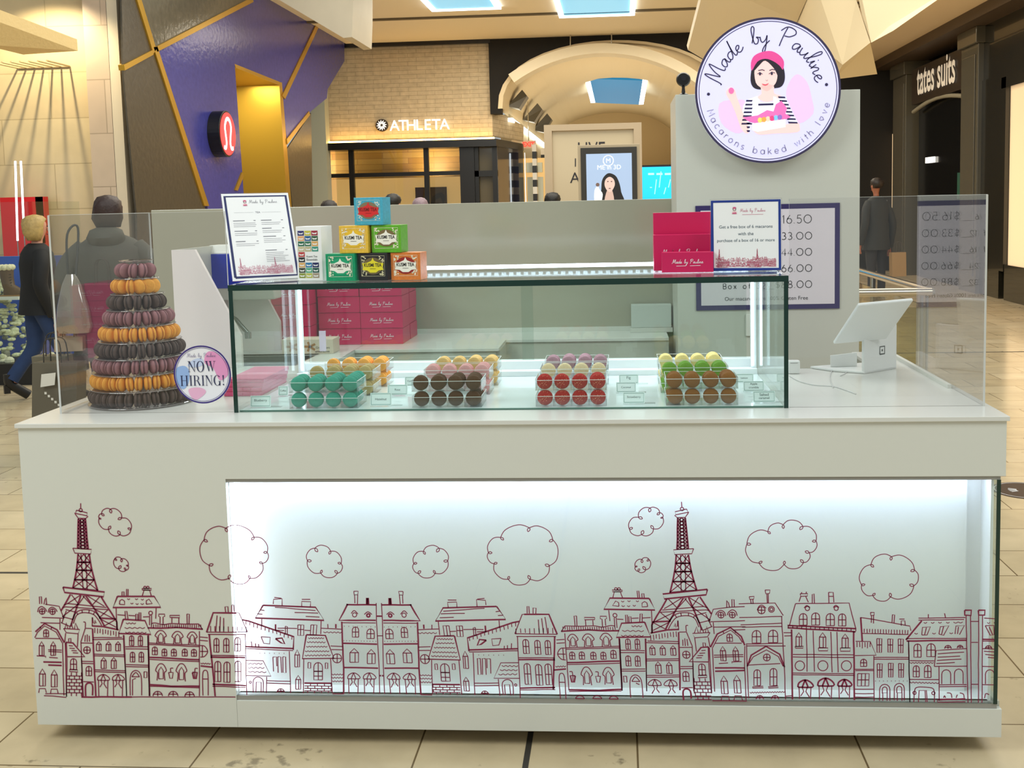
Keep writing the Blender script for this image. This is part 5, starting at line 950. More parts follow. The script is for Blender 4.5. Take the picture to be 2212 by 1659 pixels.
# glove box
gb_ = thing('glove_box', 'white printed box of gloves lying on the rear counter', 'box', (0, 0, 0)); a, b = aY(608, 735, 1.335), aY(720, 763, 1.335); gb_.location = ((a.x+b.x)/2, 1.335, HT); bpy.context.view_layer.update()
hb = aY(700, 733, 1.335).z-HT; mb = MB(); mb.box(a.x, 1.335, HT+.0005, b.x, 1.435, HT+hb); mb.build('carton', mat('glove_carton', (212, 196, 176), .5), gb_, bevel=.001)
P_ = Plane((a.x, 1.335, HT), (1, 0, 0), (0, 0, 1), .0006); wq = b.x-a.x; mb = MB(); text(mb, P_, 'GreenCare', wq*.80, hb*.36, w=wq*.27); text(mb, P_, 'NITRILE GLOVES', wq*.79, hb*.10, w=wq*.28, bold=.02); mb.build('lettering', INK, gb_)
mb = MB()
for cx, cy in ((.55, .5), (.2, .5)):
    for t_ in range(5): an = math.radians(90+72*t_+15); ribbon(mb, P_, [(wq*cx, hb*cy), (wq*cx+math.cos(an)*.026, hb*cy+math.sin(an)*.020)], .009)
mb.build('hand_print', mat('tan_print', (168, 118, 66), .5), gb_)
# pale panel on the rear counter
a, b = aY(1363, 657, 1.93), aY(1450, 723, 1.93); t = thing('napkin_holder', 'plain pale rectangular holder standing on the rear ledge', 'holder', ((a.x+b.x)/2, 1.93, HT))
mb = MB(); mb.box(a.x, 1.90, HT+.02, b.x, 1.955, a.z); mb.build('body', mat('pale_blue_white', (200, 206, 200), .3), t, bevel=.003); mb = MB(); mb.box(a.x-.005, 1.89, HT+.0005, b.x+.005, 1.957, HT+.0198); mb.build('foot', WHITE, t)
# ---- tea boxes
def teabox(u0, v0, u1, y, zb, c, oval, low, txt, lab, pc=None, rz=-.13):
    w = (aY(u1, v0, y).x-aY(u0, v0, y).x); h = .0795; d = .062
    t = thing('tea_box', lab, 'tea box', (aY((u0+u1)/2, v0, y).x, y, zb), 'lettered tea boxes', rz)
    mb = MB(); mb.box(-w/2, 0, 0, w/2, d, h); mb.build('carton', mat('tea_'+lab[:9], c, .35, var=.3, scale=120), t, local=True, bevel=.001)
    P_ = Plane((-w/2, 0, 0), (1, 0, 0), (0, 0, 1), .0004); X = lambda f: f*w; Y = lambda f: f*h
    pm = mat('tea_paint_'+lab[:6], pc or (246, 238, 214), .5)
    mb = MB(); e = .1; ribbon(mb, P_, [(X(e), Y(.16)), (X(1-e), Y(.16)), (X(1-e), Y(.9)), (X(e), Y(.9)), (X(e), Y(.16))], .0009)
    rr = random.Random(len(lab))
    for sx in (.2, .8):
        for sy in (.28, .8):
            for q in range(9): mx_, my_ = X(sx+rr.uniform(-.08, .08)), Y(sy+rr.uniform(-.09, .09)); poly(mb, P_, [(mx_+a_, my_+b_) for a_, b_ in ell(0, 0, .0028, .0018, n=6)], .0005)
    for q in range(16): s_ = rr.choice((.17, .83)); poly(mb, P_, [(X(s_+rr.uniform(-.03, .03))+a_, Y(rr.uniform(.35, .72))+b_) for a_, b_ in ell(0, 0, .0018, .0022, n=6)], .0005)
    mb.build('floral_print', pm, t, local=True)
    mb = MB(); poly(mb, P_, ell(w/2, Y(.53), w*.34, h*.31, n=28), .0008); mb.build('oval_print', mat('tea_oval_'+lab[:6], oval, .5), t, local=True)
    mb = MB(); poly(mb, P_, [(w*.5+p_[0], Y(.53)+p_[1]) for p_ in [(-.37*w, .10*h), (-.2*w, .12*h), (-.05*w, .19*h), (0, .3*h), (.05*w, .19*h), (.2*w, .12*h), (.37*w, .10*h), (.33*w, -.06*h), (.37*w, -.14*h), (.2*w, -.16*h), (.1*w, -.24*h), (-.1*w, -.24*h), (-.2*w, -.16*h), (-.37*w, -.14*h), (-.33*w, -.06*h)]], .0012); mb.build('label_print', mat('tea_label_'+lab[:6], low, .5), t, local=True)
    mb = MB(); text(mb, P_, 'KUSMI TEA', w/2, Y(.5), w=w*.6, hgt=h*.13, h=.0016, bold=.02); ribbon(mb, P_, [(w*.4, Y(.43)), (w*.6, Y(.43))], .001, .0016); mb.build('lettering', mat('tea_ink_'+('d' if txt[0] > 99 else 'k'), txt, .5), t, local=True)
    return t
W_ = (244, 240, 228); I_ = (32, 30, 32)
yb = .215; z1 = HC+.0005; z2 = z1+.0802; z3 = z2+.0802
teabox(702, 570, 768, yb, z1, (0, 146, 98), (20, 160, 112), W_, I_, 'emerald green tea box, left in the bottom row')
teabox(773, 570, 838, yb, z1, (34, 32, 36), (112, 96, 60), (232, 216, 40), I_, 'black tea box with yellow label, centre bottom', (220, 210, 170))
teabox(843, 570, 909, yb, z1, (214, 120, 48), (150, 30, 24), W_, I_, 'orange brown tea box, right in the bottom row')
teabox(731, 510, 796, yb+.004, z2, (232, 184, 60), (236, 190, 40), W_, I_, 'golden yellow tea box in the middle row')
teabox(801, 510, 867, yb+.004, z2, (96, 172, 36), (120, 100, 60), W_, I_, 'lime green tea box in the middle row')
teabox(763, 450, 828, yb+.006, z3, (70, 168, 196), (130, 112, 84), (214, 36, 36), (120, 12, 16), 'light blue tea box with red label topping the pyramid', (210, 220, 214), -.16)
# assortment box
yq = .26; a, b = aY(637, 490, yq), aY(699, 600, yq); w = b.x-a.x; h = a.z-HC; t = thing('tea_assortment_box', 'tall white assortment box with rows of coloured tea packets', 'tea box', ((a.x+b.x)/2, yq, HC+.0005), None, -.13)
mb = MB(); mb.box(-w/2, 0, 0, w/2, .08, h); mb.build('carton', PAPER, t, local=True, bevel=.001)
P_ = Plane((-w/2, 0, 0), (1, 0, 0), (0, 0, 1), .0005)
pal = [(40, 40, 110), (200, 190, 70), (160, 40, 60), (230, 170, 120), (30, 90, 150), (50, 90, 60), (40, 110, 80), (60, 120, 90), (220, 170, 100), (200, 190, 150), (190, 180, 140), (60, 150, 130), (190, 60, 60), None, None, (40, 40, 40), None, None, (220, 170, 100), (40, 120, 170), (20, 30, 90), (60, 70, 50), (80, 170, 130), (20, 80, 70), (140, 150, 60), (190, 190, 90), (170, 150, 130)]
for i, c in enumerate(pal):
    if not c: continue
    r_, q = divmod(i, 3); mb = MB(); x0, z0 = w*(.07+.27*q), h*(.93-.098*(r_+1)); poly(mb, P_, [(x0, z0), (x0+w*.25, z0), (x0+w*.25, z0+h*.088), (x0, z0+h*.088)]); mb.build('packet_print', mat('packet_%02d' % i, c, .5), t, local=True)
mb = MB()
for i, c in enumerate(pal):
    if c: r_, q = divmod(i, 3); x0, z0 = w*(.07+.27*q), h*(.93-.098*(r_+1)); poly(mb, P_, [(x0+w*.05, z0+h*.025), (x0+w*.2, z0+h*.025), (x0+w*.22, z0+h*.06), (x0+w*.16, z0+h*.045), (x0+w*.09, z0+h*.045), (x0+w*.03, z0+h*.06)], .0009)
mb.build('label_print', PAPER, t, local=True)
mb = MB(); text(mb, P_, 'Kusmi Tea', w*.60, h*.43, w=w*.42, h=.001); text(mb, P_, 'Essentials', w*.60, h*.37, w=w*.42, h=.001); mb.build('lettering', INK, t, local=True)
# ---- tea menu in acrylic stand
def quadplane(p00, p10, p01): r = (p10-p00); u = (p01-p00); return Plane(p00, r, u-r.normalized()*u.dot(r.normalized())), r.length, (u-r.normalized()*u.dot(r.normalized())).length
def emblem(mb_skin, mb_dark, mb_pink, P, x, y, s):
    poly(mb_dark, P, [(x+a_, y+b_) for a_, b_ in ell(0, 0, s*.32, s*.36, n=14)], .0009); poly(mb_skin, P, [(x+a_, y-s*.05+b_) for a_, b_ in ell(0, 0, s*.2, s*.26, n=12)], .0012)
    poly(mb_pink, P, [(x+a_, y+s*.25+b_) for a_, b_ in ell(0, 0, s*.36, s*.18, n=12)], .0014); poly(mb_skin, P, [(x-s*.5, y-s*.95), (x-s*.42, y-s*.5), (x-s*.15, y-s*.35), (x+s*.15, y-s*.35), (x+s*.42, y-s*.5), (x+s*.5, y-s*.95)], .0007)
    poly(mb_pink, P, [(x-s*.45, y-s*.95), (x-s*.35, y-s*.7), (x+s*.3, y-s*.62), (x+s*.45, y-s*.95)], .0011)
ES = mat('emblem_skin', (236, 206, 206), .5); ED = mat('emblem_dark', (60, 44, 56), .5); EP = mat('emblem_pink', (206, 90, 130), .5)
PK = mat('pink_print', (204, 120, 146), .5)
def sheet(tname, label, cat, c00, c10, c01, bcol, bw, content):
    t = thing(tname, label, cat, (c00+c10)/2)
    Pn, w, h = quadplane(c00, c10, c01); n = Pn.n
    mb = MB(); q = [Pn.at(0, 0, 0), Pn.at(w, 0, 0), Pn.at(w, h, 0), Pn.at(0, h, 0)]; mb.slab(q, n*-.002); mb.build('sheet', PAPER, t)
    return t, Pn, w, h
c00 = aZ(503, 607, HC+.001); ps_, th_ = math.radians(30), math.radians(27)
c10 = c00+Vector((math.cos(ps_), math.sin(ps_), 0))*.206; c01 = c00+Vector((-math.sin(ps_)*math.sin(th_), math.cos(ps_)*math.sin(th_), math.cos(th_)))*.294
MN, Pn, w, h = sheet('tea_menu_stand', 'tilted acrylic stand with framed tea menu, left on the case', 'menu stand', c00, c10, c01, NAVY, .01, None)
mb = MB(); B = .010; I2 = [(B*.9, B), (w-B*.9, B), (w-B*.9, h-B), (B*.9, h-B), (B*.9, B)]; ribbon(mb, Pn, I2, .0075); mb.build('border', NAVY, MN)
mb = MB(); s0 = Pn.at(-.002, -.0, -.0035); mb.slab([Pn.at(-.002, 0, -.0025), Pn.at(w+.002, 0, -.0025), Pn.at(w+.002, h+.004, -.0025), Pn.at(-.002, h+.004, -.0025)], Pn.n*-.003); f0 = Pn.at(0, 0, -.004); f1 = Pn.at(w, 0, -.004); mb.slab([f0, f1, f1+Vector((0, .07, 0)), f0+Vector((0, .07, 0))], (0, 0, .003)); mb.build('acrylic_stand', ACRY, MN)
ms, md, mp, mi, mk = MB(), MB(), MB(), MB(), MB()
emblem(ms, md, mp, Pn, w*.33, h*.90, .014); ms.build('emblem_skin', ES, MN); md.build('emblem_hair', ED, MN); mp.build('emblem_beret', EP, MN)
stroketext(mi, Pn, CU, 'Made by Pauline', w*.6, h*.885, w*.42, .0007, smooth=3); text(mi, Pn, 'TEA', w*.5, h*.765, hgt=.006); ribbon(mi, Pn, [(w*.15, h*.775), (w*.44, h*.775)], .0004); ribbon(mi, Pn, [(w*.56, h*.775), (w*.85, h*.775)], .0004)
rr = random.Random(5)
for x0, ys in ((.12, (.68, .56, .44)), (.53, (.68, .585, .49, .33))):
    for y in ys:
        ribbon(mi, Pn, [(w*x0, h*y), (w*(x0+rr.uniform(.12, .2)), h*y)], .0022); ribbon(mi, Pn, [(w*(x0+.3), h*y), (w*(x0+.33), h*y)], .002)
        for k in range(6 if y == .33 else rr.choice((2, 3))): ribbon(mi, Pn, [(w*x0, h*(y-.028-.02*k)), (w*(x0+rr.uniform(.26, .34)), h*(y-.028-.02*k))], .0009)
mi.build('lettering', mat('menu_grey_ink', (120, 120, 130), .5), MN)
minisky(mk, Pn, w*.1, h*.06, w*.8, h*.2, .0004, keep=.5); mk.build('skyline_print', PK, MN)
# ---- promotion sign
yq = .36; c00, c10, c01 = aY(1536, 584, yq), aY(1689, 589, yq-.03), aY(1538, 433, yq+.02)
dz = HC+.001-c00.z; c00.z = HC+.001; c10.z = HC+.001; c10.y = c00.y-.02
PM, Pn, w, h = sheet('offer_sign', 'blue bordered acrylic sign offering a free box of macarons', 'sign', c00, c10, c01, NAVY, .01, None)
mb = MB(); ribbon(mb, Pn, [(.004, .004), (w-.004, .004), (w-.004, h-.004), (.004, h-.004), (.004, .004)], .0095); mb.build('border', mat('blue_border', (24, 52, 136), .3), PM)
mb = MB(); mb.slab([Pn.at(-.003, 0, -.0025), Pn.at(w+.003, 0, -.0025), Pn.at(w+.003, h+.004, -.0025), Pn.at(-.003, h+.004, -.0025)], Pn.n*-.003); f0 = Pn.at(0, 0, -.004); f1 = Pn.at(w, 0, -.004); mb.slab([f0, f1, f1+Vector((0, .06, 0)), f0+Vector((0, .06, 0))], (0, 0, .003)); mb.build('acrylic_stand', ACRY, PM)
ms, md, mp, mi, mk = MB(), MB(), MB(), MB(), MB()
emblem(ms, md, mp, Pn, w*.34, h*.87, .015); ms.build('emblem_skin', ES, PM); md.build('emblem_hair', ED, PM); mp.build('emblem_beret', EP, PM)
mi2 = MB(); stroketext(mi2, Pn, CU, 'Made by Pauline', w*.6, h*.83, w*.36, .0007, smooth=3); ribbon(mi2, Pn, [(w*.45, h*.79), (w*.75, h*.79)], .001); mi2.build('script_lettering', PK, PM)
for s, y, ww in (('Get a free box of 6 macarons', .60, .76), ('with the', .50, .22), ('purchase of a box of 16 or more', .395, .82)): text(mi, Pn, s, w*.5, h*y, w=w*ww)
mi.build('lettering', mat('slate_ink', (72, 92, 108), .5), PM); minisky(mk, Pn, w*.07, h*.05, w*.86, h*.27, .0005, keep=.5); mk.build('skyline_print', mat('rose_print', (190, 70, 104), .5), PM)
# ---- round hiring sticker on the left front screen
p = aY(437, 809, GY-.004); rs_ = (aY(499, 809, GY).x-aY(375, 809, GY).x)/2
HS = thing('hiring_sticker', 'round now hiring sticker on the front screen beside the tower', 'sticker', (p.x, GY-.004, p.z))
PH = Plane((p.x, GY-.0034, p.z), (1, 0, 0), (0, 0, 1), 0)
mb = MB(); mb.lathe([(0, 0), (rs_, 0), (rs_, .0004), (0, .0004)], (p.x, GY-.0033, p.z), 64, 'Y'); mb.build('disc', mat('sticker_white', (236, 234, 240), .3), HS)
def blot(c, l): 
    mb = MB(); q = [(a_*rs_, b_*rs_) for a_, b_ in l]; poly(mb, PH, [(v.x, v.y) for v in bez([Vector(t_) for t_ in q], 4, True)[:-1]], .0010); return mb.build('paint_wash', mat('wash_%d_%d' % c[:2], c, .4), HS)
blot((150, 180, 228), [(-.9, .2), (-.6, .3), (-.45, .1), (-.5, -.3), (-.7, -.5), (-.9, -.25)]); blot((226, 150, 196), [(.2, .75), (.5, .75), (.85, .4), (.9, 0), (.6, -.2), (.4, .2), (.1, .4)]); blot((232, 176, 206), [(-.5, -.5), (-.1, -.45), (.1, -.6), (-.2, -.85), (-.4, -.8)]); blot((196, 208, 238), [(-.3, .5), (0, .55), (.05, .35), (-.2, .25), (-.5, .3)])
mb = MB(); ribbon(mb, PH, [(rs_*.97*math.cos(t_), rs_*.97*math.sin(t_)) for t_ in [2*math.pi*k/72 for k in range(73)]], rs_*.05, .0014); ribbon(mb, PH, [(rs_*.91*math.cos(t_), rs_*.91*math.sin(t_)) for t_ in [2*math.pi*k/72 for k in range(73)]], rs_*.012, .0014); mb.build('ring', mat('sticker_purple', (56, 38, 120), .4), HS)
def rc(x0, y0, x1, y1): return [(x0, y0), (x1, y0), (x1, y1), (x0, y1)]
SER = {'N': (1.0, [rc(.14, 0, .19, 1), rc(.78, .1, .83, 1), [(.08, 1), (.27, 1), (.83, 0), (.78, 0)], rc(0, .97, .3, 1), rc(.04, 0, .3, .03), rc(.66, .97, .95, 1)]),
 'O': (1.05, [('ring', .5, .5, .45, .52, .29, .485)]), 'W': (1.3, [[(.1, 1), (.26, 1), (.5, .15), (.44, 0)], [(.44, 0), (.66, .9), (.68, .86), (.5, .15)], [(.55, 1), (.71, 1), (.92, .15), (.86, 0)], [(.86, 0), (1.12, 1), (1.16, 1), (.92, .15)], rc(0, .97, .36, 1), rc(1.0, .97, 1.28, 1), rc(.48, .97, .8, 1)]),
 'H': (1.1, [rc(.14, 0, .28, 1), rc(.76, 0, .90, 1), rc(.28, .5, .76, .53), rc(.03, .97, .39, 1), rc(.03, 0, .39, .03), rc(.65, .97, 1.01, 1), rc(.65, 0, 1.01, .03)]), 'I': (.5, [rc(.16, 0, .30, 1), rc(.05, .97, .41, 1), rc(.05, 0, .41, .03)]),
 'R': (1.0, [rc(.14, 0, .28, 1), rc(.03, .97, .5, 1), rc(.03, 0, .39, .03), ('half', .45, .74, .3, .25, .17, .22), rc(.28, .49, .5, .52), [(.5, .5), (.62, .5), (.92, .03), (.76, .0)]]),
 'G': (1.05, [('ringg', .5, .5, .45, .52, .29, .485), rc(.72, 0, .86, .42), rc(.6, .4, .96, .43)]), '!': (.4, [[(.12, 1), (.28, 1), (.22, .3), (.18, .3)], ell(.2, .09, .08, .08, n=12)])}
def serif(mb, P, s, x, y, w, hh, h):
    tot = sum(SER[c][0] for c in s); k = w/tot; cx = x-w/2
    for c in s:
        a_, gl = SER[c]
        for g in gl:
            if isinstance(g[0], str):
                kd, ox, oy, rx, ry, ix, iy = g; a0, a1 = {'ring': (0, 360), 'half': (-90, 90), 'ringg': (40, 325)}[kd]; n = 28
                for i in range(n):
                    t0, t1 = math.radians(a0+(a1-a0)*i/n), math.radians(a0+(a1-a0)*(i+1)/n)
                    mb.face([P.at(cx+(ox+q_*math.cos(t))*k, y+(oy+r_*math.sin(t))*hh, h) for q_, r_, t in ((ix, iy, t0), (rx, ry, t0), (rx, ry, t1), (ix, iy, t1))])
            else: poly(mb, P, [(cx+px*k, y+py*hh) for px, py in g], h)
        cx += a_*k
mb = MB(); serif(mb, PH, 'NOW', 0, rs_*.09, rs_*.98, rs_*.37, .0018); serif(mb, PH, 'HIRING!', 0, -rs_*.38, rs_*1.56, rs_*.35, .0018); mb.build('lettering', mat('sticker_ink', (38, 44, 84), .4), HS)
mb = MB(); stroketext(mb, PH, CU, 'Made by Pauline', 0, rs_*.60, rs_*1.0, .0007, smooth=3, h=.0018); mb.build('script_lettering', mat('sticker_grey', (120, 110, 150), .4), HS)
# ---- card terminal
RG = thing('card_terminal', 'white tablet till on an angular stand at the right of the counter', 'till', (2.47, .62, HT))
MT = mat('till_white', (232, 234, 232), .28)
tl, tr, bl = aY(1856, 660, .56), aY(1974, 649, .60), aY(1801, 744, .69); br = tr+(bl-tl)
nn = (tr-tl).cross(bl-tl).normalized(); nn = nn if nn.y > 0 else -nn
mb = MB(); mb.slab([tl, tr, br, bl], nn*.012); mb.build('tablet', MT, RG, bevel=.005, seg=3)
mb = MB(); c_ = (tl+tr+br+bl)/4; q = [c_+(p-c_)*.92+nn*.0122 for p in (tl, tr, br, bl)]; mb.slab(q, nn*.0006); mb.build('screen', mat('till_screen', (20, 22, 26), .08), RG)
s0, s1 = aZ(1867, 808, HT), aZ(1937, 796, HT); top0, top1 = aY(1866, 709, s0.y), aY(1935, 700, s1.y)
n2 = Vector(((s1-s0).y, -(s1-s0).x, 0)).normalized(); n2 = n2 if n2.y > 0 else -n2
mb = MB(); mb.slab([s0, s1, (s1.x, s1.y, top1.z), (s0.x, s0.y, top1.z)], n2*.012); mb.build('stand_plate', MT, RG, bevel=.004, seg=3)
mb = MB(); l0 = aZ(1800, 803, HT); l0.y = min(l0.y, s0.y+.05); mb.slab([(s0.x, s0.y, HT+.0005), (s1.x, s1.y, HT+.0005), Vector((s1.x, s1.y, HT+.0005))+n2*.12, Vector((l0.x, l0.y, HT+.0005))+n2*.10, (l0.x, l0.y, HT+.0005)], (0, 0, .008)); mb.build('stand_foot', MT, RG, bevel=.003)
mb = MB(); h0 = aY(1802, 768, l0.y+.05); mb.slab([(l0.x, l0.y+.05, HT+.009), (l0.x+.09, l0.y+.06, HT+.009), (l0.x+.09, l0.y+.06, h0.z+.008), (l0.x, l0.y+.05, h0.z)], (0, .006, 0)); mb.build('cable_cover', MT, RG, bevel=.001)
mb = MB(); sl0, sl1 = Vector((s0.x, s0.y, top1.z)), Vector((s1.x, s1.y, top1.z)); mb.slab([sl0+n2*.002, sl1+n2*.002-(sl1-sl0)*.12, sl1+n2*.006-(sl1-sl0)*.12, sl0+n2*.006], (0, 0, .0012)); mb.build('slot', BLACK, RG)
PQ = Plane(s0, (s1-s0), (0, 0, 1), .0005); lx_ = (s1-s0).length*.54; lz_ = aY(1904, 757, (s0.y+s1.y)/2).z-HT; mb = MB(); hs = .0125
for k_, q in enumerate(((hs, .0035),)): ribbon(mb, PQ, [(lx_-hs, lz_-hs), (lx_+hs, lz_-hs), (lx_+hs, lz_+hs), (lx_-hs, lz_+hs), (lx_-hs, lz_-hs)], .0050)
poly(mb, PQ, [(lx_-.0035, lz_-.0035), (lx_+.0035, lz_-.0035), (lx_+.0035, lz_+.0035), (lx_-.0035, lz_+.0035)]); mb.build('logo_print', mat('logo_grey', (84, 88, 86), .5), RG)
pc = aZ(1718, 808, HT); DK = thing('card_reader_dock', 'small white plastic dock on the counter right of the case', 'dock', (pc.x, pc.y, HT))
mb = MB(); mb.box(pc.x-.022, pc.y, HT+.0005, pc.x+.016, pc.y+.03, HT+.044); mb.build('body', MT, DK, bevel=.005, seg=3); mb = MB(); mb.box(pc.x-.016, pc.y-.0005, HT+.036, pc.x+.008, pc.y+.0, HT+.0375); mb.build('slot', mat('slot_grey', (120, 120, 120), .5), DK)
def cable(pts, lab, z=HT+.002, r=.0014):
    mb = MB(); mb.tube(bez([aZ(u, v, z) for u, v in pts], 8), r, 6); tag(mb.build('white_cable', mat('cable_white', (196, 196, 196), .4), smooth=60), lab, 'cable')
cable([(1706, 812), (1725, 823), (1760, 832), (1800, 835), (1830, 844), (1849, 851)], 'thin white cable running from the dock across the counter')
cable([(1800, 838), (1793, 815), (1800, 798), (1815, 795), (1828, 804), (1815, 812)], 'short looped white cable in front of the till')
# ---------------------------------------------------------------- people
SKIN = mat('skin', (196, 140, 116), .5); 
def grow(name, nodes, edges, m, parent, root=0, sub=1):
    """continuous skinned surface from joints (x, y, z, r)"""
    me = bpy.data.meshes.new(name); o = bpy.data.objects.new(name, me); COL.objects.link(o)
    me.from_pydata([n[:3] for n in nodes], edges, [])
    sk = o.modifiers.new('s', 'SKIN'); sk.branch_smoothing = .6
    for i, n in enumerate(nodes): v = me.skin_vertices[0].data[i]; v.radius = (n[3], n[4] if len(n) > 4 else n[3]); v.use_root = (i == root)
    ss = o.modifiers.new('u', 'SUBSURF'); ss.levels = ss.render_levels = sub
    dg = bpy.context.evaluated_depsgraph_get(); m2 = bpy.data.meshes.new_from_object(o.evaluated_get(dg)); m2.name = name
    o.modifiers.clear(); o.data = m2; bpy.data.meshes.remove(me); m2.materials.clear(); m2.materials.append(m); m2.shade_smooth()
    if parent: o.parent = parent
    return o
def person(label, loc, rz, H, coat, legc, hair, shoe, hemz=.45, stride=0.0, lhand=(-.24, .02, .42), rhand=(.24, .02, .42), hairlen=0, hood=False, skin=SKIN, wide=1.0, name='person'):
    """local frame: faces +Y, z up, feet at z=0; heights are fractions of H"""
    t = thing(name, label, 'person', loc, None, rz); h = H
    # one continuous body: pelvis, spine, neck, head, legs, arms, five fingers each
    N = [(0, 0, .53*h, .085, .075), (0, .0, .64*h, .08, .065), (0, 0, .76*h, .105*wide, .07), (0, 0, .825*h, .05, .045), (0, .01, .875*h, .036, .036), (0, .02, .905*h, .062, .070), (0, .02, .955*h, .070, .080), (0, .015, .985*h, .045, .05)]
    E_ = [(0, 1), (1, 2), (2, 3), (3, 4), (4, 5), (5, 6), (6, 7)]
    feet = []
    for s in (-1, 1):
        sy = stride*s; b = len(N); back = sy < 0 and stride != 0
        kn = (s*.09, sy*.55+(.04 if stride else 0), .285*h); an = (s*.09, sy*1.15-(.0 if not back else .06), (.05+(.05 if back else 0))*h)
        N += [(s*.085, 0, .49*h, .075), (kn[0], kn[1], kn[2], .052), (kn[0]*.5+an[0]*.5, kn[1]*.5+an[1]*.5-.01, (kn[2]+an[2])/2, .05), (*an, .032), (an[0], an[1]+.11, an[2]-.045*h+(0 if not back else -.03*h), .028)]
        E_ += [(0, b), (b, b+1), (b+1, b+2), (b+2, b+3), (b+3, b+4)]; feet.append((kn, an, back))
    arms = []
    for s, hd in ((-1, lhand), (1, rhand)):
        b = len(N); sh = Vector((s*.165*wide, 0, .80*h)); ha = Vector((hd[0], hd[1], hd[2]*h)); el = (sh+ha)/2+Vector((s*.035, -.06, 0)); d = (ha-el).normalized(); sd = Vector((s*-.3, .95, 0)); sd = (sd-d*sd.dot(d)).normalized()
        pl = ha+d*.05
        N += [(*sh, .045), (*el, .036), (*ha, .022), (*pl, .026, .014)]; E_ += [(2, b), (b, b+1), (b+1, b+2), (b+2, b+3)]
        for k, ln in enumerate((.060, .070, .066, .052)):
            f0 = pl+sd*(.024-.016*k)+d*.018; f1 = f0+d*ln*.5+sd.cross(d)*.008*s; f2 = f1+d*ln*.35+sd.cross(d)*.018*s; q = len(N); N += [(*f0, .0085), (*f1, .008), (*f2, .0065)]; E_ += [(b+3, q), (q, q+1), (q+1, q+2)]
        f0 = ha+d*.015+sd*.022; f1 = f0+sd*.018+d*.025; f2 = f1+d*.025; q = len(N); N += [(*f0, .0095), (*f1, .0085), (*f2, .007)]; E_ += [(b+2, q), (q, q+1), (q+1, q+2)]
        arms.append((sh, el, ha))
    grow('body', N, E_, skin, t)
    # face and ears
    mb = MB(); mb.ball((0, .098, .925*h), .011, .016, .018, 10, 8); [mb.ball((s*.070, .012, .925*h), .008, .016, .026, 10, 8) for s in (-1, 1)]; mb.build('nose_and_ears', skin, t, local=True, smooth=60)
    mb = MB(); [mb.ball((s*.027, .088, .940*h), .010, .007, .006, 10, 6) for s in (-1, 1)]; mb.build('eyes', mat('eye_dark', (40, 30, 28), .2), t, local=True, smooth=60)
    mb = MB(); mb.ball((0, .090, .898*h), .022, .007, .006, 12, 6); mb.build('mouth', mat('lips', (150, 70, 66), .5), t, local=True, smooth=60)
    # hair cap
    n0 = 0; mb = MB(); z = .955*h; L = hairlen
    mb.loft([(0, -.012, z-.075-L, .050+L*.35, .050), (0, -.016, z-.04-L*.6, .082+L*.15, .080), (0, -.008, z-.0, .086, .094), (0, -.004, z+.035, .080, .086), (0, -.002, z+.062, .052, .058), (0, 0, z+.074, .012, .014)], 20)
    for i, v in enumerate(mb.v):
        k = .006*math.sin(i*2.3)+.004*math.cos(i*5.1); r = Vector((v[0], v[1]+.008, 0)).normalized(); v2 = Vector(v)+r*k
        if v2.y > .055 and v2.z < .965*h: v2.y = .055
        mb.v[i] = tuple(v2)
    mb.build('hair', mat('hair_%d' % hair[0], hair, .5, var=.4, scale=40, bump=.4), t, local=True, smooth=70)
    # coat: torso shell and sleeves
    cm = mat('coat_%d_%d_%d' % coat, coat, .75, var=.2, scale=10, bump=.3); w = wide
    mb = MB(); mb.loft([(0, 0, hemz*h, .215*w, .165), (0, 0, .53*h, .195*w, .15), (0, 0, .63*h, .175*w, .13), (0, 0, .74*h, .195*w, .135), (0, 0, .795*h, .185*w, .12), (0, 0, .83*h, .12*w, .09), (0, 0, .85*h, .065, .06)], 24); mb.build('coat', cm, t, local=True, smooth=60)
    for sh, el, ha in arms:
        mb = MB(); q = bez([sh+Vector((-sh.x*.22, 0, -.012)), (sh*2+el)/3+Vector((sh.x*.04, 0, -.01)), el, (el+ha*2)/3, ha+(ha-el).normalized()*-.005], 4); mb.tube(q, .06, 14, rs=[.068-.026*i/(len(q)-1) for i in range(len(q))]); mb.build('sleeve', cm, t, local=True, smooth=60)
    if hood: mb = MB(); mb.loft([(0, -.06, .80*h, .10, .05), (0, -.075, .835*h, .12, .075), (0, -.065, .865*h, .10, .06), (0, -.06, .875*h, .06, .03)], 18); mb.build('hood', cm, t, local=True, smooth=60)
    lm = mat('trousers_%d_%d_%d' % legc, legc, .8, var=.25, scale=14)
    for i, (kn, an, back) in enumerate(feet):
        s = (-1, 1)[i]; mb = MB(); q = bez([(s*.085, 0, .52*h), (s*.09, kn[1]*.5, .40*h), kn, ((kn[0]+an[0])/2, (kn[1]+an[1])/2-.01, (kn[2]+an[2])/2), (an[0], an[1], an[2]+.02)], 5)
        mb.tube(q, .09, 16, rs=[.10-.045*min(1, j/(len(q)*.62)) for j in range(len(q))]); mb.build('trouser_leg', lm, t, local=True, smooth=60)
        mb = MB(); ax, ay, az = an; tipz = .03 if not back else .03
        if back: mb.tube(bez([(ax, ay-.02, az+.07), (ax, ay-.015, az), (ax, ay+.03, az-.045), (ax, ay+.12, .035)], 4), .04, 12, rs=None); mb.box(ax-.02, ay-.06, az-.085, ax+.02, ay-.015, az-.02)
        else: mb.tube([(ax, ay-.01, az+.09), (ax, ay-.01, .06)], .046, 12); mb.loft([(ax, ay+.035, .0005, .042, .115), (ax, ay+.035, .03, .044, .115), (ax, ay+.02, .06, .042, .09), (ax, ay-.005, .10, .038, .05)], 16)
        mb.build('shoe', mat('shoe_%d' % shoe[0], shoe, .4), t, local=True, smooth=60)
    return t
pw = aZ(78, 866, 0)
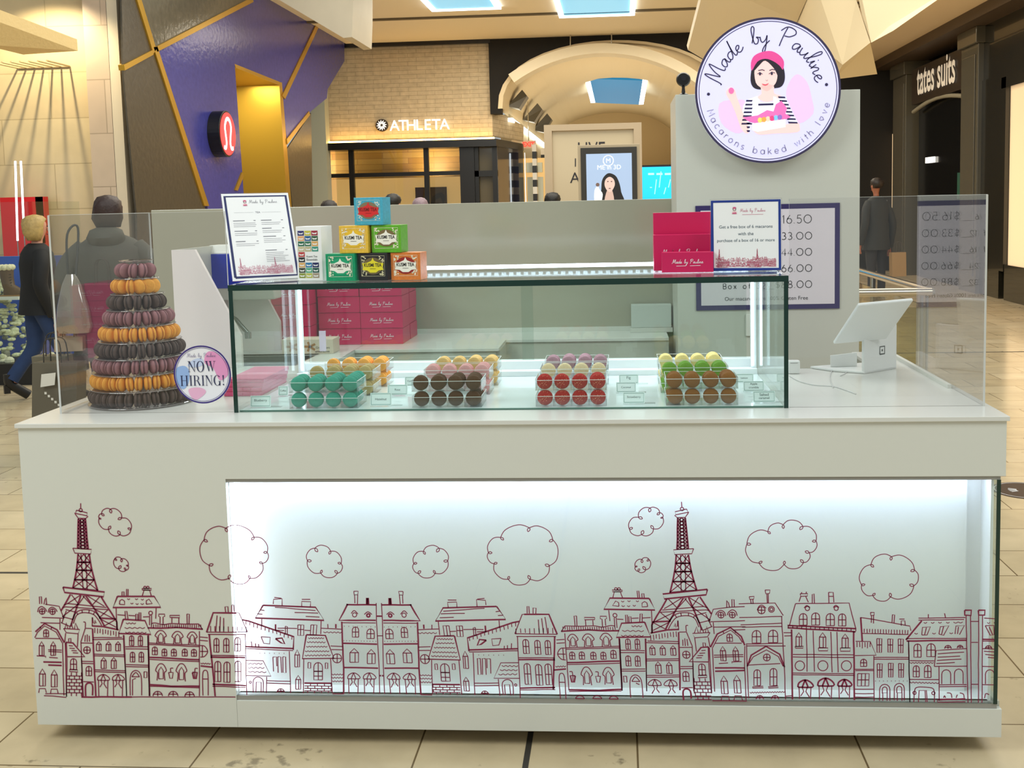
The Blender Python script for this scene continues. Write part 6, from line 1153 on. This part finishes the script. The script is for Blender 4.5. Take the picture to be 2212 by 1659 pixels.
person('blonde woman in a black coat and jeans walking past at left', (pw.x+.03, pw.y+.1, 0), -.85, 1.50, (12, 12, 14), (34, 56, 96), (178, 150, 92), (20, 18, 18), hemz=.47, stride=.15, lhand=(-.22, .05, .46), rhand=(.22, .05, .46), hairlen=.06)
yw = 3.75; pw2 = aY(248, 700, yw)
person('dark-haired woman in a grey coat seen from behind carrying bags', (pw2.x, yw, 0), .15, 1.62, (76, 75, 66), (44, 30, 40), (48, 28, 24), (24, 22, 22), hemz=.36, lhand=(-.34, .02, .50), rhand=(.30, .02, .50), hairlen=.055, hood=True, wide=1.22)
pm_ = aX(1893, 500, 5.35)
person('man in dark jacket seen from behind near the black shop front', (5.35, pm_.y, 0), .5, 1.76, (26, 28, 26), (30, 30, 34), (30, 20, 18), (30, 26, 24), hemz=.42, lhand=(-.28, .0, .46), rhand=(.27, .02, .43), skin=mat('skin_tan', (150, 92, 70), .5))
def headp(u, y, H, lab, coat, hair): p = aY(u, 440, y); person(lab, (p.x, y, 0), R.uniform(-.5, .5), H, coat, (40, 40, 44), hair, (30, 28, 26))
headp(711, 8.2, 1.585, 'person whose dark hair shows over the screen wall, leftmost', (60, 60, 60), (34, 26, 24))
headp(849, 8.6, 1.645, 'curly black-haired person behind the wall near the tea pyramid', (50, 54, 66), (22, 18, 16))
headp(908, 9.5, 1.60, 'person in pale purple hood showing just over the wall', (150, 136, 150), (140, 120, 130))
headp(1194, 8.8, 1.62, 'person with round dark head over the wall by the white booth', (30, 30, 34), (20, 18, 18))
# ---- bags of the woman
def bag(loc, w, d, h, c, lab, rz=0, lean=0, mark=None, handle=True):
    t = thing('shopping_bag', lab, 'bag', loc, None, rz); m_ = mat('bag_%d_%d' % c[:2], c, .5, var=.08, scale=5)
    mb = MB(); mb.slab([(-w/2, -d/2, 0), (w/2, -d/2, 0), (w/2+lean*.04, -d/2*.7, h), (-w/2+lean*.04, -d/2*.7, h)], (0, d*.85, 0)); mb.build('body', m_, t, local=True, bevel=.004)
    if handle:
        for s in (-1, 1): mb = MB(); mb.tube(bez([(-w*.2, s*d*.3, h-.02), (-w*.15, s*d*.25, h+.13), (w*.15, s*d*.25, h+.13), (w*.2, s*d*.3, h-.02)], 5), .004, 6); mb.build('handle', mat('bag_cord', (60, 56, 50), .6), t, local=True)
    if mark:
        P_ = Plane((0, -d/2*.85, 0), (1, 0, 0), (0, 0, 1), .03); mb = MB()
        if mark == 'panel': poly(mb, P_, [(-w*.2, h*.6), (w*.12, h*.64), (w*.16, h*.85), (-w*.16, h*.82)]); [poly(mb, P_, [(-w*.12+w*.07*k, h*(.48-.05*k)), (-w*.07+w*.07*k, h*(.48-.05*k)), (-w*.07+w*.07*k, h*(.52-.05*k)), (-w*.12+w*.07*k, h*(.52-.05*k))]) for k in range(6)]
        else: poly(mb, P_, [(-w*.2, h*.42), (w*.22, h*.46), (w*.22, h*.53), (-w*.2, h*.49)])
        mb.build('print', mat('bag_print', (214, 212, 204), .5), t, local=True)
    return t
q = aY(98, 830, yw-.1); bag((q.x+.05, yw-.05, .27), .22, .12, .34, (104, 98, 80), 'grey paper shopping bag, left one, held by the grey-coated woman', .1, -.6, 'oval')
q = aY(172, 830, yw); bag((q.x+.04, yw-.34, .25), .30, .12, .36, (96, 90, 76), 'grey paper shopping bag with white panel, right of the other', -.1, .4, 'panel')
q = aY(164, 748, yw-.15); bag((q.x, yw-.22, .66), .17, .08, .09, (190, 168, 140), 'small cream paper bag held above the grey bags', .2, 0, None)
q = aY(172, 660, yw-.2); t = thing('tote_bag', 'shiny see-through tote bag on the grey-coated woman\'s left side', 'bag', (q.x, yw-.28, .78)); mb = MB()
mb.loft([(0, 0, 0, .10, .05), (0, 0, .04, .115, .06), (0, 0, .16, .10, .055), (.0, 0, .30, .06, .03), (.0, 0, .36, .03, .012)], 20); mb.build('body', glass('shiny_plastic_bag', (215, 205, 190), 2.2, .12, haze=((170, 160, 140), .45)), t, local=True, smooth=60)
mb = MB(); mb.ball((-.02, 0, .08), .06, .03, .06); mb.build('red_contents', mat('red_wrap', (120, 40, 40), .6), t, local=True, smooth=60)
mb = MB(); mb.tube(bez([(-.02, 0, .35), (-.02, .02, .60), (.02, .08, .64), (.03, 0, .35)], 6), .007, 8); mb.build('strap', mat('dark_strap', (40, 44, 44), .5), t, local=True, smooth=60)
q = aY(222, 660, yw-.22); bag((q.x+.02, yw-.24, .62), .22, .06, .46, (112, 24, 62), 'dark magenta bag shape before the grey coat, standing in for reflected pink boxes', .0, 0, None)  # bag shape added for the reflection of pink boxes in the glass
pm2 = aX(1918, 575, 5.5); bag((5.62, pm_.y-.12, .36), .22, .1, .34, (150, 122, 84), 'brown kraft bag carried by the man at right', .3, 0, None)
# ---------------------------------------------------------------- window display at far left
YV = 6.2
dv = thing('window_display', 'glass shop window box with blue winter scene and black plinth', 'window display', (aY(20, 830, YV).x, YV, 0))
xr_ = aY(70, 600, YV).x; zb0 = aY(40, 812, YV).z; xq = xr_
mb = MB(); mb.box(xr_-2.5, YV, 0, xr_, YV+.9, max(.12, aZ(60, 828, 0).z+.19)); mb.build('plinth', BLACK, dv)
mb = MB(); mb.box(xr_-2.5, YV+.6, .19, xr_, YV+.66, 1.12); mb.build('blue_backdrop', mat('scene_blue', (24, 70, 160), .5, var=.5, scale=2.5, emit=.15), dv)
mb = MB(); mb.box(xr_-2.5, YV+.0, .19, xr_, YV+.012, 1.62); mb.box(xr_-.012, YV+.012, .19, xr_, YV+.9, 1.62); mb.build('glass', CLEAR, dv)
mb = MB(); rt = random.Random(4)
for k in range(320):
    t_ = rt.random(); a_ = rt.uniform(0, 6.28); r_ = .36*(1-t_)*math.sqrt(rt.uniform(.5, 1)); mb.ball((xr_-.55+r_*math.cos(a_), YV+.38+r_*.8*math.sin(a_), .2+.80*t_), rt.uniform(.02, .045), None, rt.uniform(.012, .026), 7, 5)
mb.build('snowy_tree', mat('frosted_tree', (214, 214, 178), .8, var=.4, scale=50, bump=1), dv)
mb = MB()
for k in range(40): mb.ball((xr_-R.uniform(.05, 1.2), YV+R.uniform(.08, .5), .2+R.uniform(0, .02)), R.uniform(.02, .05), None, R.uniform(.01, .05), 8, 5)
tag(mb.build('snow_heap', mat('snow', (222, 216, 190), .8), dv), kind='stuff')
bt = thing('winter_boot', 'brown laced winter boot with white fleece cuff in the window', 'boot', aY(25, 636, YV+.25))
zq = aY(25, 637, YV+.25).z; xb0 = aY(22, 600, YV+.25).x
mb = MB(); mb.box(xb0-.22, YV+.12, zq-.035, xb0+.14, YV+.4, zq-.01); ps = mb.build('display_shelf', mat('shelf_white', (220, 220, 216), .3)); tag(ps, 'white shelf under the winter boot in the window', 'shelf')
mb = MB(); mb.box(xb0-.2, YV+.25, .19, xb0-.18, YV+.27, zq-.035); mb.build('post', STEEL, ps)
mb = MB(); mb.loft([(xb0+.03, YV+.25, zq, .10, .045), (xb0+.03, YV+.25, zq+.02, .105, .048), (xb0+.02, YV+.25, zq+.05, .085, .046), (xb0-.02, YV+.25, zq+.09, .055, .05), (xb0-.03, YV+.25, zq+.16, .058, .052), (xb0-.03, YV+.25, zq+.23, .062, .056)], 20); mb.build('leather_upper', mat('brown_leather', (92, 64, 32), .6, var=.3, scale=30), bt, smooth=50)
mb = MB(); mb.box(xb0-.08, YV+.2, zq-.01, xb0+.135, YV+.3, zq+.002); mb.build('sole', mat('tan_sole', (150, 110, 60), .7), bt, bevel=.004)
mb = MB(); [mb.ball((xb0-.03+.05*math.cos(t_), YV+.25+.045*math.sin(t_), zq+.25), .03, None, .028, 8, 6) for t_ in [k*.7 for k in range(9)]]; mb.build('fleece_cuff', mat('fleece', (226, 214, 180), .9, bump=.8, scale=60), bt, smooth=80)
mb = MB(); [mb.tube([(xb0-.005, YV+.21, zq+.08+k*.025), (xb0+.03, YV+.22, zq+.09+k*.025)], .003, 5) for k in range(5)]; mb.build('laces', mat('lace_dark', (40, 30, 20), .7), bt)
a, b = aY(5, 427, YS-.15), aY(106, 562, YS-.15); rf = thing('red_frame', 'red framed picture panel on the lit stone wall at far left', 'frame', ((a.x+b.x)/2, YS-.15, b.z))
mb = MB(); z1_ = a.z; z0_ = b.z; mb.box(a.x, YS-.2, z0_, a.x+.115*4.5, YS-.1, z1_); mb.box(b.x-.09, YS-.2, z0_+.2, b.x, YS-.1, z1_); mb.box(a.x+.5, YS-.2, z1_-.10, b.x-.09, YS-.1, z1_); mb.build('frame_boards', mat('signal_red', (196, 14, 20), .4), rf)
mb = MB(); mb.box(a.x+.517, YS-.12, z0_+.2, b.x-.09, YS-.11, z1_-.10); mb.build('picture', mat('grey_picture', (112, 108, 96), .4, var=.3, scale=3), rf)
mb = MB(); mb.box(a.x+.1, YS-.2, 0, a.x+.2, YS-.1, z0_); mb.build('post', mat('signal_red', (196, 14, 20), .4), rf)
for u0, v0, u1, v1, l in ((33, 348, 38, 520, 'left'), (45, 348, 52, 500, 'right')):  # light streaks reflected in window glass, built as glowing tubes on added stems
    p0 = aY(u0, v0, YS-.5); p1 = aY(u1, v1, YS-.5); mb = MB(); mb.cyl(p0, p1, .011, 10); t = mb.build('reflection_tube', mat('reflection_glow', (226, 238, 255), .5, emit=4)); tag(t, 'slim vertical white reflection, built as a glowing tube, by the red frame, %s one' % l, 'reflection')
    mb = MB(); mb.cyl((p1.x, p1.y, 0), p1, .006, 8); mb.build('stem', STEEL, t)
# ---------------------------------------------------------------- white booth, screen, signs, far shop of stripes
YBo = 9.6
a, b = aY(1179, 278, YBo), aY(1384, 430, YBo); bo = thing('white_booth', 'plain white square booth wall standing behind the stall', 'booth', ((a.x+b.x)/2, YBo, 0))
mb = MB(); zt2 = a.z; mb.box(a.x, YBo, 0, b.x, YBo+.8, zt2); mb.build('wall', mat('booth_cream', (204, 188, 158), .5), bo)
mb = MB(); fr = .07; mb.box(a.x-.02, YBo-.04, 0, a.x+fr, YBo, zt2+.04); mb.box(b.x-fr, YBo-.04, 0, b.x+.02, YBo, zt2+.04); mb.box(a.x+fr, YBo-.04, zt2-.03, b.x-fr, YBo, zt2+.04); mb.build('frame', mat('booth_frame', (188, 168, 140), .5), bo)
PBo = Plane((0, YBo, 0), (1, 0, 0), (0, 0, 1), .003); pl = aY(1278, 322, YBo); mb = MB(); text(mb, PBo, 'LIVE', pl.x, pl.z-.09, w=.31, hgt=.17)
text(mb, PBo, 'A', aY(1243, 430, YBo).x, aY(1243, 395, YBo).z, hgt=.12); ribbon(mb, PBo, [(aY(1243, 340, YBo).x, aY(1243, 342, YBo).z), (aY(1243, 360, YBo).x, aY(1243, 360, YBo).z)], .012); mb.build('lettering', INK, bo)
YSc = 8.2; a, b = aY(1254, 320, YSc), aY(1377, 440, YSc); scn = thing('advert_screen', 'portrait advert screen in a grey frame showing a dark-haired woman', 'screen', ((a.x+b.x)/2, YSc, 0))
mb = MB(); z0s = .35; mb.box(a.x-.03, YSc, z0s, b.x+.03, YSc+.14, a.z+.03); mb.box(a.x+.12, YSc+.02, 0, b.x-.12, YSc+.12, z0s); mb.build('cabinet', mat('screen_cabinet', (176, 160, 134), .5), scn, bevel=.005)
mb = MB(); mb.box(a.x, YSc-.012, z0s+.06, b.x, YSc-.0005, a.z); mb.build('bezel', mat('bezel_grey', (56, 54, 50), .3), scn)
s0, s1 = aY(1266, 333, YSc), aY(1366, 440, YSc); PSc = Plane((0, YSc-.013, 0), (1, 0, 0), (0, 0, 1), .001)
mb = MB(); poly(mb, PSc, [(s0.x, .5), (s1.x, .5), (s1.x, s0.z), (s0.x, s0.z)]); mb.build('display', mat('screen_blue_grey', (146, 166, 196), .3, emit=.75), scn)
def sp(u, v): q_ = aY(u, v, YSc-.014); return (q_.x, q_.z)
def spoly(name, c, pts, h, em=.4, sm=4):
    mb = MB(); q_ = [sp(u, v) for u, v in pts]
    if sm: q_ = [(v.x, v.y) for v in bez([Vector(t_) for t_ in q_], sm, True)[:-1]]
    poly(mb, PSc, q_, h); mb.build(name, mat('scr_'+name, c, .4, emit=em), scn)
spoly('portrait_hair', (34, 30, 32), [(1316, 374), (1330, 380), (1338, 396), (1342, 415), (1346, 440), (1290, 440), (1298, 415), (1300, 392), (1306, 380)], .002, .1)
spoly('portrait_face', (214, 186, 178), [(1317, 382), (1326, 388), (1328, 400), (1322, 412), (1317, 415), (1311, 411), (1306, 400), (1308, 388)], .003, .4); spoly('portrait_neck', (200, 170, 160), [(1312, 410), (1322, 410), (1326, 440), (1306, 440)], .0025, .4)
spoly('small_figure', (214, 220, 226), [(1291, 402), (1296, 410), (1302, 420), (1297, 440), (1285, 440), (1284, 412)], .0035, .5); spoly('small_figure_head', (120, 96, 90), ell(1291, 399, 4, 4, n=8), .004, .2)
mb = MB()
for u0, v0 in ((1313, 392), (1321, 392)): poly(mb, PSc, [(sp(u0, v0)[0]+a_, sp(u0, v0)[1]+b_) for a_, b_ in ell(0, 0, .008, .005, n=8)], .004)
poly(mb, PSc, [(sp(1317, 407)[0]+a_, sp(1317, 407)[1]+b_) for a_, b_ in ell(0, 0, .012, .004, n=8)], .004); mb.build('portrait_features', mat('scr_feat', (90, 40, 46), .5), scn)
mb = MB(); c_ = sp(1314, 347); rr_ = .052
ribbon(mb, PSc, [(c_[0]+rr_*math.cos(t_), c_[1]+rr_*math.sin(t_)) for t_ in [2*math.pi*k/28 for k in range(29)]], .008, .003); text(mb, PSc, 'M', c_[0], c_[1]-.022, hgt=.045, h=.003); q_ = sp(1316, 366); text(mb, PSc, 'ME in 3D', q_[0], q_[1], w=.24, h=.003); mb.build('emblem', mat('screen_white', (236, 240, 246), .4, emit=.8), scn)
a, b = aY(1384, 357, 13.5), aY(1457, 450, 13.5); t = thing('cyan_video_wall', 'bright cyan lit video wall right of the white booth', 'screen', ((a.x+b.x)/2, 13.5, 0))
mb = MB(); mb.box(a.x-.4, 13.5, .6, b.x, 13.6, a.z); mb.box(a.x-.35, 13.5, 0, a.x-.25, 13.6, .6); mb.box(b.x-.1, 13.5, 0, b.x, 13.6, .6); mb.build('cabinet', BLACK, t)
mb = MB(); mb.box(a.x-.36, 13.48, .7, b.x-.03, 13.499, a.z-.03); mb.build('display', mat('cyan_screen', (20, 168, 232), .4, emit=1.3), t)
mb = MB(); PV = Plane((0, 13.48, 0), (1, 0, 0), (0, 0, 1), .004)
for k in range(3): q_ = aY(1400+k*18, 376, 13.48); ribbon(mb, PV, [(q_.x, q_.z), (q_.x+.09, q_.z)], .03)
for k in range(5): q_ = aY(1404+k*10, 405, 13.48); ribbon(mb, PV, [(q_.x, q_.z-.1*(k % 2)), (q_.x+.03, q_.z+.12*(k % 3))], .012)
mb.build('lettering', mat('cyan_light', (140, 224, 250), .4, emit=1.5), t)
mb = MB(); q_ = aY(1395, 395, 13.3); mb.box(q_.x-.12, 13.35, 0, q_.x+.12, 13.45, 1.5); tag(mb.build('brown_post_box', mat('brown_box', (110, 70, 50), .5)), 'brown upright box in front of the cyan video wall', 'box')
# exit sign and striped shop
a = aY(1142, 312, 22.5); es = thing('exit_sign', 'small red lit exit sign left of the white booth', 'sign', (a.x, 22.5, a.z))
mb = MB(); mb.box(a.x-.17, 22.5, a.z-.09, a.x+.17, 22.55, a.z+.09); mb.build('case', mat('exit_case', (226, 196, 180), .5), es)
mb = MB(); text(mb, Plane((0, 22.5, 0), (1, 0, 0), (0, 0, 1), .005), 'EXIT', a.x, a.z-.05, w=.28, hgt=.11, bold=.04); mb.build('lettering', mat('exit_red', (236, 60, 48), .4, emit=1.5), es)
mb = MB(); mb.tube([(a.x, 22.52, a.z+.09), (a.x, 22.52, a.z+1.0)], .012, 6); mb.build('stem', STEEL, es)
st_ = thing('striped_shop_front', 'black and white striped shop pillars beyond the arch at left', 'shop front', (aY(1155, 400, 20.8).x, 20.8, 0))
for u0, u1, v0, y in ((1149, 1161, 312, 20.8), (1168, 1181, 320, 22.5)):
    a, b = aY(u0, v0, y), aY(u1, 440, y); mb = MB(); n = 18
    for k in range(n): mb.mat(k % 2); z0_ = a.z*k/n; mb.box(a.x, y, z0_, b.x, y+.3, a.z*(k+1)/n)
    mb.build('striped_pillar', [mat('stripe_black', (20, 20, 20), .4), mat('stripe_white', (226, 222, 212), .4)], st_)
mb = MB(); a, b = aY(1133, 330, 20.4), aY(1136, 440, 20.4); mb.box(a.x, 20.4, 0, b.x, 20.45, a.z); mb.build('lit_edge', mat('white_led', (240, 250, 255), .5, emit=3.5), st_)
mb = MB(); a, b = aY(1137, 352, 21.2), aY(1172, 372, 21.2); mb.box(a.x, 21.1, b.z, b.x, 21.3, a.z); mb.box(a.x, 21.3, 0, b.x, 21.4, b.z-.1); mb.build('counter_block', mat('shop_white', (214, 220, 206), .5), st_)
# ---------------------------------------------------------------- balustrade at right
yr = 4.05; c_ = aY(2012, 630, yr); zr = c_.z
BL = thing('steel_balustrade', 'stainless steel and glass balustrade behind the till at right', 'balustrade', (c_.x, yr, 0))
mb = MB(); mb.tube([(c_.x-3.2, yr, zr), (c_.x, yr, zr)], .026, 14); mb.tube([(c_.x, yr, zr), (c_.x+.0, yr+6, zr)], .026, 14); mb.build('handrail', mat('polished_steel', (196, 184, 164), .16, 1), BL, smooth=60)
for dx, dy in ((-.06, 0), (0, .10), (-1.5, 0), (0, 1.6), (0, 3.2)):
    mb = MB(); mb.tube([(c_.x+dx, yr+dy, 0), (c_.x+dx, yr+dy, zr-.02)], .011, 10); mb.build('post', STEEL, BL)
mb = MB(); mb.box(c_.x-3.0, yr-.006, .04, c_.x-.08, yr+.006, zr-.10); mb.box(c_.x-.006, yr+.15, .04, c_.x+.006, yr+5.8, zr-.10); mb.build('glass_panel', glass('rail_glass', (232, 232, 214), 1), BL)
# floor decal
q_ = aZ(2214, 1060, 0); mb = MB(); mb.lathe([(0, 0), (.16, 0), (.16, .0015), (0, .0015)], (q_.x, q_.y, .0005), 48); fd = mb.build('floor_decal', mat('decal_brown', (52, 34, 24), .4)); tag(fd, 'round dark floor decal beside the right end of the stall', 'floor sticker')
PD = Plane((q_.x, q_.y, .002), (1, 0, 0), (0, 1, 0), .0008); mb = MB()
ribbon(mb, PD, [(.145*math.cos(t_), .145*math.sin(t_)) for t_ in [2*math.pi*k/40 for k in range(41)]], .004)
for k in range(6): an = math.radians(150+10*k); ribbon(mb, PD, [(.04*math.cos(an), .04*math.sin(an)), (.08*math.cos(an), .08*math.sin(an))], .005)
mb.build('print', PAPER, fd)
